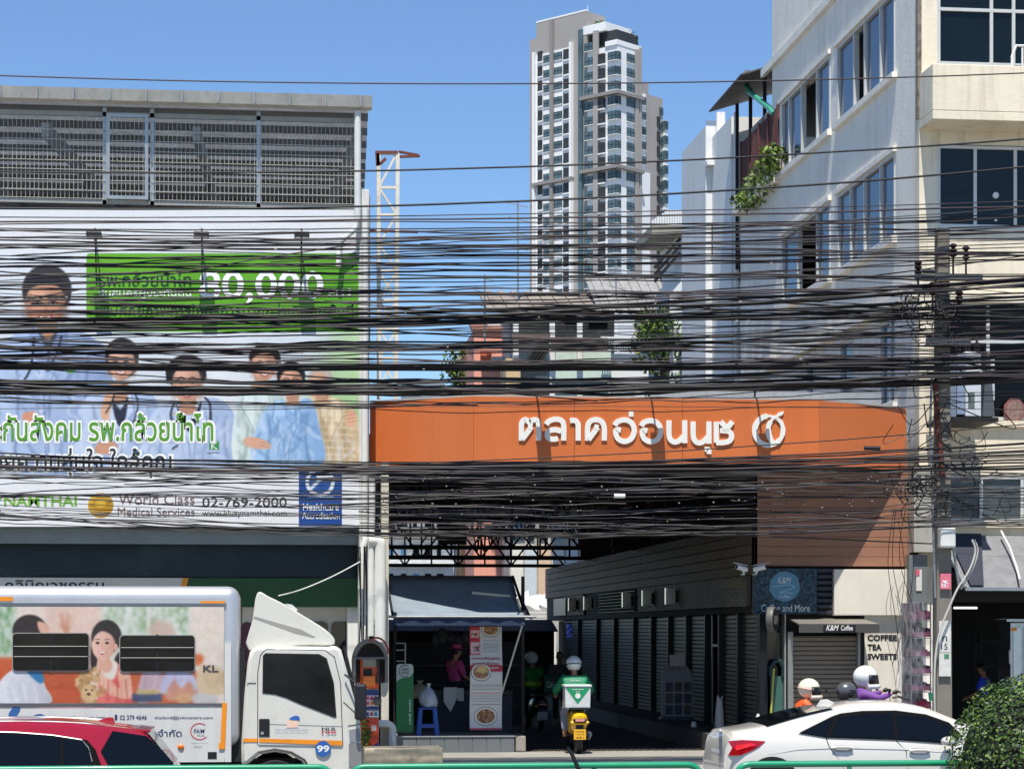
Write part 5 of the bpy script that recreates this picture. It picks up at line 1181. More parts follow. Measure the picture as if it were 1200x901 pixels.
# ================================================================== pale blue building beyond the corner building
M_PB = mat('pale_blue_render', (224, 224, 220), .7, var=.05, scale=.5, streak=.25, scol=(150, 164, 184), stretch=(2, 2, .2))
pb = thing('blue_building', 'narrow pale blue rendered building between the tower and the corner building', 'building', (13.5, 60, GZ))
bx = P(827, 300, 60).x
m = MB(); m.box(bx, 18, 60, PU(799, 300, bx).y, GZ, Z(840, 148, 60)); m.build('wall', M_PB, pb)
m = MB(); m.box(P(857, 300, 57.5).x, 18, 57.5, 59.99, GZ, Z(870, 137, 57.5)); m.build('front_block', M_PB, pb)
for px in (842, 847, 863): m = MB(); c = P(px, 300, 57.3 if px > 857 else 59.85); m.cyl((c.x, c.y, GZ), (c.x, c.y, Z(px, 132, c.y)), .07, 8); m.build('drain_pipe', WHITE, pb, smooth=50)
m = MB(); a = P(827, 195, 59.9); m.box(a.x, P(857, 195, 59.9).x, 59.7, 59.997, a.z, a.z + .12); m.build('ledge', M_PB, pb)
for (xa, ya, xb, yb) in ((834, 263, 843, 300), (862, 290, 870, 330), (838, 408, 846, 450)): m = MB(); a, b = P(xa, yb, 59.93 if xa < 857 else 57.43), P(xb, ya, 59.93 if xa < 857 else 57.43); m.box(a.x, b.x, a.y, a.y + .04, a.z, b.z); m.build('window', M_DKG, pb)
m = MB(); 
for i in range(9): x = P(828 + i * 2.4, 140, 60).x; m.box(x, x + .03, 60, 60.03, Z(840, 148, 60), Z(840, 143, 60))
m.box(bx, P(850, 140, 60).x, 60, 60.04, Z(840, 143, 60), Z(840, 142, 60)); m.build('roof_rail', M_ALU, pb)

# ================================================================== old shophouses behind the market
M_OLD = mat('old_roof', (136, 126, 116), .8, var=.25, scale=.8, streak=.5, scol=(70, 60, 54), stretch=(4, .5, 4))
M_PG = mat('pale_green_wall', (198, 214, 200), .7, var=.08, streak=.3, scol=(140, 146, 136))
M_GREYW = mat('weathered_wall', (172, 168, 160), .8, var=.12, streak=.5, scol=(110, 104, 98))
HV = 76.0
def H(x, y, v=HV): return P(x, y, v)
def hbox(m, xa, ya, xb, yb, v0, v1): a, b = P(xa, yb, v0), P(xb, ya, v0); m.box(a.x, b.x, v0, v1, a.z, b.z)
oh = thing('old_shophouse', 'weathered old shophouse with brown sheet roofs and pale green walls above the orange sign', 'house', (H(680, 700).x, HV, GZ))
m = MB(); hbox(m, 597, 352, 720, 740, HV + 1.5, 88); m.build('wall', mat('soot_wall', (186, 180, 170), .8, var=.3, streak=.4), oh)
m = MB(); hbox(m, 646, 408, 716, 560, HV, HV + 1.49); m.build('green_wall', M_PG, oh)
m = MB(); hbox(m, 716.5, 415, 760, 560, HV + .3, HV + 3); m.build('white_wall', WHITE, oh)
m = MB(); 
for k in range(28):
    xa = H(570, 0).x + k * (H(790, 0).x - H(570, 0).x) / 28; xb = H(570, 0).x + (k + 1) * (H(790, 0).x - H(570, 0).x) / 28; d = .06 if k % 2 else 0
    za, zb_ = Z(680, 366, HV - .4), Z(680, 346, HV + 3); m.hexa([(xa, HV - .4, za + d), (xb, HV - .4, za + d), (xb, HV + 3, zb_ + d), (xa, HV + 3, zb_ + d), (xa, HV - .4, za + d + .06), (xb, HV - .4, za + d + .06), (xb, HV + 3, zb_ + d + .06), (xa, HV + 3, zb_ + d + .06)])
m.build('roof', M_OLD, oh)
m = MB(); 
for k in range(16):
    xa = H(700 + k * 5.6, 0).x; xb = H(705.6 + k * 5.6, 0).x; d = .06 if k % 2 else 0
    za, zb_ = Z(740, 368, HV - .35), Z(740, 328, HV + 3) ; m.hexa([(xa, HV - .35, za + d), (xb, HV - .35, za + d), (xb, HV + 3, zb_ + d), (xa, HV + 3, zb_ + d)] + [(xa, HV - .35, za + d + .05), (xb, HV - .35, za + d + .05), (xb, HV + 3, zb_ + d + .05), (xa, HV + 3, zb_ + d + .05)])
m.build('side_roof', mat('grey_sheet', (150, 148, 144), .6, .2, var=.2, streak=.4), oh)
for px in (607, 650, 682.5): m = MB(); a = H(px, 470, HV - .9); m.box(a.x - .09, a.x + .09, HV - .3, HV - .14, a.z, Z(px, 370, HV - .3)); m.build('post', WHITE, oh)
m = MB(); hbox(m, 646, 396, 712, 410, HV - .8, HV - .6); hbox(m, 600, 390, 645, 398, HV - .8, HV - .6); m.build('eave_board', mat('eave_board', (110, 92, 86), .8, var=.2), oh)
for (xa, ya, xb, yb) in ((618, 370, 634, 378), (637, 369, 644, 378), (662, 368, 678, 380), (690, 372, 712, 386)): m = MB(); hbox(m, xa, ya, xb, yb, HV + 1.4, HV + 1.49); m.build('window', M_DKG, oh)
for k in range(7):
    m = MB(); x = 602 + k * 16; hbox(m, x, 612, x + 8, 632, HV + 1.44, HV + 1.49); m.build('window', M_DKG if k % 3 else paint((120, 170, 190)), oh)
    m = MB(); hbox(m, x - 3, 640, x + 11, 700, HV + 1.42, HV + 1.49); m.build('panel', paint(((232, 228, 216), (206, 214, 216), (222, 190, 160))[k % 3], .7), oh)
m = MB(); 
for k in range(14): hbox(m, 705 + k * 2.8, 396, 706.2 + k * 2.8, 410, HV - .4, HV - .35)
hbox(m, 704, 395, 745, 396.5, HV - .43, HV - .41); hbox(m, 704, 404, 745, 405.5, HV - .43, HV - .41); m.build('balcony_rail', WHITE, oh)
for k in range(4): m = MB(); m.bar(H(615 + 4 * k, 430), H(636 + 5 * k, 395), .14, .14); m.build('stair_rail', DKSTEEL, oh)
m = MB(); hbox(m, 593, 420, 610, 470, HV - .5, HV + 1.4); m.build('timber_post', mat('pale_timber', (206, 176, 130), .7, var=.15), oh)
m = MB(); hbox(m, 760.5, 440, 800, 560, HV + 1, HV + 4); hbox(m, 764, 356, 802, 440, HV + 1.5, HV + 4); m.build('side_wall', M_PB, oh)
ph = thing('pink_house', 'small salmon pink house with a brown tiled roof left of the old shophouse', 'house', (H(570, 700, 80).x, 80, GZ))
m = MB(); hbox(m, 555.5, 388, 596, 740, 80, 86); m.build('wall', mat('salmon_wall', (236, 164, 140), .75, var=.06, streak=.2, scol=(190, 110, 90)), ph)
m = MB(); a, b = P(553, 389, 79.92), P(597, 389, 79.92); m.extr([(a.x, 79.92, a.z), (b.x, 79.92, b.z), (b.x, 82, b.z + .75), (a.x, 82, a.z + .75)], (0, 0, .1)); m.build('roof', mat('brown_tile', (122, 84, 70), .8, var=.25), ph)
m = MB(); hbox(m, 563, 412, 576, 426, 79.9, 79.99); m.build('window', mat('salmon_shutter', (206, 104, 70), .7), ph)
m = MB(); hbox(m, 572, 372, 596, 386, 80.5, 83); m.build('upper_wall', WHITE, ph)
m = MB(); hbox(m, 577, 418, 596, 422, 79, 79.98); m.build('canopy', M_ALU, ph)
# aerials
for k, (px, ya, yb) in enumerate(((607, 236, 352), (568, 322, 400), (722, 300, 345))):
    a, b = H(px, yb, 77), H(px, ya, 77); t = thing('television_aerial', ('tall thin television aerial beside the left edge of the tower', 'short television aerial above the pink house', 'thin aerial on the old shophouse roof in front of the tower')[k], 'aerial', a, 'rooftop aerials')
    m = MB(); m.cyl(a, b, .035, 5); m.build('mast', M_ALU, t); m = MB()
    for j in range(4): zz = b.z - .2 - j * .5; m.bar((a.x - .45 + .1 * j, 76.97, zz + .15), (a.x + .35, 77.03, zz), .03)
    m.build('element', M_ALU, t)
# stair frame and small roof right of the tower
sf = thing('rooftop_shed', 'small white slatted rooftop shed with an outside stair beside the pale blue building', 'shed', (H(790, 300, 72).x, 72, 8))
m = MB()
for k in range(14): x = 764 + k * 3.0; hbox(m, x, 246 + max(0, 12 - k * 2), x + 2.4, 264, 71, 71.1)
m.build('slats', WHITE, sf)
m = MB(); hbox(m, 764, 264.5, 812, 275, 71, 74); m.build('roof_edge', mat('shed_edge', (150, 146, 130), .7, var=.2), sf)
m = MB(); hbox(m, 792, 276, 810, 330, 71.5, 74); hbox(m, 785, 330, 812, 740, 71.5, 74); m.build('wall', M_PB, sf)
for k in range(3): m = MB(); m.bar(H(767, 330 - k * 8, 71.2), H(797, 296 - k * 8, 71.2), .1); m.build('stair_rail', DKSTEEL, sf)
m = MB(); a = H(813, 239, 70.8); m.cyl((a.x, 70.8, Z(813, 330, 70.8)), a, .07, 8); m.build('post', WHITE, sf)

# lower houses seen under the trusses
lh = [('white_townhouse', 'plain white town house with dark windows seen through the trusses on the left', 452, 532, 560, 760, 96, (236, 234, 228)),
      ('grey_townhouse', 'pale grey town house with white balcony bars seen through the middle of the trusses', 533, 575, 540, 760, 98, (214, 214, 214)),
      ('orange_townhouse', 'narrow orange brown town house seen through the trusses', 576, 590, 560, 760, 97, (214, 136, 104)),
      ('cream_townhouse', 'cream town house with tall dark windows seen through the right part of the trusses', 591, 652, 540, 700, 99, (226, 220, 204)),
      ('concrete_townhouse', 'stained concrete town house beyond the far end of the kiosk row', 610, 790, 500, 800, 104, (176, 172, 164))]
for nm, lab, xa, xb, ya, yb, v, c in lh:
    t = thing(nm, lab, 'house', (P((xa + xb) / 2, 700, v).x, v, GZ)); mt = mat(nm + '_wall', c, .75, var=.08, streak=.35, scol=tuple(k * .7 for k in c))
    m = MB(); hbox(m, xa, ya, xb, yb + 100, v, v + 6); m.build('wall', mt, t)
    r_ = random.Random(xa)
    for k in range(max(2, int((xb - xa) / 14))):
        for j in range(4): 
            x = xa + 4 + k * 14; y = ya + 10 + j * 34; m = MB(); hbox(m, x, y, x + r_.uniform(4, 8), y + 14, v - .05, v - .002); m.build('window', M_DKG if r_.random() < .7 else paint((120, 176, 206)), t)
    m = MB(); hbox(m, xa - 1, ya - 4, xb + 1, ya, v - .6, v + 6.5); m.build('roof', M_GREYW, t)
    for j in range(3): m = MB(); hbox(m, xa, ya + 30 + j * 34, xb, ya + 32 + j * 34, v - .5, v - .003); m.build('ledge', mt, t)
tb = thing('white_tarpaulin', 'crumpled white tarpaulins hanging at the far end of the market lane', 'tarpaulin', (P(625, 700, 73).x, 73, 2.8))
r_ = random.Random(4)
for k in range(6):
    m = MB(); x0 = 598 + k * 7; pts = [P(x0 + r_.uniform(-1, 1), 696 + r_.uniform(-4, 4), 73), P(x0 + 7.5, 694 + r_.uniform(-4, 4), 73), P(x0 + 8, 712 + r_.uniform(-3, 3), 72.4), P(x0 - 1, 710 + r_.uniform(-3, 5), 72.4)]; m.extr(pts, (0, .03, 0)); m.build('sheet', paint((190, 190, 186), .7), tb)
for k in range(4): m = MB(); a, b = P(606 + k * 2, 717 + k * 4.4, 72), P(640, 719 + k * 4, 72); m.box(a.x, b.x, 72, 72.3, a.z - .05, a.z + .03); m.build('slat', WHITE, tb)

# trees behind
def tree(name, label, px, py, d, rw, rh, hgt, seed, n, size):
    c = PD(px, py, d); t = thing(name, label, 'tree', (c.x, c.y, GZ)); m = MB(); r = random.Random(seed)
    m.tube([(c.x, c.y, GZ), (c.x + .1, c.y, c.z * .5), (c.x, c.y, c.z)], [.22, .16, .06], 8)
    for k in range(6): a = r.uniform(0, 6.28); zz = c.z - rh * r.uniform(.2, .8); m.tube([(c.x, c.y, zz), (c.x + rw * .7 * math.cos(a), c.y + rw * .6 * math.sin(a), zz + rh * r.uniform(.3, .9))], [.07, .02], 5)
    m.build('trunk', paint((92, 78, 62), .9), t); m = MB()
    for k in range(7): leaves(m, (c.x + r.uniform(-.6, .6) * rw, c.y + r.uniform(-.5, .5) * rw, c.z + r.uniform(-.6, .6) * rh), (rw * .55, rw * .55, rh * .45), n // 7, size, seed + k, mats=3)
    m.build('crown', LF, t); return t
tree('distant_tree', 'leafy green tree rising left of the pink house above the orange sign', 538, 445, 84, .75, 1.4, 9, 21, 900, .10)
tree('vine_tree', 'dense yellow green tree growing against the pale blue wall above the orange sign', 776, 418, 73, 1.3, 1.8, 9, 31, 3400, .10)
tree('roof_tree', 'small leafy tree on the roof edge near the small shed', 776, 374, 73.5, .8, .45, 9, 41, 700, .09)
m = MB(); a, b = P(470, 462, 70), P(520, 448, 70)
for k in range(20): x = a.x + (b.x - a.x) * k / 19; m.box(x, x + .05, 70, 70.05, a.z - 1.4, b.z)
for k in range(4): m.box(a.x, b.x, 69.95, 70, a.z - .3 + k * .2, a.z - .24 + k * .2)
tag(m.build('roof_fence', M_ALU), 'pale metal bar fence on a roof just left of the green tree above the sign', 'fence')
# ================================================================== lattice mast, pipes, pole at the left edge of the market
lm = thing('lattice_mast', 'rusty white lattice mast standing at the corner of the advert building', 'mast', (P(452, 460, 40.6).x, 40.6, 6.0))
def Lm(x, y, v=40.4): return P(x, y, v)
M_MAST = mat('mast_paint', (222, 214, 196), .6, var=.08, blotch=.55, bcol=(120, 66, 44))
M_RUST = mat('rust', (112, 60, 46), .8, var=.25)
for v in (40.4, 40.8):
    for xa, xb in ((444, 443.5), (464, 466)):
        m = MB(); m.bar(Lm(xa, 468, v), Lm(xb, 180, v), .07, .07); m.build('leg', M_MAST, lm)
m = MB(); ys = [180, 220, 252, 286, 318, 352, 386, 420, 452]
for k, y in enumerate(ys): m.bar(Lm(444, y), Lm(465, y), .05, .05); m.bar(Lm(465, y), P(465, y, 40.8), .04); 
for k in range(len(ys) - 1):
    a, b = (444, 465) if k % 2 else (465, 444); m.bar(Lm(a, ys[k]), Lm(b, ys[k + 1]), .04, .04)
    if k > 3: m.bar(Lm(b, ys[k]), Lm(a, ys[k + 1]), .035, .035)
m.build('bracing', M_MAST, lm)
m = MB(); m.bar(Lm(440, 179), Lm(466, 179), .09, .05); m.bar(Lm(466, 184), Lm(492, 183), .06, .04); m.bar(Lm(467, 178), Lm(490, 182), .05, .04); m.bar(Lm(445, 193), Lm(452, 186), .07, .05); m.bar(Lm(442, 178), Lm(443, 195), .07); m.build('top_arm', M_RUST, lm)
m = MB(); m.bar(Lm(433, 270.5), Lm(490, 272), .06, .04); m.build('cross_arm', M_RUST, lm)
mp = thing('market_post', 'square cream post at the left side of the market mouth', 'post', (P(450, 740, 38.6).x, 38.6, GZ))
m = MB(); a, b = P(447, 860, 38.5), P(455.5, 597, 38.5); m.box(a.x, b.x, 38.5, 38.7, GZ, 5.45); m.build('post', mat('cream_post', (206, 198, 178), .7, streak=.4), mp)
dp = thing('drain_pipe', 'white plastic drain pipe with elbows beside the cream post', 'pipe', (P(448, 760, 38.3).x, 38.3, 1.5))
def Dp(x, y, v=38.2): return P(x, y, v)
M_PVC = mat('white_pvc', (222, 220, 212), .35, var=.06, streak=.2)
m = MB(); m.tube([Dp(445.5, 752), Dp(445.5, 640), Dp(444.5, 634), Dp(441, 633.5), Dp(432, 633.5)], .10, 12); m.build('pipe', M_PVC, dp, smooth=60)
m = MB(); m.tube([Dp(434.5, 745), Dp(434.5, 660), Dp(436, 600), Dp(436, 560)], .055, 10); m.build('thin_pipe', M_PVC, dp, smooth=60)
for y in (663, 698, 730): m = MB(); m.bar(Dp(433, y), Dp(448, y), .05, .05); m.build('clamp', M_ALU, dp)
dp2 = thing('corner_pipe', 'tall white downpipe running down the corner column of the advert building', 'pipe', (P(429, 600, 39).x, 39, 4))
m = MB(); m.tube([P(427.5, 640, 39.05), P(428, 245, 39.05)], .06, 10); m.build('pipe', M_PVC, dp2, smooth=60)
m = MB(); m.tube([P(424, 690, 39.0), P(426, 640, 39.0), P(432, 628, 39.0)], .07, 10); m.build('elbow', M_PVC, dp2, smooth=60)
m = MB(); r_ = random.Random(8)
for k in range(9): x = 421 + k * 2.6; m.tube([P(x + r_.uniform(-2, 2), y, 38.9) for y in range(640, 870, 75)], .010, 4) if k < 6 else m.tube([P(x + r_.uniform(-2, 2), y, 38.9) for y in range(560, 770, 70)], .010, 4)
struct(m.build('hanging_wires', BLACK), 'stuff')
# ================================================================== payphone
ph_ = thing('payphone', 'orange public payphone under a dark grey domed hood covered with stickers', 'payphone', (P(432, 870, 37.2).x, 37.2, GZ))
def Y(x, y, v=37.0): return P(x, y, v)
def arch(x0, x1, yt, ym, n=14): 
    cx = (x0 + x1) / 2; return [(cx - (x1 - x0) / 2 * math.cos(math.pi * i / n), ym - (ym - yt) * math.sin(math.pi * i / n)) for i in range(n + 1)]
out = [(414, 800)] + arch(413.5, 455, 748, 775) + [(455, 800)]
inn = [(451.5, 800)] + arch(417, 451.5, 753, 776)[::-1] + [(417, 800)]
m = MB(); loop = out + inn; m.extr([Y(*p, 36.75) for p in loop], (0, .55, 0)); m.build('hood', mat('hood_grey', (112, 108, 102), .5, var=.12, streak=.3), ph_, bevel=.01)
m = MB(); m.extr([Y(*p, 37.25) for p in ([(417, 800)] + arch(417, 451.5, 753, 776) + [(451.5, 800)])], (0, .03, 0)); m.build('hood_back', mat('hood_inner', (84, 80, 76), .6, var=.15), ph_)
m = MB(); a, b = Y(414, 772, 36.72), Y(455, 769.5, 36.72); m.box(a.x, b.x, 36.72, 36.8, a.z, b.z); m.build('hood_strip', paint((96, 92, 88)), ph_)
m = MB(); m.tube([Y(*p, 36.74) for p in arch(428, 455, 747, 766)[4:]], .02, 6); m.build('red_trim', paint((150, 70, 56)), ph_)
m = MB(); a, b = Y(422, 806.5), Y(444, 769.5); m.box(a.x, b.x, 37.0, 37.2, a.z, b.z); m.build('phone_body', mat('phone_orange', (226, 92, 30), .4, var=.05), ph_, bevel=.015)
m = MB(); a, b = Y(425, 781, 36.99), Y(441, 772, 36.99); m.box(a.x, b.x, 36.98, 36.998, a.z, b.z); m.build('display_panel', paint((160, 156, 146)), ph_)
m = MB(); a, b = Y(426, 791, 36.99), Y(436, 783.5, 36.99); m.box(a.x, b.x, 36.98, 36.998, a.z, b.z); m.build('card_slot', BLACK, ph_)
m = MB(); a, b = Y(425, 804, 36.95), Y(440, 791.5, 36.95); m.box(a.x, b.x, 36.93, 36.998, a.z, b.z); m.build('keypad', paint((246, 132, 50), .4), ph_, bevel=.02)
m = MB(); m.tube([Y(443, 772, 36.95), Y(444, 785, 36.93), Y(443, 800, 36.95)], [.035, .02, .035], 8); m.build('handset', paint((70, 68, 66)), ph_, smooth=60)
m = MB(); a, b = Y(422.5, 880), Y(444, 807); m.box(a.x, b.x, 37.02, 37.18, GZ, b.z); m.build('pedestal', paint((170, 166, 160), .6), ph_)
stk = [('blue_banner', 808, 814, (34, 52, 112)), ('icon_rows', 814.5, 827, (226, 224, 222)), ('blue_strip', 827.5, 831, (34, 50, 116)), ('white_strip', 833, 840, (232, 230, 226)), ('orange_poster', 841, 877, (222, 70, 30))]
for nm, ya, yb, c in stk:
    m = MB(); a, b = Y(423, yb, 37.01), Y(443.5, ya, 37.01); m.box(a.x, b.x, 37.0, 37.015, a.z, b.z); s_ = m.build('sticker', paint(c, .4), ph_)
    if nm == 'icon_rows' or nm == 'white_strip':
        r_ = random.Random(ya)
        for i in range(4):
            for j in range(2 if nm == 'icon_rows' else 1):
                x, y = 423.8 + i * 4.9, ya + 1 + j * 6; m = MB(); a, b = Y(x, y + 4.4, 36.99), Y(x + 3.8, y, 36.99); m.box(a.x, b.x, 36.996, 36.999, a.z, b.z); m.build('icon', paint(r_.choice([(40, 140, 150), (206, 60, 90), (40, 70, 150), (220, 150, 60)]), .4), s_)
    if nm == 'orange_poster':
        m = MB(); a, b = Y(435, 856, 36.99), Y(441, 849, 36.99); m.box(a.x, b.x, 36.996, 36.999, a.z, b.z); m.build('icon', paint((230, 200, 190)), s_)
        m = MB(); m.extr([Y(432, 876, 36.997), Y(443.3, 869, 36.997), Y(443.3, 876, 36.997)], (0, .003, 0)); m.build('icon', paint((54, 40, 130)), s_)
    if nm in ('blue_banner', 'blue_strip'):
        m = MB(); [m.box(Y(x, 0, 36.997).x, Y(x + 2.6, 0, 36.997).x, 36.996, 36.999, Y(425, yb - 1, 36.997).z, Y(425, ya + 1.2, 36.997).z) for x in (425,)]; m.build('icon', WHITE, s_)
m = MB(); m.ell(Y(442, 821, 36.9), (.075, .075, .075), 12, 8); m.build('round_knob', paint((90, 88, 86)), ph_, smooth=60)
fp = thing('flower_plant', 'scrawny green potted plant pushed against the orange payphone poster', 'plant', (P(428, 870, 36.8).x, 36.8, GZ)); m = MB()
for k, (x, y) in enumerate(((427, 846), (429, 858), (427, 866))): leaves(m, tuple(Y(x, y, 36.8)), (.1, .1, .14), 110, .035, k + 60, mats=3)
m.build('foliage', LF, fp); m = MB(); m.tube([Y(428, 884, 36.8), Y(428, 860, 36.8)], .02, 5); m.build('stem', paint((90, 80, 50), .8), fp)
el = thing('vent_pipe', 'short bent white pipe coming out of the ground right of the payphone', 'pipe', (P(459, 870, 37.4).x, 37.4, GZ))
m = MB(); m.tube(smooth_pts([tuple(Y(441, 848, 37.3)), tuple(Y(454, 848, 37.3)), tuple(Y(459.5, 852, 37.3)), tuple(Y(460, 860, 37.3)), tuple(Y(460, 884, 37.3))], False, 4), .065, 12); m.build('pipe', M_PVC, el, smooth=60)
cbk = thing('concrete_block', 'rough concrete block on the pavement in front of the food stall', 'block', (P(460, 880, 36.4).x, 36.4, GZ))
m = MB(); a, b = P(427, 893, 36.2), P(519, 875.5, 36.2); m.box(a.x, b.x, 36.2, 36.9, .02, b.z); m.build('block', mat('rough_concrete', (176, 164, 140), .9, var=.15, scale=3, bump=.5, bscale=18, blotch=.4, bcol=(110, 102, 88)), cbk, bevel=.03)
m = MB(); a = P(446, 880, 37.5); m.box(a.x, a.x + .15, 37.4, 37.55, GZ, Z(446, 848, 37.4)); tag(m.build('stone_stub', bpy.data.materials['rough_concrete']), 'small stone stub between the payphone and the bent white pipe', 'stub')

# ================================================================== food stall on its tiled platform
pl = thing('tiled_platform', 'raised platform faced with grey tiles under the food stall', 'platform', (4, 41, GZ))
M_TILE = mat('grey_tile', (104, 109, 112), .5, var=.1, scale=3)
a, b = P(455, 885, 40.3), P(603, 861.5, 40.3); PZ = b.z
m = MB(); m.box(a.x, b.x, 40.32, 45.5, GZ - .01, PZ - .02); m.build('core', mat('platform_core', (110, 108, 104), .8), pl)
n = 9
for k in range(n): xa = a.x + (b.x - a.x) * k / n; m = MB(); m.box(xa + .005, a.x + (b.x - a.x) * (k + 1) / n - .005, 40.3, 40.318, GZ, PZ - .022); m.build('tile', M_TILE, pl)
m = MB(); m.box(a.x - .02, b.x + .02, 40.28, 45.5, PZ - .018, PZ); m.build('top', mat('platform_top', (150, 150, 148), .6, var=.1), pl)
m = MB(); c = P(615.5, 862, 40.45).x; m.box(b.x + .022, c, 40.32, 41.2, GZ, PZ); m.build('end_step', mat('platform_end', (150, 144, 134), .8, var=.12), pl, bevel=.03)
fs = thing('stall_awning', 'sloping navy canvas awning over the food stall on the left of the market mouth', 'awning', (4, 41.5, 3))
za, zb_ = Z(540, 675, 41.6), Z(540, 723, 39.5); xa, xb = P(456, 700, 41).x, P(604, 700, 41).x
m = MB(); nn_ = 20
for i in range(nn_ + 1):
    x = xa + (xb - xa) * i / nn_
    for j in range(7): t_ = j / 6; m.v.append(Vector((x, 41.6 - 2.1 * t_, za + (zb_ - za) * t_ - .07 * math.sin(math.pi * t_) + .012 * noise.noise((x * 2, t_ * 3, 0)))))
for i in range(nn_):
    for j in range(6): q_ = i * 7 + j; m.f.append([q_, q_ + 7, q_ + 8, q_ + 1]); m.m.append(0)
c_ = m.build('canvas', mat('navy_canvas', (128, 140, 150), .8, var=.12, streak=.2, scol=(90, 104, 122), stretch=(1, 6, 6)), fs, smooth=60); sd = c_.modifiers.new('Thick', 'SOLIDIFY'); sd.thickness = .012
m = MB(); 
for i in range(nn_): x = xa + (xb - xa) * i / nn_; x2 = xa + (xb - xa) * (i + 1) / nn_; d0, d1 = .012 * math.sin(i * 1.7), .012 * math.sin((i + 1) * 1.7); m.extr([(x, 39.485 + d0, zb_ - .005), (x2, 39.485 + d1, zb_ - .005), (x2, 39.485 + d1, zb_ - .15), (x, 39.485 + d0, zb_ - .15)], (0, .008, 0))
m.build('valance', mat('navy_valance', (34, 50, 78), .75), fs)
m = MB(); m.cyl((xa - .15, 39.47, zb_ + .01), (xb + .2, 39.47, zb_ + .01), .025, 8); m.build('front_bar', STEEL, fs)
m = MB(); m.poly([P(553, 693, 40.7) + Vector((0, -.03, .0)), P(598, 697, 40.7) + Vector((0, -.03, 0)), P(598, 700, 40.7) + Vector((0, -.03, 0)), P(553, 696, 40.7) + Vector((0, -.03, 0))]); m.build('tape_patch', paint((196, 190, 170)), fs)
for x in (xa - .02, xb + .02): m = MB(); m.bar((x, 41.6, za), (x, 39.5, zb_), .04); m.build('side_arm', DKSTEEL, fs)
m = MB(); m.poly([(xb, 41.6, za), (xb, 39.5, zb_), (xb + .18, 39.8, zb_ - .05), (xb + .22, 41.6, zb_ + .1)]); m.build('side_flap', bpy.data.materials['navy_valance'], fs)
for k, (p, q_) in enumerate((((606, 700), (613, 727)), ((613, 729), (588, 812)))):
    m = MB(); m.tube([P(*p, 39.5), P(*q_, 40.2)], .018, 6); m.build('guy_rope', mat('guy_rope', (190, 186, 176), .7) if not k else bpy.data.materials['guy_rope'], fs)
for px in (458, 603): m = MB(); x = P(px, 800, 42.9).x; m.box(x - .03, x + .03, 41.5, 41.56, PZ, za); m.build('post', DKSTEEL, fs)
# menu banner
mbn = thing('menu_banner', 'tall hanging food menu banner with red blocks and round dishes at the stall', 'banner', (P(568, 850, 40.6).x, 40.6, PZ))
def MV(x, y): 
    p = P(x, y, 40.55); p.y += .04 * math.sin((y - 734) * .045) + .03 * math.sin(x * .3); return p
C = Canvas(0, 0, 38, 121, 5, (226, 224, 220))
C.rect(0, 0, 12, 33, (206, 40, 58)); C.rect(1, 4, 11.5, 13, (240, 190, 190)); C.rect(1, 18, 11.5, 32, (240, 206, 206)); r_ = random.Random(6)
for i in range(26): C.ell(r_.uniform(2, 10.5), r_.choice([8, 9, 24, 26, 27]) + r_.uniform(-2, 2), 1, .8, r_.choice([(60, 30, 30), (150, 40, 50), (240, 230, 220)]), .1)
def dish(cx, cy, rx, ry):
    C.ell(cx, cy, rx, ry, (60, 56, 56), .2); C.ell(cx, cy, rx - .5, ry - .5, (240, 236, 230), .2); C.ell(cx, cy, rx * .78, ry * .74, (160, 112, 74), .4)
    for i in range(60): t = r_.uniform(0, 6.28); k = math.sqrt(r_.random()) * .7; C.ell(cx + rx * k * math.cos(t), cy + ry * k * math.sin(t), r_.uniform(.5, 1.4), r_.uniform(.4, .9), r_.choice([(90, 40, 26), (196, 150, 96), (226, 190, 120), (120, 60, 44), (200, 90, 60)]), .2)
dish(25, 3, 11, 9); dish(13, 53, 12, 10.5); C.ell(14, 50, 7, 4.5, (232, 200, 130), .8); dish(19, 105, 14, 11)
C.rect(0, 45, 38, 52.5, (206, 40, 58)); dish(13, 53, 12, 10.5); C.ell(14, 50, 7, 4.5, (232, 200, 130), .8)
for y in (12, 16, 20, 22, 24, 26, 29): C.line([(15, y), (34, y)], .5, (130, 128, 128), .15, .8, False)
for y, c in ((68, (110, 108, 110)), (70, (110, 108, 110)), (73, (110, 108, 110)), (78, (206, 60, 70)), (81, (120, 118, 120)), (84, (120, 118, 120)), (87, (120, 118, 120)), (91, (80, 78, 82))): C.line([(2, y), (36, y)], .6, c, .15, .8, False)
C.rect(0, 119, 38, 121, (206, 40, 58))
C.grain(np.ones((C.h, C.w)), 2, .5)
def MC(x, y): return MV(550.5 + x * (1 - .05 * y / 121) , 734 + y)
# curved sheet: written row by row so it hangs in soft folds
me_ = C.build('banner_sheet', lambda x, y: P(550.5 + x, 734 + y, 40.55), PRN, mbn, (0, -.004, 0))
co = np.zeros(len(me_.data.vertices) * 3, np.float32); me_.data.vertices.foreach_get('co', co); co = co.reshape(-1, 3)
co[:, 1] += .05 * np.sin(co[:, 2] * 4.2) + .03 * np.sin(co[:, 0] * 7); me_.data.vertices.foreach_set('co', co.reshape(-1)); me_.data.update()
def ML(x, y): p = P(x, y, 40.55) ; b = BASE[mbn.name]; p.y += -.012 + .05 * math.sin((p.z - b.z) * 4.2) + .03 * math.sin((p.x - b.x) * 7); return p
m = MB(); m.text('อาหารตามสั่งเมนูอร่อย', ML, 552, 769, 586, 773.5, 0, .02); m.text('อาหารอีสาน', ML, 553, 775, 584, 779, 0, .02); m.build('lettering', paint((150, 30, 44)), mbn)
m = MB(); m.text('เมนูแนะนำ', ML, 574, 780.5, 584, 784, 0, .02); m.build('lettering', WHITE, mbn)
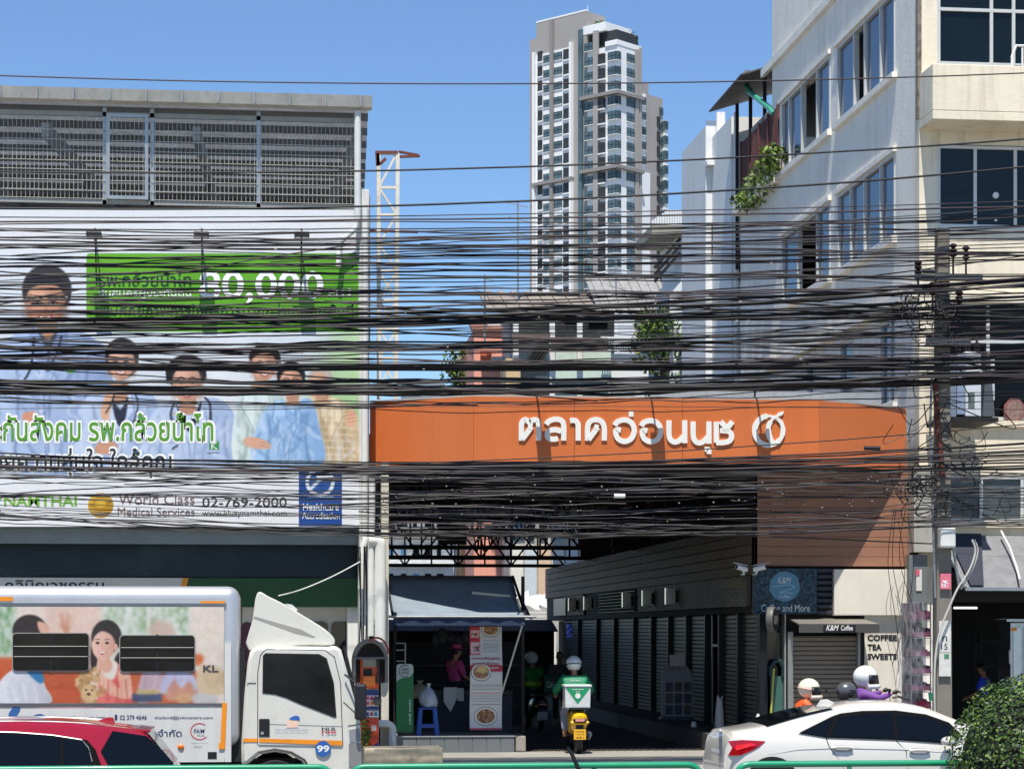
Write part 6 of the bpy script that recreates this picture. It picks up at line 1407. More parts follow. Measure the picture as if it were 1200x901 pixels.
m = MB(); a, b = P(551, 735, 40.58), P(588, 733, 40.58); m.cyl((a.x, 40.56, a.z + .03), (b.x, 40.56, a.z + .03), .015, 6); m.build('top_rod', DKSTEEL, mbn)
# standing green board
gb = thing('standing_board', 'green and pale grey standing board with rounded top beside the blue stool', 'board', (P(474, 858, 40.5).x, 40.5, PZ))
def GB(x, y): return P(x, y, 40.5)
sh = [GB(x, y) for x, y in rrect(464.5, 777.5, 484.5, 858, 3.5)]
m = MB(); m.extr(sh, (0, .06, 0)); m.build('board', mat('board_green', (10, 112, 56), .4, var=.04), gb)
cu = [(464.6, 796), (464.6, 781), (465.6, 778.6), (468, 777.6), (481, 777.6), (483.4, 778.6), (484.4, 781), (484.4, 788), (480, 793), (472, 794), (467, 796), (464.6, 799)]
m = MB(); m.extr([GB(*p) + Vector((0, -.004, 0)) for p in cu], (0, .003, 0)); m.build('grey_head', paint((186, 194, 190), .4), gb)
m = MB(); stroke(m, [(474.5 + 7 * math.cos(t), 786 + 7 * math.sin(t)) for t in [R(-60 - 24 * i) for i in range(0, 11)][::-1]], .9, GB, .003, 0, .006, 2); m.build('wreath', paint((70, 84, 78)), gb)
m = MB(); m.text('USERS', GB, 470, 782.5, 479, 785.5, 0, .02, push=Vector((0, -.008, 0))); m.build('lettering', paint((60, 74, 68)), gb); m = MB(); m.text('CHOICE', GB, 470, 786.5, 479, 789.5, 0, .02, push=Vector((0, -.008, 0))); m.build('lettering', paint((60, 74, 68)), gb)
m = MB(); m.text('LINE MAN', lambda x, y: GB(479.5 + (y - 844) * .12, 848 - (x - 479.5) * 1.0), 479.5, 842, 508, 862, 0, .02, push=Vector((0, -.005, 0))); m.build('lettering', paint((206, 230, 214)), gb)
# stool, bag on it
st = thing('plastic_stool', 'blue plastic stool on the stall platform holding a white bag', 'stool', (P(501, 859, 40.75).x, 40.75, PZ))
M_BS = mat('blue_plastic', (26, 84, 176), .4, var=.04); tz_, bz_ = Z(501, 829, 40.6), PZ; cx = P(501, 859, 40.75).x
for sx in (-1, 1):
    for sy in (-1, 1):
        m = MB(); x, y = cx + sx * .17, 40.76 + sy * .15; tx, ty = cx + sx * .13, 40.76 + sy * .12
        m.hexa([(x - .04, y - .02, bz_), (x + .04, y - .02, bz_), (x + .04, y + .02, bz_), (x - .04, y + .02, bz_), (tx - .03, ty - .02, tz_ - .03), (tx + .03, ty - .02, tz_ - .03), (tx + .03, ty + .02, tz_ - .03), (tx - .03, ty + .02, tz_ - .03)]); m.build('leg', M_BS, st)
m = MB(); m.box(cx - .17, cx + .17, 40.6, 40.92, tz_ - .03, tz_); m.build('seat', M_BS, st, bevel=.012)
for v in (40.62, 40.9): m = MB(); m.box(cx - .13, cx + .13, v - .008, v + .008, bz_ + .14, bz_ + .20); m.build('rung', M_BS, st)
def sack(name, label, c, r, h, mt, seed):
    m = MB(); n = 16; pr = [(.15, 0), (.85, .02), (1, .25), (.95, .5), (.6, .72), (.2, .85), (.12, .92), (.3, 1.05)]; k = 0
    for i, (rr, z) in enumerate(pr):
        for j in range(n): t = 2 * math.pi * j / n; q_ = rr * r * (1 + .5 * noise.noise((math.cos(t) * 1.5 + seed, math.sin(t) * 1.5, z * 3))); m.v.append(Vector((c[0] + q_ * math.cos(t), c[1] + q_ * .8 * math.sin(t), c[2] + z * h)))
    for i in range(len(pr) - 1):
        for j in range(n): j2 = (j + 1) % n; m.f.append([i * n + j, i * n + j2, (i + 1) * n + j2, (i + 1) * n + j]); m.m.append(0)
    m.f.append(list(range(n - 1, -1, -1))); m.m.append(0)
    return tag(m.build(name, mt, smooth=80), label, 'bag')
M_BAG = mat('thin_plastic', (176, 186, 198), .3, var=.1)
sack('plastic_bag', 'pale tied plastic bag standing on the blue stool', (cx + .02, 40.76, tz_ + .004), .17, .42, M_BAG, 1)
sack('shopping_bag', 'tan bundle on the counter between the green board and the stool', (P(492, 800, 41.6).x, 41.6, 1.25), .24, .32, mat('tan_bag', (150, 136, 118), .6), 5)
# counter, papers, shelf, hanging things
ct = thing('stall_counter', 'dark stall counter with a shelf behind the menu banner', 'counter', (4.2, 42, PZ)); M_CT = mat('counter_dark', (46, 44, 46), .6, var=.2)
m = MB(); m.box(P(488, 800, 42).x, P(600, 800, 42).x, 41.9, 42.6, PZ + .7, PZ + .78); m.build('top', M_CT, ct)
m = MB(); m.box(P(510, 800, 42).x, P(600, 800, 42).x, 41.95, 42.0, PZ, PZ + .69); m.build('front', mat('counter_front', (30, 34, 52), .6), ct)
m = MB(); a = P(464, 760, 41.5); b = P(475, 775, 41.5)
for x in (a.x, b.x): m.box(x - .012, x + .012, 41.5, 41.53, PZ, Z(464, 753, 41.5))
m.build('rack_upright', STEEL, ct)
sbk = thing('added_stall_backdrop', 'added dark backdrop with shelves standing in for the shade behind the pink shirted seller', 'shelf', (4, 45, PZ)); m = MB(); m.box(P(452, 700, 45).x, P(612, 700, 45).x, 45, 45.1, PZ, Z(540, 752, 45)); m.build('back_panel', mat('backdrop_dark', (30, 29, 30), .8, var=.3), sbk)  # dark backdrop added to give the stall its shaded interior
for k in range(3): m = MB(); m.box(P(470, 700, 44.8).x, P(606, 700, 44.8).x, 44.7, 44.99, 1.0 + k * .4, 1.03 + k * .4); m.build('shelf', M_CT, sbk)
for y in (754, 762, 775): m = MB(); m.box(a.x, b.x, 41.48, 41.54, Z(464, y, 41.5), Z(464, y, 41.5) + .02); m.build('rack_bar', STEEL, ct)
m = MB(); c = P(528, 809, 41.7); pts = [P(x, y, 41.75) for x, y in ((520, 805), (536, 805), (536, 816), (532, 826), (528, 834), (524, 828), (520, 822))]; m.extr(pts, (0, .02, 0)); tag(m.build('hanging_cloth', mat('white_cloth', (206, 204, 200), .8, var=.06)), 'white cloth hanging over the edge of the stall counter', 'cloth')
m = MB(); pts = [P(x, y, 41.72) for x, y in ((536, 806), (543.5, 806), (543.5, 821), (536, 821))]; m.extr(pts, (0, .01, 0)); tag(m.build('paper_sheet', mat('paper_grey', (186, 186, 182), .8, var=.06)), 'small written paper sheet stuck right of the white cloth on the counter', 'paper')
r_ = random.Random(14); k = 0
names = ['small dark bundle hanging under the awning nearest the pink shirted seller', 'dark round bundle hanging under the awning, second from left', 'dark ladle shaped bundle hanging in the middle under the awning', 'dark long bundle hanging under the awning left of the menu banner', 'dark bundle hanging close to the menu banner']
for px, yy in ((510, 750), (518, 746), (527, 748), (536, 752), (545, 748)):
    m = MB(); c = P(px, yy, 43.2); m.ell(c, (.09 + r_.uniform(0, .06), .08, .10 + r_.uniform(0, .08)), 10, 7); m.cyl(c, c + Vector((0, 0, .35)), .012, 5); tag(m.build('hanging_bundle', M_CT, smooth=60), names[k], 'bundle', 'bundles hanging under the stall awning'); k += 1

# ================================================================== objects on the right of the lane
ab = thing('advert_board', 'pale arch topped standing board with nine small pictures in front of the kiosk shutters', 'board', (P(795, 846, 46).x, 46, .62))
def AB(x, y): return P(x, y, 46.0)
sh = [(775, 845)] + arch(775, 811.5, 776, 795) + [(811.5, 845)]
m = MB(); m.extr([AB(*p) for p in sh], (0, .05, 0)); m.build('board', mat('board_pale', (150, 141, 147), .5, var=.05), ab)
for i in range(3):
    for j in range(3):
        m = MB(); x, y = 780 + i * 10.8, 799 + j * 13.4; pts = [AB(*p) + Vector((0, -.006, 0)) for p in rrect(x, y, x + 8.6, y + 11, 1.2, 3)]; m.extr(pts, (0, .004, 0)); m.build('picture', mat('small_picture_%d' % (i * 3 + j), ((70, 60, 62), (92, 74, 60), (60, 64, 72))[(i + j) % 3], .4, var=.6, scale=9), ab)
m = MB(); m.text('ABOUT', AB, 783, 778, 803, 785, 0, .01, push=Vector((0, -.004, 0))); m.build('lettering', paint((84, 76, 84)), ab)
m = MB(); a, b = AB(784.5, 780), AB(801.5, 767); m.box(a.x, b.x, 45.96, 45.98, a.z, b.z); cd = m.build('card', paint((206, 186, 176)), ab)
m = MB(); a, b = AB(774, 850), AB(813, 839); m.box(a.x, b.x, 45.9, 46.3, .62, b.z); m.build('base', mat('board_base', (84, 86, 92), .5), ab, bevel=.05)
m = MB(); a = P(812.5, 851, 41.3); m.lathe([(.05, 0), (.058, .01), (.045, .11), (.04, .11)], Matrix.Translation(Vector((P(813, 851, 43).x, 43, .625))), 14); tag(m.build('white_bucket', WHITE, smooth=40), 'small white cup on the platform right of the arched board', 'cup')
um = P(843, 857, 40.9); t = thing('folded_parasol', 'grey folded canvas parasol standing at the corner of the kiosk plinth', 'parasol', (um.x, 40.9, .62))
m = MB(); m.lathe([(.08, 0), (.095, .1), (.08, .35), (.06, .58), (.03, .64)], Matrix.Translation((um.x, 40.9, .625)), 12); o = m.build('canvas', mat('grey_canvas', (150, 150, 150), .8, var=.1), t, smooth=60)
m = MB(); m.tube([(um.x - .02, 40.9, .62 + .6), (um.x - .03, 40.9, .62 + .7)], [.035, .008], 6); m.tube([(um.x + .03, 40.9, .62 + .6), (um.x + .06, 40.9, .62 + .68)], [.03, .008], 6); m.build('tip', bpy.data.materials['grey_canvas'], t)
fe = P(889, 842, 39.8); t = thing('fire_bottle', 'white and red slim bottle standing at the foot of the kiosk corner', 'bottle', (fe.x, 39.8, .62))
m = MB(); m.lathe([(.055, .12), (.055, .32), (.03, .36), (.025, .4)], Matrix.Translation((fe.x, 39.85, .6)), 14); m.build('body', paint((214, 212, 208)), t, smooth=40)
m = MB(); m.lathe([(.056, 0), (.057, .12)], Matrix.Translation((fe.x, 39.85, .6)), 14); m.build('red_label', paint((170, 54, 52)), t, smooth=40)
ch = P(911, 800, 39.9); t = thing('green_chair', 'dark green ribbed plastic chair back leaning behind the coffee shop door glass', 'chair', (ch.x, 40.15, .7))
m = MB()
for k in range(7): m.tube([P(904 + k * 2, 836, 40.15), P(904 + k * 2, 792, 40.15)], .022, 6)
m.build('slat', mat('green_glassy', (70, 110, 100), .3), t)
m = MB(); m.tube([P(903, 792, 40.12), P(903, 782, 40.12), P(908, 774, 40.12), P(914, 774, 40.12), P(918, 782, 40.12), P(918, 792, 40.12)], .05, 8); m.build('top_rail', paint((34, 54, 56), .3), t, smooth=60)
m = MB(); m.tube([P(903.5, 836, 40.0), P(907, 783, 40.02)], .02, 6); tag(m.build('broom_stick', paint((186, 180, 80))), 'thin yellow stick leaning by the coffee shop door', 'stick')
bp_ = P(667, 738, 60); t = thing('barber_pole', 'small blue and white striped barber lamp hanging deep in the lane', 'lamp', (bp_.x, 60, bp_.z - .3))
m = MB(); m.cyl(bp_ + Vector((0, 0, -.2)), bp_ + Vector((0, 0, .16)), .065, 14); m.build('tube', mat('barber_blue', (50, 60, 160), .3, var=0, emit=(60, 76, 190), estr=.2), t, smooth=40)
m = MB(); m.cyl(bp_ + Vector((0, 0, .16)), bp_ + Vector((0, 0, .2)), .08, 14); m.build('cap', DKSTEEL, t)
for k in range(2): m = MB(); m.tube([bp_ + Vector((-.07, -.03, -.15 + k * .16)), bp_ + Vector((0, -.072, -.09 + k * .16)), bp_ + Vector((.07, -.03, -.03 + k * .16))], .022, 6); m.build('stripe', paint((170, 176, 206), .4), t)
# ================================================================== moving truck
TV = 30.0; TW = 2.0
def TP(x, y, v=TV): return P(x, y, v)
tk = thing('moving_truck', 'white moving truck with a family photo on its box and a cab wind deflector', 'truck', (TP(140, 900).x, TV + 1, 0))
M_TKW = mat('truck_white', (206, 205, 198), .35, var=.04, coat=.4, streak=.18, scol=(150, 146, 136), stretch=(6, 6, .7))
M_TKS = mat('truck_silver', (196, 196, 196), .35, .5, var=.06, scale=2)
xL, xR = TP(-150, 800).x, TP(281, 800).x; zTop, zBx = Z(140, 686.5, TV), Z(140, 893, TV)
m = MB(); m.box(xL, xR, TV, TV + TW, zBx + .2, zTop); bx_ = m.build('box_body', M_TKS, tk, bevel=.16, bseg=5)
bx_.data.shade_smooth(); bx_.data.set_sharp_from_angle(angle=R(60))
m = MB(); m.box(TP(-148, 800).x, TP(265, 800).x, TV - .022, TV - .002, Z(140, 710, TV), Z(140, 706.5, TV)); m.build('drip_rail', mat('rail_grey', (120, 122, 126), .4, .6), bx_)
m = MB(); m.box(TP(-148, 800).x, TP(263, 800).x, TV - .02, TV - .002, Z(140, 893, TV), Z(140, 827.5, TV)); lw = m.build('lower_panel', M_TKW, bx_)
m = MB(); m.box(TP(-148, 800).x, TP(263, 800).x, TV - .03, TV - .002, Z(140, 827.3, TV), Z(140, 824, TV)); m.build('trim_strip', mat('trim_grey', (110, 108, 106), .4, .5), bx_)
m = MB(); m.box(TP(263.3, 800).x, TP(271, 800).x, TV - .035, TV - .002, Z(140, 893, TV), Z(140, 753, TV)); m.build('corner_guard', M_TKW, bx_)
for xa, ya, xb, yb in ((235, 704, 264, 709), (-30, 699, 15, 704)): m = MB(); a, b = TP(xa, yb), TP(xb, ya); m.box(a.x, b.x, TV - .012, TV - .003, a.z, b.z); m.build('reflector', mat('reflector_orange', (232, 140, 20), .35) if xa > 0 else bpy.data.materials['reflector_orange'], bx_)
m = MB(); m.extr([TP(x, y) + Vector((0, -.042, 0)) for x, y in ((260.5, 823), (266, 823), (264, 877), (256.5, 877), (256.5, 870), (258.5, 870))], (0, .006, 0)); m.build('reflector', bpy.data.materials['reflector_orange'], bx_)
# printed picture
C = Canvas(-60, 710.5, 262.5, 823.5, 2.5, (236, 216, 198)); full = np.ones((C.h, C.w)); r_ = random.Random(3)
C.shade(full, 0, 710, 0, 800, (238, 222, 206), (226, 200, 180), .8)
C.rect(-60, 710, 20, 770, (196, 208, 190), 1); 
for i in range(70): x, y = r_.uniform(-10, 18), r_.uniform(712, 768); C.line([(x, y), (x + r_.uniform(-4, 4), y - r_.uniform(4, 12))], 1.4, r_.choice([(70, 130, 60), (120, 160, 100), (210, 222, 204), (96, 150, 84)]), .4)
C.rect(54, 710, 118, 790, (232, 198, 178), 3, .8); 
for i in range(40): x = 78 + r_.gauss(0, 5); C.line([(78, 744), (x, r_.uniform(716, 736))], .9, (206, 140, 110), .5, .6, False)
C.rect(120, 710, 224, 792, (214, 218, 206), 1.5)
for i in range(150): x, y = r_.uniform(124, 220), r_.uniform(712, 745); C.line([(x, y), (x + r_.uniform(-6, 6), y - r_.uniform(3, 10))], 1.6, r_.choice([(110, 150, 90), (170, 190, 150), (236, 236, 226), (140, 176, 120)]), .6, .8)
C.rect(172, 710, 176, 790, (236, 230, 222), .4); C.rect(148, 710, 150, 790, (226, 222, 214), .4)
C.poly([(178, 730), (196, 728), (206, 745), (178, 748)], (206, 180, 160), 2)
C.rect(224, 710, 263, 824, (236, 222, 206), 2)
for i in range(9): C.line([(226 + i * 4.2, 710), (227 + i * 4.1, 822)], 1.2, (216, 196, 176), .8, .7)
C.rect(-60, 770, 60, 824, (206, 92, 44), 1); C.rect(40, 786, 100, 824, (196, 86, 44), 1.5); C.rect(150, 786, 232, 824, (200, 100, 56), 1.5); C.line([(40, 805), (110, 806)], 1.6, (150, 56, 30), .8, .7); C.poly([(225, 766), (238, 768), (236, 778), (225, 778)], (214, 110, 56), .8)
for k in range(3): C.img[..., k] = C.blur(C.img[..., k], 1.5)
# father seen from behind
C.ell(35, 738, 20, 18, (40, 24, 24), .8); C.poly([(44, 728), (56, 732), (58, 744), (48, 742)], (226, 176, 150), .8); C.ell(20, 748, 4, 7, (216, 160, 134), .8)
mm = C.poly([(-10, 824), (2, 796), (22, 782), (42, 788), (54, 806), (57, 824)], (226, 226, 228), .8); C.shade(mm, 0, 0, 57, 0, (236, 236, 238), (190, 190, 198), .8); C.poly([(32, 786), (46, 784), (52, 796), (46, 800)], (50, 126, 176), .6)
# girl with a soft toy
C.ell(125, 746, 17.5, 20, (38, 26, 26), .7); C.poly([(108, 744), (106, 770), (108, 786), (114, 776), (113, 752)], (40, 28, 28), .7); C.poly([(133, 776), (140, 764), (141, 788), (134, 792)], (40, 28, 28), .7)
mm = C.poly([(116, 812), (116, 786), (126, 776), (140, 778), (152, 790), (154, 824), (116, 824)], (230, 104, 96), .8); C.shade(mm, 116, 0, 154, 0, (240, 128, 116), (206, 84, 80), .7)
C.poly([(118, 786), (128, 772), (138, 778), (134, 794), (124, 796)], (232, 222, 206), .7); C.poly([(138, 786), (150, 784), (154, 800), (153, 818), (130, 814), (120, 800), (126, 794), (140, 806)], (230, 176, 148), .7)
def pf2(cx, cy, rx, ry):
    m = C.ell(cx, cy, rx, ry, (240, 194, 170), .6); C.ell(cx - 3, cy - 9, 7, 5, (250, 214, 194), 2.4, .7); C.ell(cx + 1, cy + 16, 7, 4, (206, 150, 126), 2, .7); C.ell(cx + rx * .85, cy + 2, 3.4, 12, (206, 150, 128), 2, .7); C.ell(cx - 6, cy + 5, 4, 3, (240, 170, 152), 2, .6); C.ell(cx + 6, cy + 5, 4, 3, (234, 160, 142), 2, .6); C.shade(m, cx - rx, 0, cx + rx, 0, (246, 206, 184), (214, 160, 136), .7)
    for s in (-1, 1):
        C.ell(cx + s * rx * .42 - 1, cy - 1, rx * .17, ry * .07, (50, 30, 26), .3); C.line([(cx + s * rx * .42 - 3.6, cy - 5), (cx + s * rx * .42 + 1.4, cy - 5.2)], .8, (90, 60, 50), .4)
    C.line([(cx - 1.4, cy), (cx - 1.6, cy + 5), (cx + 0.6, cy + 5.6)], .7, (206, 150, 128), .4); C.poly([(cx - 6, cy + 9), (cx - 1, cy + 10.4), (cx + 4, cy + 9), (cx - 1, cy + 13)], (196, 84, 84), .3); C.line([(cx - 4, cy + 10.2), (cx + 2, cy + 10.2)], 1.1, (250, 246, 242), .2)
C.poly([(116, 768), (127, 768), (132, 782), (124, 788), (116, 782)], (226, 172, 146), .6); pf2(121, 754, 13.5, 19); C.poly([(108, 752), (110, 738), (122, 731), (134, 738), (138, 756), (131, 744), (120, 739), (112, 744)], (40, 28, 28), .6); C.ell(136, 758, 2, 4, (232, 180, 156), .4)
for i in range(60): t = r_.uniform(0, 6.28); k = math.sqrt(r_.random()); C.ell(108 + 17 * k * math.cos(t), 802 + 22 * k * math.sin(t), 3.4, 3, r_.choice([(206, 166, 112), (190, 146, 92), (222, 186, 136), (176, 130, 80)]), .7)
C.ell(104, 812, 9, 10, (214, 178, 126), 1); C.ell(101, 808, 1.2, 1.2, (40, 26, 20), .2); C.ell(108, 808, 1.2, 1.2, (40, 26, 20), .2); C.ell(104, 813, 2.2, 1.6, (70, 44, 34), .3); C.poly([(116, 788), (124, 792), (128, 804), (122, 806), (118, 798)], (234, 184, 156), .6)
# children at the right
C.poly([(162, 824), (166, 790), (180, 780), (192, 792), (190, 812)], (200, 170, 176), .8); C.poly([(190, 812), (194, 788), (210, 784), (226, 790), (232, 806), (220, 812)], (190, 186, 210), .8); C.poly([(194, 818), (204, 796), (212, 806), (222, 798), (228, 812), (216, 820)], (206, 146, 120), .8); C.poly([(166, 810), (182, 806), (190, 814), (170, 818)], (216, 180, 172), .8)
C.rect(155, 812, 190, 822, (70, 80, 110), 1); C.rect(160, 808, 186, 813, (190, 170, 110), .8); C.ell(216, 818, 10, 6, (216, 168, 120), .8); C.ell(240, 818, 16, 9, (200, 194, 190), 1.5)
C.poly([(236, 780), (262, 786), (262, 812), (232, 808)], (214, 188, 150), .8)
for cx_, cy_ in ((178, 788), (212, 790)): C.line([(cx_ - 6, cy_), (cx_ - 9, cy_ + 18)], 2, (150, 130, 150), 1.2, .6); C.line([(cx_ + 5, cy_), (cx_ + 3, cy_ + 16)], 1.6, (236, 230, 236), 1.2, .6)
km = C.mask([(158, 776), (262, 776), (262, 824), (158, 824)], False, 3)[..., None]; kb = np.stack([C.blur(C.img[..., k], .8) for k in range(3)], -1); C.img = C.img * (1 - km) + kb * km
for k in range(8): C.line([(4 + k * 6, 800 + (k % 3) * 4), (8 + k * 6, 822)], 1.6, (196, 196, 206) if k % 2 else (246, 246, 248), 1.2, .7)
for k in range(6): C.line([(122 + k * 5, 796), (120 + k * 6, 822)], 1.4, (190, 70, 70) if k % 2 else (244, 140, 126), 1.0, .7)
for k in range(9): C.line([(110 + k * 3.4, 735 + abs(4 - k) * 1.6), (109 + k * 3.5, 729 + abs(4 - k) * 1.4)], .6, (84, 62, 58), .4, .6)
C.img = C.img * .93 + 4; C.grain(full, 2.6, 6, 8); C.grain(full, 1.8, 1.6, 9); C.grain(full, 1.6, .55, 4)
C.build('printed_picture', TP, attr_mat('truck_print', .3, .88, .3), bx_, (0, -.018, 0))
m = MB(); m.text('KL', TP, 238, 779, 256, 787, 0, .03, push=Vector((0, -.024, 0))); m.build('lettering', paint((72, 70, 74)), bx_)
for k, (xa, ya, xb, yb) in enumerate(((15.5, 742, 104, 785), (141, 744.5, 228, 786))):
    m = MB(); m.extr([TP(*p) + Vector((0, -.034, 0)) for p in rrect(xa - 1, ya - 1, xb + 1, yb + 1, 4.5)], (0, .012, 0)); w_ = m.build('window', mat('rubber_seal', (150, 146, 142), .5) if not k else bpy.data.materials['rubber_seal'], bx_)
    m = MB(); m.extr([TP(*p) + Vector((0, -.040, 0)) for p in rrect(xa, ya, xb, yb, 4)], (0, .005, 0)); m.build('pane', mat('truck_pane', (20, 20, 20), .08, var=.75, scale=2.5, spec=.3) if not k else bpy.data.materials['truck_pane'], w_)  # uneven dark tone of the pane stands in for reflections
    for y in (757 + k * 1.5, 769 + k * 1.5): m = MB(); m.cyl(TP(xa + 1, y) + Vector((0, -.055, 0)), TP(xb - 1, y) + Vector((0, -.055, 0)), .006, 6); m.build('guard_bar', mat('guard_metal', (112, 110, 104), .5, .3) if 'guard_metal' not in bpy.data.materials else bpy.data.materials['guard_metal'], w_)
    m = MB(); a = TP((xa + xb) / 2, 764); m.box(a.x - .012, a.x + .012, TV - .045, TV - .041, a.z - .24, a.z + .24); m.build('divider', BLACK, w_)
TXT = Vector((0, -.024, 0)); NV = paint((44, 58, 92), .4)
for tx, xa, ya, xb, yb in (('www.jvkmovers.com', 66, 838.5, 124, 842.5), ('02 379 4646', 140.5, 837.5, 172, 843), ('thailand@jvkmovers.com', 181, 838.5, 249.5, 843), ('บริษัท เจวีเค มูฟเวอร์ส จำกัด', 62, 854, 213, 865.5)):
    m = MB(); m.text(tx, TP, xa, ya, xb, yb, 0, .01, push=TXT); m.build('lettering', NV, lw)
m = MB(); m.extr([TP(*p) + Vector((0, -.024, 0)) for p in rrect(134.6, 836.8, 137.6, 843.4, .8)], (0, .002, 0)); m.build('phone_icon', NV, lw)
m = MB(); stroke(m, [(234 + 10.5 * math.cos(t), 856.5 + 9.5 * math.sin(t)) for t in [R(-50 - 27 * i) for i in range(0, 11)]], 1, TP, .002, 0, .022, 2); m.build('ring_emblem', paint((196, 44, 62)), lw)
m = MB(); m.text('FAIM', TP, 227, 853.5, 240, 858.5, 0, .01, .2, push=TXT); m.build('lettering', NV, lw); m = MB(); m.text('PLUS', TP, 231.5, 860, 239, 862.5, 0, .0, push=TXT); m.build('lettering', NV, lw)
m = MB(); m.text('Quality accredited', TP, 224, 869, 243, 871, 0, 0, push=TXT); m.build('lettering', paint((150, 150, 158)), lw); m = MB(); m.text('mover', TP, 227, 873.5, 237, 875.5, 0, 0, push=TXT); m.build('lettering', paint((150, 150, 158)), lw)
m = MB(); m.extr([TP(x, y) + Vector((0, -.024, 0)) for x, y in smooth_pts([(10, 838), (14, 830), (20, 826), (24, 830), (20, 838), (14, 843)])], (0, .002, 0)); m.build('emblem', paint((50, 96, 150)), lw); m = MB(); m.extr([TP(x, y) + Vector((0, -.024, 0)) for x, y in smooth_pts([(36, 846), (40, 838), (48, 836), (55, 840), (54, 846)])], (0, .002, 0)); m.build('emblem', paint((50, 96, 150)), lw)
m = MB(); c = TP(212, 874.5); m.ell(c + Vector((0, -.03, 0)), (.045, .02, .035), 10, 6); m.build('side_lamp', paint((226, 120, 30), .3), lw, smooth=60)
m = MB(); a, b = TP(243.5, 888.5), TP(254, 880.5); m.box(a.x, b.x, TV - .026, TV - .021, a.z, b.z); m.build('fuel_flap', BLACK, lw)
# cab
DEP = .08
def side(pts, v0, v1, nm, mt, par, bev=0.0, sm=None):
    m = MB(); m.extr([TP(x, y) + Vector((0, v0 - TV, 0)) for x, y in pts], (0, v1 - v0, 0)); return m.build(nm, mt, par, bevel=bev, smooth=sm)
cabp = [(282.5, 898), (282.5, 876), (286, 816), (290, 776), (293, 763), (300, 757), (340, 757), (385, 757.5), (394, 756), (400, 761), (407, 786), (415, 816), (419, 834), (421.5, 840), (423, 860), (424, 880), (424.5, 920), (365, 920), (362, 906), (354, 892), (340, 884), (322, 881), (304, 884), (292, 894)]
cb_ = side(cabp, TV + .05, TV + 1.92, 'cab', mat('cab_white', (208, 205, 193), .3, var=.04, coat=.5, streak=.12, scol=(150, 142, 124), stretch=(4, 4, .6), rvar=.1), tk, .05, 40); M_CAB = bpy.data.materials['cab_white']
def pnl(pts, off, th, nm, mt, par): return side(pts, TV + .05 - off - th, TV + .05 - off, nm, mt, par)
dr = pnl([(303, 872), (303, 788), (306, 768), (312, 761), (380, 762), (391, 770), (398.5, 800), (401, 874)], .001, .014, 'door', M_CAB, cb_)
pnl([(307.5, 812), (308, 768), (311, 765), (374, 766), (383, 771), (391.5, 800), (394.5, 840), (392, 840.5), (352, 825), (335, 817.5), (322, 813.5)], .017, .006, 'window_seal', BLACK, dr)
pnl([(309, 811), (309.5, 768.5), (312, 766.5), (373, 767.5), (381.5, 772), (390, 800), (393, 837.5), (353, 823.3), (336, 816), (322, 812)], .0245, .004, 'window', mat('cab_glass', (22, 23, 25), .06, var=.8, scale=1.6, spec=.32), dr)  # uneven tone in place of reflections on the cab glass
pnl([(303.5, 843), (304.5, 842), (315, 842), (316, 843), (316, 863), (303.5, 863)], .017, .006, 'handle', BLACK, dr)
pnl([(305.5, 857), (309, 857), (309, 860.5), (305.5, 860.5)], .025, .006, 'lock', M_ALU, dr)
pnl([(285, 865), (302, 865), (302, 869.2), (285, 869.2)], .004, .004, 'orange_stripe', bpy.data.materials['reflector_orange'], cb_)
pnl([(303.6, 865), (401, 867.5), (401, 873.2), (303.6, 869.4)], .018, .004, 'orange_stripe', bpy.data.materials['reflector_orange'], dr)
pnl([(378.7 + 9.2 * math.cos(R(i * 15)), 877 + 9.4 * math.sin(R(i * 15))) for i in range(24)], .024, .003, 'number_disc', paint((44, 92, 160), .4), dr)
def seam(pts, off=.004, r=.005, par=None, nm='panel_seam', mt=None):
    m = MB(); m.tube([TP(x, y) + Vector((0, .05 - off, 0)) for x, y in pts], r, 4); return m.build(nm, mt or mat_seam, par or cb_)
mat_seam = mat('seam_dark', (52, 50, 48), .7)
seam([(302, 873), (302, 788), (305.3, 767), (311.5, 760.2), (380.5, 761.2), (392, 769.5), (399.3, 800), (402, 875)])
seam([(289, 800), (300, 800)]); seam([(402.5, 822), (420, 838)]); seam([(408, 850), (423, 848)]); seam([(305, 848), (401, 851)], .0165, .0025, dr)
seam([(303, 881), (322, 877.5), (341, 881), (357, 890), (366, 905)], .003, .012, cb_, 'arch_lip', mat('arch_lip', (60, 58, 56), .6))
CT = Vector((0, .05 - .030, 0))
m = MB(); m.text('99', TP, 371.5, 873, 386, 881, 0, .03, push=CT); m.build('lettering', WHITE, dr)
m = MB(); m.text('NLR', TP, 377, 852, 394, 855.5, 0, .03, push=CT); m.build('lettering', paint((60, 56, 60)), dr)
m = MB(); m.text('130', TP, 377, 856.5, 394, 859.2, 0, .03, push=CT); m.build('lettering', paint((196, 40, 52)), dr)
m = MB(); m.text('บริษัท เจวีเค มูฟเวอร์ส จำกัด', TP, 322, 853.8, 361, 857, 0, .0, push=CT); m.build('lettering', paint((96, 120, 170)), dr)
pnl([(335.5, 844), (349, 843), (349.5, 852), (336, 852.5)], .018, .003, 'parcel_emblem', paint((232, 196, 172), .4), dr)
pnl(smooth_pts([(339, 842), (345, 838.5), (350, 839), (351, 843), (345, 843.5)]), .0215, .003, 'bird_emblem', paint((46, 96, 170), .4), dr)
pnl([(403, 756), (406, 758), (420, 815), (421, 838), (412, 815)], -.3, .01, 'windscreen_edge', BLACK, cb_)
dfp = [(301.5, 694), (315, 698.5), (335, 708.5), (360, 723.5), (380, 736), (391, 746), (393, 752.5), (388, 756), (350, 756.2), (291, 762), (296, 726)]
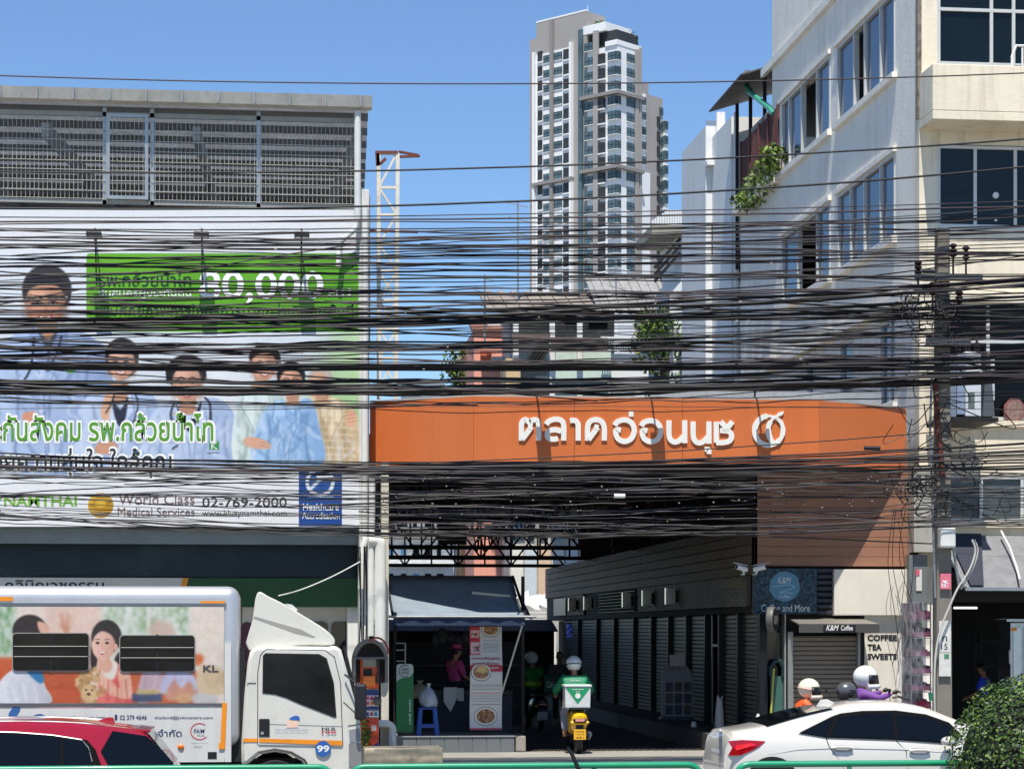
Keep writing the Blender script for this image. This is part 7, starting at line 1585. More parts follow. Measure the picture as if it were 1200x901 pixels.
df = side(smooth_pts(dfp, True, 3), TV + .2, TV + 1.75, 'wind_deflector', M_CAB, tk, .07, 50)
pnl([(297, 724), (298, 721.5), (320, 728), (352, 737), (370, 746), (368, 747), (345, 741.5)], -.155, .008, 'groove', mat('groove_grey', (150, 146, 138), .5), df)
m = MB(); a = TP(341, 710, TV + .6); m.extr([TP(x, y, TV + .6) for x, y in ((334, 707), (342, 708), (349, 714), (347, 716.5))], (0, .3, 0)); m.build('marker_lamp', mat('lamp_clear', (206, 206, 200), .2), df)
m = MB(); a = TP(419, 820, TV - .1); m.box(a.x - .04, a.x + .12, TV - .16, TV - .04, Z(419, 843, TV - .1), Z(419, 801, TV - .1)); m.build('mirror', mat('mirror_black', (24, 24, 25), .4), cb_, bevel=.03)
m = MB(); m.tube([TP(404, 790, TV), TP(417, 800, TV - .1), TP(420, 806, TV - .1)], .015, 6); m.build('mirror_arm', BLACK, cb_)
pnl([(409, 855), (421.5, 853), (423, 868), (410, 869.5)], .0, .015, 'headlight', mat('lamp_grey', (130, 132, 136), .15), cb_)
pnl([(409, 871), (423, 870), (423.5, 898), (409, 898)], .0, .015, 'bumper_corner', mat('bumper_grey', (128, 126, 122), .4), cb_)
m = MB(); m.box(TP(270, 800).x, TP(287, 800).x, TV + .15, TV + 1.8, .75, Z(280, 760, TV)); m.build('gap_panel', DKSTEEL, tk)
m = MB(); m.box(TP(-140, 800).x, TP(415, 800).x, TV + .5, TV + 1.5, .5, .72); m.build('chassis', DKSTEEL, tk)
for px in (323, 40):
    for v in (TV + .08, TV + 1.7):
        c = Vector((TP(px, 800).x, v, .4)); Mx = Matrix.Translation(c) @ Matrix.Rotation(R(-90), 4, 'X'); m = MB(); m.lathe([(.22, .0), (.36, -.0), (.40, .05), (.40, .17), (.36, .22), (.22, .22)], Mx, 28); w_ = m.build('wheel', BLACK, tk, smooth=40)
        m = MB(); m.lathe([(.0, .06), (.12, .03), (.2, .05), (.22, .02), (.22, .2), (.0, .2)], Mx, 24); m.build('rim', M_ALU, w_, smooth=40)

# ================================================================== cars
def car(t, prof, v0, W_, belt, top_slope, mt, wheels, names=('body',), nose=.35, zb0=.24):
    """lofted body: prof = (x, z) of the roof line from one end to the other; v0 = near side"""
    pr = smooth_pts(prof, False, 4); cy = v0 + W_ / 2; m = MB(); n = None; xa, xb = pr[0][0], pr[-1][0]
    secs = []
    for (x, zt) in pr:
        e = min(abs(x - xa), abs(x - xb)); k = 1 - (1 - min(1, e / nose)) ** 2 * .16; h = W_ / 2 * k
        bl = belt(x); b = min(bl, zt - .015); rw = max(.3, (h - .05) - max(0, zt - bl) * top_slope)
        q_ = [(h * .9, zb0), (h * .97, zb0 + .1), (h, zb0 + .36), (h - .015, max(zb0 + .4, b - .1)), (h - .05, b)]
        zz = max(b + .004, zt - .07); q_ += [(h - .05 - max(0, zz - bl) * top_slope, zz), (rw - .05, max(zz + .003, zt - .022)), (rw * .55, zt - .002), (0, zt + .004)]
        secs.append([(x, y, z) for y, z in q_])
    k = len(secs[0])
    for s in secs:
        for x, y, z in s: m.v.append(Vector((x, cy - y, z)))
        for x, y, z in s[-2::-1]: m.v.append(Vector((x, cy + y, z)))
    w2 = 2 * k - 1
    for i in range(len(secs) - 1):
        for j in range(w2 - 1): a = i * w2 + j; m.f.append([a, a + 1, a + w2 + 1, a + w2]); m.m.append(0)
        m.f.append([i * w2 + w2 - 1, i * w2, (i + 1) * w2, (i + 1) * w2 + w2 - 1]); m.m.append(1)
    for i in (0, len(secs) - 1): m.f.append([i * w2 + j for j in range(w2)][::(1 if i else -1)]); m.m.append(0)
    body = m.build('body', [mt, BLACK], t, smooth=32)
    for x in wheels:
        for v in (v0 - .012, v0 + W_ - .2):
            c = Vector((x, v, .33)); Mx = Matrix.Translation(c) @ Matrix.Rotation(R(-90), 4, 'X')
            if v < cy:
                a = MB(); a.extr([(x + .385 * math.cos(R(i * 11.25)), v + .003, .34 + .385 * math.sin(R(i * 11.25))) for i in range(32)], (0, .03, 0)); a.build('wheel_arch', BLACK, t)
            m = MB(); m.lathe([(.2, -.02), (.30, -.03), (.33, .02), (.33, .16), (.3, .2), (.2, .2)], Mx, 26); w_ = m.build('wheel', BLACK, t, smooth=40)
            m = MB(); m.lathe([(0, -.0), (.06, -.02), (.19, .01), (.21, -.025), (.21, .19), (0, .19)], Mx, 24); m.build('rim', M_ALU, w_, smooth=40)
    def surf(px, py, off):      # point on the near side, following the tumblehome
        v = v0 + .05
        for _ in range(4):
            p = P(px, py, v); v = v0 + .05 + max(0, p.z - belt(p.x)) * top_slope
            if p.z < belt(p.x): v = v0 + .015 + .035 * max(0, 1 - (belt(p.x) - p.z) / .1)
        return P(px, py, v - off)
    return body, surf
sc = thing('white_sedan', 'pearl white sedan with dark tinted windows and a red tail lamp at the lower right', 'car', (P(1030, 900, 31.9).x, 31.9, 0))
cv = 31.9
prof = [(836.5, 912), (836, 894), (838.5, 872), (845, 856.5), (850, 853.5), (868, 850.5), (886, 847), (924, 836), (962, 827), (985, 822), (1010, 820.3), (1040, 820.6), (1070, 826), (1096, 836), (1122, 847), (1146, 858), (1170, 865), (1195, 870), (1212, 880), (1219, 900), (1219, 915)]
belt_s = lambda x: 1.02 - .018 * (x - 3.5) * .9
M_PRL = mat('pearl_white', (206, 202, 192), .3, .0, var=.015, coat=1.0)
body, SF = car(sc, [(P(x, y, cv).x, P(x, y, cv).z) for x, y in prof], 31.0, 1.8, belt_s, .42, M_PRL, (P(905, 900, 31).x, P(1145, 900, 31).x))
def decal(pts, off, nm, mt, par, fn, sm=False, th=.006):
    q_ = smooth_pts(pts, True, 4) if sm else pts
    m = MB(); front = [fn(x, y, off) for x, y in q_]; n = len(q_); c = sum(front, Vector()) / n
    m.add(front + [p + Vector((0, th, 0)) for p in front], [list(range(n))] + [[i, (i + 1) % n, n + (i + 1) % n, n + i] for i in range(n)]); return m.build(nm, mt, par)
M_TINT = glass((10, 13, 17), .05, .32, name='tinted_glass')
M_CHR = mat('chrome_trim', (120, 120, 122), .4, .7, var=0)
decal([(936, 858.5), (975, 839), (985, 835.5), (1010, 832.5), (1050, 832), (1085, 836.5), (1112, 846), (1126, 859), (1121, 871.5), (1050, 866.5), (970, 864)], .022, 'window_surround', mat('trim_black', (8, 8, 9), .6, spec=.08), body, SF)
decal([(939, 858.5), (976, 841), (968.5, 862)], .028, 'window', M_TINT, body, SF)
decal([(973, 862.5), (982.5, 841), (1010, 836.5), (1046, 835.5), (1049, 864.5)], .028, 'window', M_TINT, body, SF)
decal([(1052.5, 865), (1050.5, 837.5), (1082, 840), (1109, 849), (1122, 860), (1118, 869.5)], .028, 'window', M_TINT, body, SF)
for x, y in ((987.5, 876.5), (1078, 880)):
    decal([(x - 11, y), (x - 8, y - 3.5), (x + 8, y - 3), (x + 11.5, y), (x + 8, y + 3.5), (x - 8, y + 3.5)], .012, 'handle_recess', mat('recess_shade', (150, 152, 154), .4) if x < 1000 else bpy.data.materials['recess_shade'], body, SF, True)  # flat grey decal; shade of the handle hollow put into colour
    m = MB(); m.tube([SF(x - 12, y - .6, .03), SF(x - 6, y - 1.6, .05), SF(x + 6, y - 1.4, .05), SF(x + 12, y - .4, .03)], .018, 8); m.build('door_handle', M_PRL, body, smooth=60)
for pts in ([(968, 864), (972, 875), (985, 892), (990, 905)], [(1050, 867), (1062, 880), (1064, 905)], [(1049, 834), (1050, 866)]):
    m = MB(); m.tube([SF(x, y, .006) for x, y in pts], .006, 4); m.build('door_seam', BLACK, body)
tl = decal([(853, 868), (870, 866.5), (897, 868), (890, 874), (880, 880), (868, 884.5), (853, 885), (858, 876)], .016, 'tail_light', mat('red_lens', (150, 8, 18), .12, var=.25, scale=9, coat=.8), body, SF)
decal([(862, 873), (880, 870.5), (886, 872), (872, 876), (862, 879)], .021, 'lamp_core', mat('red_core', (240, 40, 44), .2, var=.2, scale=20), tl, SF)
m = MB(); 
for i in range(7):
    x0, z0 = [(885.5, 848.2), (898, 843.8), (912, 839.6), (926, 835.8), (940, 832.6), (953, 830), (963, 828)][i]; p = P(x0, z0, cv)
    hw = .74 - .016 * i
    m.v += [Vector((p.x, cv - hw, p.z + .018)), Vector((p.x, cv + hw, p.z + .018))]
for i in range(6): m.f.append([2 * i, 2 * i + 1, 2 * i + 3, 2 * i + 2]); m.m.append(0)
m.build('rear_window', M_TINT, body)
m = MB(); m.extr([P(x, y, cv) for x, y in ((956, 829), (962, 819.5), (970, 819), (978, 823))], (0, .04, 0)); m.build('roof_fin', M_PRL, body, bevel=.008)
m = MB(); a, b = P(843, 893, 31.5), P(850, 879, 31.5); xx = P(838.0, 885, cv).x - .012; m.box(xx, xx + .01, 31.55, 32.1, a.z, b.z); m.build('licence_plate', WHITE, body)
m = MB(); m.tube([P(846, 856, 31.15 + .1 * k) + Vector((-.02, 0, .01)) for k in range(16)], .025, 6); m.build('spoiler', M_PRL, body, smooth=60)
m = MB(); m.ell(P(1112, 868, 30.86), (.12, .1, .07), 12, 8); m.build('wing_mirror', M_PRL, body, smooth=60)
m = MB(); m.tube([P(1046, 817.5, 32.4), P(1052, 815.5, 32.4), P(1065, 820, 32.4)], .02, 6); m.build('roof_wiper', BLACK, body)

for pts in ([(900, 884), (935, 878), (985, 876), (1060, 878), (1118, 882)],): m = MB(); m.tube([SF(x, y, .004) for x, y in pts], .005, 4); m.build('crease_line', mat('crease', (168, 168, 168), .3), body)
rc = thing('red_car', 'shiny red hatchback with roof rails and tinted windows at the lower left', 'car', (P(40, 900, 27).x, 27, 0))
cv2 = 26.9
prof2 = [(213, 925), (212, 905), (205, 893), (190, 874), (176, 857), (160, 850.5), (135, 847), (100, 843), (60, 841.2), (10, 841), (-40, 846), (-80, 862), (-115, 884), (-150, 892), (-185, 900), (-198, 920)]
M_RED = mat('metallic_red', (178, 16, 38), .24, .4, var=.04, coat=1.0)
belt_r = lambda x: .98
body2, SR = car(rc, [(P(x, y, cv2).x, P(x, y, cv2).z) for x, y in prof2][::-1], 26.0, 1.78, belt_r, .34, M_RED, (P(150, 900, 26).x, P(-120, 900, 26).x))
decal([(-70, 868), (-30, 858), (0, 857), (50, 859.5), (102, 866.5), (112, 878), (122, 905), (-90, 905)], .02, 'window_surround', bpy.data.materials['trim_black'], body2, SR)
decal([(-68, 870), (-30, 860.5), (0, 859.5), (40, 861), (71, 864), (68, 905), (-85, 905)], .027, 'window', M_TINT, body2, SR); decal([(74.5, 865), (98, 869), (105, 880), (104, 905), (73, 905)], .027, 'window', M_TINT, body2, SR)
m = MB(); m.tube([SR(x, y, .012) for x, y in ((-20, 857), (20, 858), (60, 861), (96, 866.5), (104, 876), (108, 892))], .01, 5); m.build('chrome_line', M_CHR, body2)
decal([(132, 856), (172, 862), (190, 878), (203, 893), (205, 905), (132, 905), (118, 880)], .014, 'rear_quarter_glass', M_TINT, body2, SR)
m = MB()
for i in range(6):
    x0, y0 = [(176, 856.3), (182, 863.5), (188, 870.8), (194, 878.3), (200, 886), (205, 892)][i]; p = P(x0, y0, cv2); m.v += [Vector((p.x + .012, cv2 - .62, p.z)), Vector((p.x + .012, cv2 + .62, p.z))]
for i in range(5): m.f.append([2 * i, 2 * i + 2, 2 * i + 3, 2 * i + 1]); m.m.append(0)
m.build('rear_window', M_TINT, body2)
m = MB(); m.tube([P(x, y, 26.35) + Vector((0, 0, .03)) for x, y in ((-30, 850), (0, 848.5), (60, 849), (100, 851), (126, 855))], .022, 8); m.build('roof_rail', M_CHR, body2, smooth=60)
m = MB(); m.tube([P(x, y, 27.45) + Vector((0, 0, .03)) for x, y in ((-30, 846), (0, 844), (60, 843.5), (100, 844.5), (126, 847))], .022, 8); m.build('roof_rail', M_CHR, body2, smooth=60)
m = MB(); m.extr([P(x, y, cv2) for x, y in ((112, 845), (126, 840), (133, 840.3), (135, 848), (120, 848))], (0, .04, 0)); m.build('roof_fin', M_RED, body2, bevel=.01)
m = MB(); p0, p1 = P(130, 850.5, cv2), P(179, 854, cv2); m.hexa([(p0.x, cv2 - .62, p0.z - .06), (p1.x, cv2 - .56, p1.z - .01), (p1.x, cv2 + .56, p1.z - .01), (p0.x, cv2 + .62, p0.z - .06), (p0.x, cv2 - .62, p0.z + .02), (p1.x, cv2 - .56, p1.z + .015), (p1.x, cv2 + .56, p1.z + .015), (p0.x, cv2 + .62, p0.z + .02)]); m.build('spoiler', M_RED, body2, bevel=.012)

# ================================================================== median: green railings, clipped bush
M_GRN = mat('green_rail', (18, 140, 98), .35, var=.06, coat=.4)
RVv = 24.3
def rail(name, label, xa, xb):
    za = Z(600, 897, RVv); x0, x1 = P(xa, 900, RVv).x, P(xb, 900, RVv).x; t = thing(name, label, 'railing', ((x0 + x1) / 2, RVv, 0), 'green railings along the median')
    r_ = .16; pts = [(x0, RVv, 0)] + [(x0 + r_ - r_ * math.cos(R(a)), RVv, za - r_ + r_ * math.sin(R(a))) for a in range(0, 91, 15)] + [(x1 - r_ + r_ * math.sin(R(a)), RVv, za - r_ + r_ * math.cos(R(a))) for a in range(0, 91, 15)] + [(x1, RVv, 0)]
    m = MB(); m.tube(pts, .036, 12); m.build('top_rail', M_GRN, t, smooth=60)
    m = MB(); m.cyl((x0, RVv, .42), (x1, RVv, .42), .028, 10); m.build('lower_rail', M_GRN, t, smooth=60)
    k = x0 + 1.3
    while k < x1 - .6: m = MB(); m.cyl((k, RVv, 0), (k, RVv, za - .037), .028, 10); m.build('post', M_GRN, t, smooth=60); k += 1.4
rail('guard_railing', 'green tube railing along the bottom in front of the red car and truck', -90, 390)
rail('guard_railing', 'green tube railing in front of the market mouth and concrete block', 410, 822)
rail('guard_railing', 'green tube railing in front of the white sedan, running behind the round bush', 862, 1290)
m = MB(); m.tube([P(665, 875, 24.15), P(671, 885, 24.15), P(680, 905, 24.15), P(686, 960, 24.15)], [.014, .022, .026, .026], 8); tag(m.build('black_stick', BLACK, smooth=60), 'black stick leaning against the middle green railing below the scooter', 'stick')
bc = P(1217, 893, 23.8); bu = thing('clipped_bush', 'round clipped bush with small glossy leaves in the bottom right corner', 'bush', (bc.x, bc.y, 0))
r_ = random.Random(77); m = MB(); rad = 1.0
for _ in range(16000):
    d = Vector((r_.gauss(0, 1), r_.gauss(0, 1), r_.gauss(0, 1))).normalized()
    if d.y > .55 or d.x > .75 or d.z < -.75: continue
    lump = 1 + .05 * noise.noise(d * 3.2) + .03 * noise.noise(d * 9)
    q_ = bc + d * rad * lump * (1 - .16 * r_.random() ** 1.6)
    nn = (d + Vector((r_.gauss(0, .6), r_.gauss(0, .6), r_.gauss(0, .6) + .25))).normalized(); e = Matrix.Rotation(r_.uniform(0, 6.28), 3, nn) @ nn.orthogonal().normalized(); g = nn.cross(e); s = r_.choice((r_.uniform(.011, .02), r_.uniform(.016, .028), r_.uniform(.024, .036)))
    m.add([q_ - e * s, q_ + g * s * .55 - e * s * .2, q_ + e * s, q_ - g * s * .55 - e * s * .2], [(0, 1, 2, 3)], r_.choice((0, 0, 1, 1, 1, 2)))
for _ in range(60):
    d = Vector((r_.gauss(0, 1), r_.gauss(-.4, 1), r_.gauss(.3, 1))).normalized(); q0 = bc + d * rad * .97; q1 = bc + d * rad * r_.uniform(1.01, 1.05) + Vector((0, 0, r_.uniform(0, .05)))
    m.tube([q0, q1], [.003, .0015], 3, 3)
    for k in range(5): q_ = q0.lerp(q1, .3 + .17 * k); nn = Vector((r_.gauss(0, 1), r_.gauss(0, 1), r_.gauss(.5, 1))).normalized(); e = nn.orthogonal().normalized(); g = nn.cross(e); s = r_.uniform(.012, .022); m.add([q_ - e * s, q_ + g * s * .55, q_ + e * s, q_ - g * s * .55], [(0, 1, 2, 3)], r_.choice((1, 2, 2)))
m.build('foliage', [mat('bush_dark', (36, 58, 18), .55, var=.3, scale=4), mat('bush_mid', (66, 94, 30), .5, var=.3, scale=4), mat('bush_light', (108, 130, 46), .5, var=.25, scale=4), mat('bush_twig', (84, 76, 44), .8)], bu)
m = MB(); m.ell(bc, (rad * .84,) * 3, 24, 16); m.build('inner_core', mat('dark_core', (26, 30, 14), .9, var=.4, scale=20), bu)  # dark ball added so the foliage is not see-through
m = MB(); m.cyl((bc.x, bc.y, 0), (bc.x, bc.y, bc.z), .07, 8); m.build('stem', paint((70, 58, 44), .9), bu)
# ================================================================== people
def skin_geo(nodes, edges, sub=2):
    names = list(nodes); me = bpy.data.meshes.new('s'); me.from_pydata([nodes[k][0] for k in names], [(names.index(a), names.index(b)) for a, b in edges], [])
    o = bpy.data.objects.new('s', me); COL.objects.link(o); o.modifiers.new('k', 'SKIN'); s = o.modifiers.new('u', 'SUBSURF'); s.levels = s.render_levels = sub
    for i, k in enumerate(names):
        d = me.skin_vertices[0].data[i]; r_ = nodes[k][1]; d.radius = r_ if isinstance(r_, tuple) else (r_, r_); d.use_root = (k == 'pelvis')
    dg = bpy.context.evaluated_depsgraph_get(); dg.update(); e = o.evaluated_get(dg); m = bpy.data.meshes.new_from_object(e)
    V = [v.co.copy() for v in m.vertices]; Fc = [list(p.vertices) for p in m.polygons]
    bpy.data.objects.remove(o); bpy.data.meshes.remove(me); bpy.data.meshes.remove(m); return V, Fc
SITR = dict(pelvis=(0, .50, .86), spine=(0, .54, 1.03), chest=(0, .62, 1.24), neck=(0, .68, 1.40), head=(0, .73, 1.54), shoulder=(.19, .63, 1.34), elbow=(.33, .80, 1.12), hand=(.31, 1.02, 1.06), hip=(.10, .52, .84), knee=(.17, .98, .74), foot=(.15, .86, .30))
STAND = dict(pelvis=(0, 0, .95), spine=(0, .01, 1.1), chest=(0, .0, 1.28), neck=(0, .01, 1.44), head=(0, .04, 1.57), shoulder=(.18, 0, 1.38), elbow=(.25, .06, 1.12), hand=(.2, .3, 1.02), hip=(.09, 0, .92), knee=(.1, .03, .5), foot=(.1, 0, .06))
def person(label, loc, rotz, pose, shirt, trousers, skin=(176, 126, 98), hair=None, helmet=None, scale=1.0, asym=None, sleeves=True, name='person', bulk=1.0, visor=True, gloves=False, hs=1.0):
    t = thing(name, label, 'person', loc); Mx = Matrix.Translation(loc) @ Matrix.Rotation(rotz, 4, 'Z') @ Matrix.Scale(scale, 4)
    J = {}
    for k, v in pose.items():
        if k in ('shoulder', 'elbow', 'hand', 'hip', 'knee', 'foot'):
            for s in (-1, 1): J[k + ('L' if s < 0 else 'R')] = Vector((v[0] * s, v[1], v[2]))
        else: J[k] = Vector(v)
    for k, v in (asym or {}).items(): J[k] = Vector(v)
    msk = mat('skin_%d' % int(skin[0] * 1000 + skin[1]), skin, .55, var=.05) if ('skin_%d' % int(skin[0] * 1000 + skin[1])) not in bpy.data.materials else bpy.data.materials['skin_%d' % int(skin[0] * 1000 + skin[1])]
    rad = dict(pelvis=(.14, .11), spine=(.13, .10), chest=(.16, .11), neck=.055, head=.05, shoulder=.06, elbow=.042, hand=.03, hip=.09, knee=.06, foot=.045)
    E = [('pelvis', 'spine'), ('spine', 'chest'), ('chest', 'neck'), ('neck', 'head')] + [e for s in 'LR' for e in (('chest', 'shoulder' + s), ('shoulder' + s, 'elbow' + s), ('elbow' + s, 'hand' + s), ('pelvis', 'hip' + s), ('hip' + s, 'knee' + s), ('knee' + s, 'foot' + s), ('foot' + s, 'toe' + s))]
    for s in 'LR': J['toe' + s] = J['foot' + s] + Vector((0, .18, -.02))
    rad['toe'] = .035
    gr = lambda k, f=1.0, a=0.0: tuple((x * f + a) for x in (rad[k.rstrip('LR')] if isinstance(rad[k.rstrip('LR')], tuple) else (rad[k.rstrip('LR')],) * 2))
    V, Fc = skin_geo({k: (J[k], gr(k)) for k in J}, E)
    m = MB(); m.add([Mx @ p for p in V], Fc)
    h = J['head']; 
    def hd(p):
        q_ = p.copy()
        if p.z < 0: q_.x *= 1 - .28 * (-p.z / .12); q_.y *= 1 - .05 * (-p.z / .12)
        if p.y > .07 and abs(p.x) < .03 and -.045 < p.z < .03: q_.y += .022
        return q_
    hm = Mx @ Matrix.Translation(h + Vector((0, .015, .04)))
    m2 = MB(); m2.ell((0, 0, 0), (.076, .096, .12), 18, 14, None, 0, hd); m.add([hm @ p for p in m2.v], m2.f)
    for s in (-1, 1): m2 = MB(); m2.ell((.078 * s, -.01, -.005), (.012, .024, .032), 8, 6); m.add([hm @ p for p in m2.v], m2.f)
    for s in 'LR':                                    # fingers and thumb curling forward from the palm
        hp = J['hand' + s]; d = (J['hand' + s] - J['elbow' + s]).normalized(); sd = Vector((1 if s == 'R' else -1, 0, 0)); side_ = d.cross(Vector((0, 0, 1))).normalized(); up_ = side_.cross(d)
        m2 = MB(); pc = hp + d * .05; m2.tube([hp, hp + d * .045, hp + d * .085], [.028, .038, .034], 8)
        for i, ln in enumerate((.062, .074, .07, .054)):
            b0 = hp + d * .08 + side_ * (.028 - .0185 * i); m2.tube([b0, b0 + d * ln * .5 - up_ * .008, b0 + d * ln * .72 - up_ * ln * .42, b0 + d * ln * .55 - up_ * ln * .78], [.0095, .009, .008, .006], 6)
        tb_ = hp + d * .03 - side_ * .03 * (1 if s == 'R' else -1) * -1; m2.tube([tb_, tb_ + d * .03 + side_ * .02 * (-1 if s == 'R' else 1), tb_ + d * .06 - up_ * .02], [.012, .011, .008], 6)
        m.add([Mx @ p for p in m2.v], m2.f, 1 if gloves else 0)
    b = m.build('body', [msk, BLACK] if gloves else msk, t, smooth=70)
    f = MB(); f2 = MB()
    for s in (-1, 1):
        f.ell((.03 * s, .090, .012), (.011, .006, .006), 8, 6)
    f2.tube([(-.026, .086, -.058), (0, .094, -.062), (.026, .086, -.058)], .005, 6)
    if not helmet:
        q_ = MB(); q_.add([hm @ p for p in f.v], f.f); q_.build('eyes', BLACK, b); q_ = MB(); q_.add([hm @ p for p in f2.v], f2.f); q_.build('mouth', paint((130, 70, 62)), b)
    sn = {k: (J[k], gr(k, 1.05 * bulk, .027)) for k in ('pelvis', 'spine', 'chest', 'shoulderL', 'shoulderR', 'elbowL', 'elbowR')}
    sn['neck'] = (J['neck'] - Vector((0, 0, .05)), .065); ee = [('pelvis', 'spine'), ('spine', 'chest'), ('chest', 'neck'), ('chest', 'shoulderL'), ('chest', 'shoulderR'), ('shoulderL', 'elbowL'), ('shoulderR', 'elbowR')]
    if sleeves:
        for s in 'LR': sn['hand' + s] = (J['hand' + s] - (J['hand' + s] - J['elbow' + s]).normalized() * .02, .042); ee.append(('elbow' + s, 'hand' + s))
    V, Fc = skin_geo(sn, ee); m = MB(); m.add([Mx @ p for p in V], Fc); sh_ = m.build('shirt', shirt, t, smooth=70)
    tn = {k: (J[k], gr(k, 1.03, .014)) for k in J if k.rstrip('LR') in ('pelvis', 'hip', 'knee', 'foot')}; tn['pelvis'] = (J['pelvis'], (.15, .12))
    for s in 'LR': tn['foot' + s] = (J['foot' + s] + Vector((0, 0, .06)), .065)
    V, Fc = skin_geo(tn, [e for s in 'LR' for e in (('pelvis', 'hip' + s), ('hip' + s, 'knee' + s), ('knee' + s, 'foot' + s))]); m = MB(); m.add([Mx @ p for p in V], Fc); m.build('trousers', trousers, t, smooth=70)
    if hair:
        m2 = MB(); m2.ell((0, -.012, .02), (.086, .1, .115), 16, 12, None, 0, lambda p: Vector((p.x, min(p.y, .055) if p.z < .06 else p.y, max(p.z, -.06 if p.y < 0 else .02)))); m = MB(); m.add([hm @ p for p in m2.v], m2.f); m.build('hair', hair, t, smooth=60)
    if helmet:
        hmat, band, full_ = helmet; hm = hm @ Matrix.Scale(hs, 4)
        m2 = MB(); m2.ell((0, -.008, .03), (.146, .172, .156), 24, 16, None, 0, lambda p: Vector((p.x * (1 if p.z > -.02 else .97), p.y if p.z > -.03 or p.y < .05 or full_ else .05 + (p.y - .05) * .3, max(p.z, -.115 if not full_ else -.15)))); m = MB(); m.add([hm @ p for p in m2.v], m2.f); H_ = m.build('helmet', hmat, t, smooth=60)
        if band:
            m2 = MB(); m2.tube([(.149 * math.cos(R(a)), -.008 + .175 * math.sin(R(a)), .012 + .03 * math.cos(R(a + 90))) for a in range(160, 381, 10)], .008, 6); m = MB(); m.add([hm @ p for p in m2.v], m2.f); m.build('band', band, H_)
        if visor:
            m2 = MB(); pts = []
            for i in range(13):
                a = R(4 + 14.33 * i); 
                for zz, k in ((-.07, 1.12 if full_ else 1.06), (.055, 1.03)): pts.append((.148 * k * math.cos(a), -.008 + .175 * k * math.sin(a), zz))
            m2.add(pts, [(2 * i, 2 * i + 2, 2 * i + 3, 2 * i + 1) for i in range(12)]); m = MB(); m.add([hm @ p for p in m2.v], m2.f); o = m.build('visor', glass((24, 24, 26), .08, name='visor_glass') if 'visor_glass' not in bpy.data.materials else bpy.data.materials['visor_glass'], H_, smooth=60); sd = o.modifiers.new('Thick', 'SOLIDIFY'); sd.thickness = .004
        if full_: m2 = MB(); m2.tube([(.142 * math.cos(R(a)), -.008 + .185 * math.sin(R(a)), -.105) for a in range(0, 181, 15)], .036, 8); m = MB(); m.add([hm @ p for p in m2.v], m2.f); m.build('chin_bar', hmat, H_, smooth=60)
        m2 = MB(); m2.tube([(.07, .03, -.09), (0, .06, -.135), (-.07, .03, -.09)], .008, 5); m = MB(); m.add([hm @ p for p in m2.v], m2.f); m.build('strap', BLACK, H_)
    return t, J, Mx, sh_
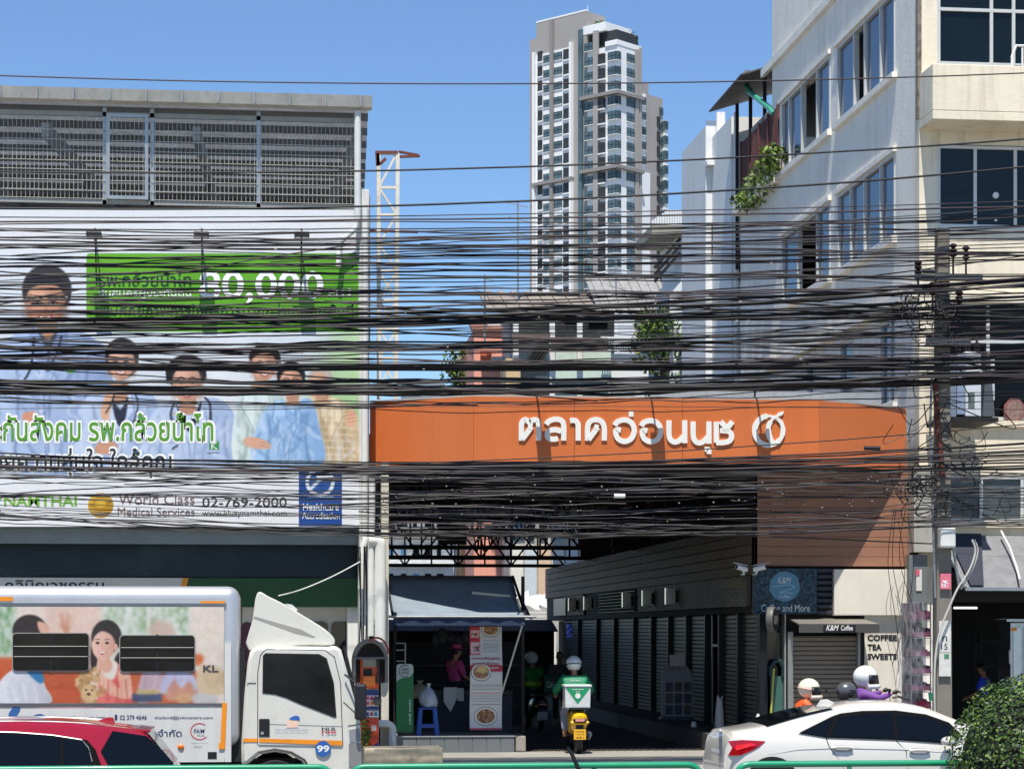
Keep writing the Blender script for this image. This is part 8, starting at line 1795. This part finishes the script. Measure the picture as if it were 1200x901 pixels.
def scooter(label, loc, rotz, c, plate=(232, 176, 40), lamp=(226, 150, 150), name='motor_scooter'):
    t = thing(name, label, 'scooter', loc); Mx = Matrix.Translation(loc) @ Matrix.Rotation(rotz, 4, 'Z'); pm = paint(c, .3, .03, coat=.5)
    def bld(m, nm, mt, par=None, sm=50, bv=0): q_ = MB(); q_.add([Mx @ p for p in m.v], m.f); q_.m = m.m[:]; return q_.build(nm, mt, par or t, smooth=sm, bevel=bv)
    for nm, y in (('wheel', 0), ('wheel', 1.26)):
        W = Matrix.Translation((0, y, .25)) @ Matrix.Rotation(R(90), 4, 'Y'); m = MB(); m.lathe([(.14, -.055), (.22, -.06), (.25, -.03), (.25, .03), (.22, .06), (.14, .055)], W, 24); w_ = bld(m, nm, BLACK); m = MB(); m.lathe([(0, -.03), (.05, -.045), (.14, -.03), (.14, .03), (.05, .045), (0, .03)], W, 18); bld(m, 'rim', M_ALU, w_)
    m = MB(); n = 14; secs = [(-.30, .07, .60, .70), (-.26, .13, .50, .74), (-.1, .165, .42, .78), (.2, .17, .38, .78), (.5, .14, .34, .72), (.62, .12, .32, .5)]
    for y, hw, z0, z1 in secs:
        for j in range(n): a = 2 * math.pi * j / n; m.v.append(Vector((hw * math.copysign(abs(math.cos(a)) ** .7, math.cos(a)), y, (z0 + z1) / 2 + (z1 - z0) / 2 * math.copysign(abs(math.sin(a)) ** .7, math.sin(a)))))
    for i in range(len(secs) - 1):
        for j in range(n): j2 = (j + 1) % n; m.f.append([i * n + j, i * n + j2, (i + 1) * n + j2, (i + 1) * n + j]); m.m.append(0)
    m.f.append(list(range(n))); m.m.append(0); m.f.append([(len(secs) - 1) * n + j for j in range(n)][::-1]); m.m.append(0); bdy = bld(m, 'tail_body', pm)
    m = MB(); m.ell((0, .3, .79), (.14, .48, .055), 16, 8); bld(m, 'seat', BLACK)
    m = MB(); m.box(-.13, .13, .6, 1.0, .28, .36); bld(m, 'floorboard', BLACK, None, None, .02)
    m = MB(); m.hexa([(-.2, 1.0, .35), (.2, 1.0, .35), (.12, 1.12, .35), (-.12, 1.12, .35), (-.2, 1.02, .95), (.2, 1.02, .95), (.12, 1.12, .95), (-.12, 1.12, .95)]); bld(m, 'front_shield', pm, None, None, .03)
    m = MB(); m.tube([(0, 1.26, .25), (0, 1.1, .7), (0, 1.02, 1.0)], .035, 8); bld(m, 'fork', DKSTEEL)
    m = MB(); m.tube([(-.34, .98, 1.04), (-.18, 1.05, 1.06), (0, 1.06, 1.06), (.18, 1.05, 1.06), (.34, .98, 1.04)], .016, 8); bld(m, 'handlebar', BLACK)
    for s in (-1, 1):
        m = MB(); m.tube([(.22 * s, 1.03, 1.06), (.26 * s, 1.0, 1.2), (.32 * s, .98, 1.25)], .007, 6); m.ell((.35 * s, .97, 1.27), (.06, .015, .04), 10, 7); bld(m, 'mirror', BLACK)
    m = MB(); m.box(-.12, .12, -.325, -.27, .575, .64); bld(m, 'lamp_housing', BLACK, bdy, None, .015)
    m = MB(); m.box(-.085, .085, -.34, -.326, .59, .63); bld(m, 'tail_light', paint(lamp, .2, .1), bdy, None, .006)
    for s in (-1, 1): m = MB(); m.ell((.13 * s, -.28, .57), (.045, .035, .03), 10, 6); bld(m, 'indicator', paint((226, 190, 80), .25), bdy)
    m = MB(); m.hexa([(-.13, -.30, .53), (.13, -.30, .53), (.13, -.24, .53), (-.13, -.24, .53), (-.12, -.32, .56), (.12, -.32, .56), (.12, -.24, .56), (-.12, -.24, .56)]); bld(m, 'lower_cowl', pm, bdy, None, .01)
    m = MB(); m.hexa([(-.06, -.30, .3), (.06, -.30, .3), (.06, -.26, .3), (-.06, -.26, .3), (-.07, -.27, .55), (.07, -.27, .55), (.07, -.2, .55), (-.07, -.2, .55)]); bld(m, 'mudguard', BLACK, None, None)
    m = MB(); m.box(-.115, .105, -.345, -.335, .265, .45); pl_ = bld(m, 'number_plate', paint(plate, .4, .04), None, None, .005)
    m = MB()
    for z, tx in ((.395, '1กข'), (.345, 'กรุงเทพ'), (.285, '491')): V, Fc = text_geo(tx, .01, 0); m.add([Vector((-.08 + .15 * p[0], -.3475, z + (.035 if tx != 'กรุงเทพ' else .025) * p[1])) for p in V], Fc)
    bld(m, 'plate_lettering', paint((70, 60, 40)), pl_, None)
    m = MB(); m.tube([(.15, .35, .28), (.17, .0, .30), (.18, -.18, .36)], [.03, .06, .055], 12); bld(m, 'exhaust', mat('exhaust_steel', (90, 90, 92), .35, .8) if 'exhaust_steel' not in bpy.data.materials else bpy.data.materials['exhaust_steel'])
    m = MB(); m.box(-.16, .16, -.28, .12, .80, .83); bld(m, 'rack', DKSTEEL, None, None)
    return t
JG = mat('green_jacket', (14, 124, 84), .6, var=.08); TRG = mat('grey_trousers', (140, 146, 158), .8, var=.1); TRD = mat('dark_trousers', (34, 36, 46), .8, var=.1)
HW = mat('white_helmet', (226, 226, 222), .25, var=.02, coat=.6)
s0 = P(677.5, 880, 39.75); L0 = Vector((s0.x, 39.75, GZ))
scooter('yellow delivery scooter with a yellow plate seen from behind at the market mouth', L0, R(-2), (232, 180, 20))
tt, J, Mx, sh_ = person('rider in a green jacket and white helmet seen from behind on the yellow scooter', L0, R(-2), SITR, JG, TRG, helmet=(HW, BLACK, False), bulk=1.12)
m = MB(); V, Fc = text_geo('LINE MAN', .02, 0); m.add([Mx @ Vector((-.09 + .18 * p[0], .485 + .0 * p[1], 1.30 + .025 * p[1])) for p in V], Fc); m.build('lettering', WHITE, sh_)
bxo = Mx @ Vector((-.04, -.06, .832)); db = thing('delivery_box', 'white and green delivery box on the back of the yellow scooter', 'box', bxo)
m = MB(); m.add([Mx @ Vector(p) for p in ((-.26, -.26, .832), (.19, -.26, .832), (.19, .16, .832), (-.26, .16, .832), (-.265, -.265, 1.2), (.2, -.265, 1.2), (.2, .17, 1.2), (-.265, .17, 1.2))], [(0, 3, 2, 1), (4, 5, 6, 7), (0, 1, 5, 4), (1, 2, 6, 5), (2, 3, 7, 6), (3, 0, 4, 7)]); m.build('shell', mat('silver_cloth', (206, 208, 206), .5, var=.1, scale=8, bump=.2), db, bevel=.012)
m = MB(); m.add([Mx @ Vector(p) for p in ((-.28, -.28, 1.203), (.22, -.28, 1.203), (.22, .18, 1.203), (-.28, .18, 1.203), (-.28, -.28, 1.25), (.22, -.28, 1.25), (.22, .18, 1.25), (-.28, .18, 1.25))], [(0, 3, 2, 1), (4, 5, 6, 7), (0, 1, 5, 4), (1, 2, 6, 5), (2, 3, 7, 6), (3, 0, 4, 7)]); m.build('lid', mat('box_lid', (196, 206, 198), .5, var=.05), db, bevel=.015)
m = MB(); m.poly([Mx @ Vector(p) for p in ((-.25, -.27, 1.19), (-.035, -.266, .905), (.185, -.27, 1.19))]); m.build('green_triangle', paint((20, 150, 94), .4), db)
m = MB(); m.poly([Mx @ Vector((-.035 + .05 * math.cos(R(a)), -.274, 1.05 + .05 * math.sin(R(a)))) for a in range(0, 360, 20)]); m.build('white_dot', WHITE, db)
for tx, z, w_, h_ in (('LINE MAN', 1.155, .2, .022), ('MAN', 1.115, .07, .016)):
    m = MB(); V, Fc = text_geo(tx, .02, 0); m.add([Mx @ Vector((-.035 - w_ / 2 + w_ * p[0], -.276, z + h_ * p[1])) for p in V], Fc); m.build('lettering', WHITE, db)
# rider deeper in the lane
s1 = P(632, 840, 48.6); L1_ = Vector((s1.x, 48.6, GZ))
scooter('dark scooter with a white plate deep in the shade of the market lane', L1_, R(6), (20, 24, 24), (190, 196, 200))
tt, J, Mx, sh_ = person('rider in a green and lime jacket with a white helmet in the dark lane', L1_, R(6), SITR, mat('lime_jacket', (30, 120, 44), .6), TRD, helmet=(HW, None, False), bulk=1.15)
m = MB(); V_ = [Mx @ Vector((.235 * math.cos(R(a)), .56 + .19 * math.sin(R(a)), z)) for a in range(180, 361, 15) for z in (1.0, 1.09)]; m.add(V_, [(2 * i, 2 * i + 2, 2 * i + 3, 2 * i + 1) for i in range(12)]); m.build('lime_band', mat('lime_band', (150, 190, 30), .6), sh_)
m = MB(); b0 = Mx @ Vector((.25, -.1, .85)); m.box(b0.x - .2, b0.x + .22, b0.y - .2, b0.y + .2, b0.z, b0.z + .42); db2 = m.build('courier_bag', mat('courier_green', (10, 70, 48), .6, var=.1), bevel=.03); tag(db2, 'dark green courier bag behind the rider deep in the lane', 'bag')
m = MB(); m.text('Grab', lambda x, y: Vector((b0.x - .14 + .26 * x, b0.y - .203, b0.z + .12 + .14 * (1 - y))), 0, 0, 1, 1, 0, .02); m.build('lettering', paint((196, 214, 206)), db2)
# riders behind the sedan
OR = mat('orange_vest', (236, 96, 36), .6); CRH = mat('cream_helmet', (222, 214, 190), .3, coat=.5, var=.03); PU_ = mat('purple_shirt', (110, 62, 136), .7, var=.1); BKH = mat('grey_helmet', (86, 88, 90), .3, .3, coat=.4)
def rideR(px, v, helm_y, label, shirt, helm, bikelabel, bc_, asym=None, band=None, dz=0.0):
    c = P(px, helm_y, v); sc_ = (c.z - GZ) / 1.80; L = Vector((c.x - .73 * sc_, v, GZ))
    if bikelabel: scooter(bikelabel, L, R(-90), bc_)
    return person(label, L, R(-90), SITR, shirt, TRD, helmet=(helm, band, True), scale=sc_, asym=asym, gloves=True, hs=1.24)
rideR(947.5, 33.9, 795, 'rider in an orange vest and cream helmet behind the roof of the white sedan', OR, CRH, 'white scooter under the orange vested rider, mostly hidden behind the sedan', (210, 210, 206), None, paint((226, 150, 136)))
rideR(1013.5, 34.4, 780, 'rider in purple with a white helmet reaching forward beside the words TEA and SWEETS', PU_, HW, 'dark blue scooter under the purple rider, mostly hidden behind the sedan', (30, 40, 70), dict(handL=(-.3, 1.14, 1.36), elbowL=(-.33, .88, 1.26), handR=(.3, 1.14, 1.34), elbowR=(.33, .88, 1.24)))
rideR(991, 34.0, 799, 'pillion rider in dark clothes with a round grey helmet behind the purple rider', mat('dark_jacket', (44, 40, 56), .7), BKH, None, None)
# seller in the stall, woman in the shop, man in the lane
PK = mat('pink_shirt', (196, 70, 128), .7, var=.1)
c = P(533, 760, 42.9); L = Vector((c.x, 42.9, PZ)); tt, J, Mx, sh_ = person('food seller in a pink shirt and pink hat behind the stall counter', L, R(-60), STAND, PK, TRD, hair=mat('black_hair', (24, 20, 20), .6), scale=(Z(533, 757, 42.9) - PZ) / 1.74, sleeves=False)
m = MB(); hp = Mx @ (J['head'] + Vector((0, .02, .12))); m.lathe([(.16, 0), (.165, .008), (.1, .02), (.095, .08), (.0, .1)], Matrix.Translation(hp), 18); m.build('hat', PK, tt, smooth=50)
m = MB(); m.tube([Mx @ Vector(p) for p in ((-.16, -.02, 1.4), (-.02, .15, 1.2), (.16, .08, .98))], .02, 6); m.build('shoulder_strap', BLACK, tt)
c = P(1153.5, 785, 41.6); person('woman in a blue printed shirt looking left inside the dark shop', Vector((c.x, 41.6, GZ)), R(55), STAND, mat('blue_shirt', (30, 70, 190), .7, var=.2, scale=8), TRD, hair=bpy.data.materials['black_hair'], scale=(Z(1153, 777, 41.6) - GZ) / 1.74, sleeves=False, skin=(170, 120, 92))
c = P(656, 770, 52); person('person in a grey shirt walking away deep in the dark lane', Vector((c.x, 52, GZ)), R(170), STAND, mat('grey_shirt', (96, 92, 90), .8), TRD, hair=bpy.data.materials['black_hair'])
# ================================================================== overhead cables
M_CB = [mat('cable_black', (11, 10, 12), .5, var=.2, scale=1), mat('cable_grey', (30, 28, 31), .5, var=.2, scale=1), mat('cable_brown', (52, 38, 42), .5, var=.2, scale=1), mat('cable_blue', (30, 40, 48), .45, var=.2, scale=1), mat('cable_pale_grey', (84, 80, 80), .6, var=.25, scale=1), mat('cable_warm_grey', (62, 54, 54), .6, var=.25, scale=1)]
cr = random.Random(101)
def cable(L, Mi, Rr, t, label, group=None, v=None, mi=None, wav=.6, x0=-170, x1=1400, n=50, name='overhead_cable'):
    v = v if v is not None else cr.uniform(34.5, 35.1); m = MB(); pts = []
    ph = cr.uniform(0, 100); amp = wav
    for i in range(n + 1):
        x = x0 + (x1 - x0) * i / n; s = x / 600.0
        y = L * (s - 1) * (s - 2) / 2 - Mi * s * (s - 2) + Rr * s * (s - 1) / 2
        y += amp * 2.2 * noise.noise((x * .006 + ph, ph, 0)) + amp * .8 * noise.noise((x * .022, ph, 3))
        pts.append(P(x, y, v + .06 * noise.noise((x * .01, ph, 9))))
    m.tube(pts, t / 2 / 73.5, 5 if t < 3 else 7)
    o = m.build(name, M_CB[mi if mi is not None else cr.choice((0, 0, 0, 0, 1, 2, 2, 5))], smooth=80); tag(o, label, 'cable', group); return o
cable(89, 98.5, 86, 1.7, 'lone thin dark cable crossing the open sky, highest of all', v=34.8, wav=.1, mi=2)
cable(201.5, 196, 163, 2.3, 'single black cable crossing the sky, second from the top', v=34.7, wav=.2, mi=0)
cable(244, 236.5, 196, 2.6, 'single black cable crossing the tower, third from the top', v=34.75, wav=.2, mi=0)
cable(255, 251, 236, 1.3, 'thin cable just below the third single cable from the top', v=34.8, wav=.3, mi=2)
fam = [
 (18, (260, 300), (256, 303), (242, 300), (1.0, 2.2), 'thin cable in the loose upper rows strung above the green advert panel', 'cables of the upper rows', .8),
 (25, (299, 374), (300, 374), (296, 372), (1.0, 2.5), 'thin cable in the dense rows strung across the green advert panel', 'cables of the dense middle rows', 1.2),
 (9, (374, 391), (362, 380), (328, 362), (2.2, 4.0), 'thick black cable in the heavy bundle crossing below the green advert panel', 'thick cables below the green panel', 1.0),
 (24, (386, 427), (380, 428), (356, 432), (1.0, 2.2), 'thin cable in the tangled rows across the doctors and the old shophouse', 'cables across the doctors', 1.6),
 (7, (424, 432), (426, 433), (418, 434), (2.0, 4.6), 'thick black cable of the bundle above the orange sign', 'thick cables above the orange sign', .6),
 (12, (442, 458), (442, 460), (428, 446), (1.8, 4.4), 'thick black cable of the lowest bundle just above the orange sign', 'thick cables just above the orange sign', 1.6),
 (6, (458, 470), (456, 482), (440, 470), (1.0, 1.8), 'loose thin cable sagging over the faces of the doctors', 'sagging loose cables', 2.4),
 (12, (531, 549), (541, 556), (520, 556), (1.1, 2.6), 'thin cable along the lower edge of the orange sign', 'cables along the lower edge of the sign', .8),
 (34, (553, 613), (553, 628), (556, 612), (.65, 1.5), 'thin grey cable in the wide tangle under the orange sign', 'cables in the tangle under the sign', 2.2)]
for n, l, mm_, r__, t, lab, grp, wv in fam:
    low = l[0] > 540; cl = [cr.uniform(0, 1) for _ in range(max(2, n // 5))]
    for k in range(n):
        f = (k + cr.uniform(-.6, .6)) / max(1, n - 1) if cr.random() < .45 or n < 10 else cr.choice(cl) + cr.gauss(0, .025)
        f = min(1, max(0, f)); g = min(1, max(0, f + cr.gauss(0, .13))); h_ = min(1, max(0, f + cr.gauss(0, .26)))
        cable(l[0] + (l[1] - l[0]) * f, mm_[0] + (mm_[1] - mm_[0]) * g, r__[0] + (r__[1] - r__[0]) * h_, cr.uniform(*t), lab, grp, mi=cr.choice((1, 1, 0, 2, 3, 0, 4, 5)) if low else 0 if t[1] > 3.5 else None, wav=wv * cr.uniform(.6, 1.9))  # lower rows pick paler greys; sunlight on them is put into the colour
for k in range(16):
    L = cr.uniform(290, 450); d = cr.uniform(25, 70) * cr.choice((-1, 1)); x0_ = cr.uniform(-120, 500); cable(L, L + d * .6 + cr.uniform(0, 14), L + d * .7, cr.uniform(1, 1.9), 'loose cable sagging aslant through the rows from one bundle to another', 'slanting loose cables', mi=cr.choice((0, 0, 2, 5)), wav=cr.uniform(1, 2.2), x0=x0_, x1=x0_ + cr.uniform(420, 760))
for k in range(12):
    L = cr.uniform(560, 606); d = cr.uniform(14, 40) * cr.choice((-1, 1)); x0_ = cr.uniform(-120, 560); cable(L, L + d * .6 + cr.uniform(0, 10), L + d * .5, cr.uniform(.8, 1.5), 'loose thin cable sagging aslant through the tangle under the sign', 'loose cables in the tangle', mi=cr.choice((1, 2, 4)), wav=cr.uniform(1.4, 3), x0=x0_, x1=x0_ + cr.uniform(300, 520))
# cables crossing the rows on a slant
for L, Mi, Rr, a, b, lab in ((356, 262, 200, -70, 420, 'slanting cable climbing across the face of the tallest doctor to the right'), (404, 462, 500, -70, 700, 'slanting cable dropping from the tallest doctor toward the orange sign'), (330, 352, 300, 380, 1270, 'slanting cable crossing the rows in front of the old shophouse'), (560, 612, 640, 420, 1110, 'slanting cable dropping through the tangle under the sign to the pole'), (470, 474, 466, -70, 560, 'slack cable hanging in a shallow curve over the doctors'), (610, 580, 545, 380, 1110, 'slanting cable climbing through the tangle under the sign to the pole')):
    cable(L, Mi, Rr, 1.6, lab, wav=.8, x0=a, x1=b)
cable(479, 476, 480, .9, 'very thin wire drawn across the upper part of the orange sign', v=38.3, wav=.15, mi=2)
cable(549, 538, 497, 1.4, 'thin cable rising across the lower right of the orange sign to the pole', v=34.8, wav=.3, mi=0)
cable(551, 545, 519, 2.0, 'black cable rising across the apple emblem end of the orange sign', v=34.8, wav=.3, mi=0)
m = MB(); m.tube([P(x, y, 38.0 + .006 * (x - 326)) for x, y in smooth_pts([(326, 698), (352, 691), (388, 676), (422, 658)], False, 4)], .011, 5); tag(m.build('guy_wire', paint((206, 206, 200))), 'pale thin wire slanting across the green clinic signboard', 'wire')
# splice closures and loose ends
for k, (px, py, w_, lab) in enumerate(((1022, 714 - 189, 9, 'black splice box on the cable near the right end of the orange sign'), (726, 581, 6, 'small pale splice box in the tangle below the sign lettering'), (1088, 318, 7, 'black splice box in the rows left of the pole insulators'))):
    c = P(px, py, 34.5); m = MB(); m.cyl(c - Vector((w_ / 70, 0, 0)), c + Vector((w_ / 70, 0, 0)), .035, 10); tag(m.build('splice_box', M_CB[0] if k != 1 else WHITE, smooth=50), lab, 'splice box')
m = MB(); cr2 = random.Random(5)
def loop(px, py, rx, ry, v, a0=0, a1=360, r=.009):
    pts = [P(px + rx * math.cos(R(a)) * (1 + .2 * noise.noise((a * .02, px, 1))), py + ry * math.sin(R(a)), v + .1 * noise.noise((a * .03, py, 2))) for a in range(a0, a1 + 1, 20)]; m.tube(pts, r, 4)
for _ in range(34): loop(cr2.gauss(1085, 16), cr2.gauss(362, 12), cr2.uniform(3, 11), cr2.uniform(3, 10), cr2.uniform(34.4, 34.7), cr2.randrange(0, 180, 20), cr2.randrange(200, 360, 20))
for _ in range(30): loop(cr2.gauss(1080, 18), cr2.gauss(572, 13), cr2.uniform(4, 18), cr2.uniform(4, 14), cr2.uniform(34.4, 34.7), cr2.randrange(0, 180, 20), cr2.randrange(200, 360, 20))
for _ in range(16): loop(cr2.gauss(1130, 16), cr2.gauss(540, 18), cr2.uniform(6, 22), cr2.uniform(5, 18), cr2.uniform(35.5, 37), cr2.randrange(0, 160, 20), cr2.randrange(180, 320, 20))
for _ in range(26): x, y = cr2.uniform(440, 1050), cr2.uniform(572, 618); loop(x, y, cr2.uniform(3, 16), cr2.uniform(1.5, 5), cr2.uniform(34.4, 35.1), 0, cr2.randrange(120, 340, 20), .006)
for k in range(26):
    x = cr2.uniform(1040, 1180); y = cr2.uniform(430, 590); pts = smooth_pts([tuple(P(x, y, 34.7)), tuple(P(x + cr2.uniform(-20, 20), y + cr2.uniform(8, 30), 34.8)), tuple(P(1100 + cr2.uniform(-6, 12), y + cr2.uniform(-20, 30), 34.7))], False, 5); m.tube(pts, cr2.uniform(.006, .012), 4)
for k in range(5):
    x = cr2.uniform(1044, 1064); y0 = 590 + cr2.uniform(0, 20); pts = smooth_pts([tuple(P(x, y0, 39.3)), tuple(P(x + cr2.uniform(-8, 8), y0 + 60, 39.5)), tuple(P(x + cr2.uniform(-4, 14), y0 + 130, 39.6)), tuple(P(x + cr2.uniform(-6, 10), y0 + 180, 39.6))], False, 5); m.tube(pts, .006, 4)
struct(m.build('cable_tangle', M_CB[0], smooth=80), 'stuff')
m = MB()
for _ in range(70): x, y = cr2.uniform(440, 1060), cr2.uniform(556, 622); c = P(x, y, cr2.uniform(34.3, 34.45)); s = cr2.uniform(.006, .014); m.box(c.x - s, c.x + s, c.y, c.y + .02, c.z - s * .6, c.z + s * .6)
for _ in range(24): x, y = cr2.uniform(0, 1180), cr2.uniform(290, 460); c = P(x, y, cr2.uniform(34.3, 34.45)); s = cr2.uniform(.01, .03); m.box(c.x - s, c.x + s, c.y, c.y + .02, c.z - s * .5, c.z + s * .5)
struct(m.build('cable_ties', paint((150, 146, 138), .6)), 'stuff')
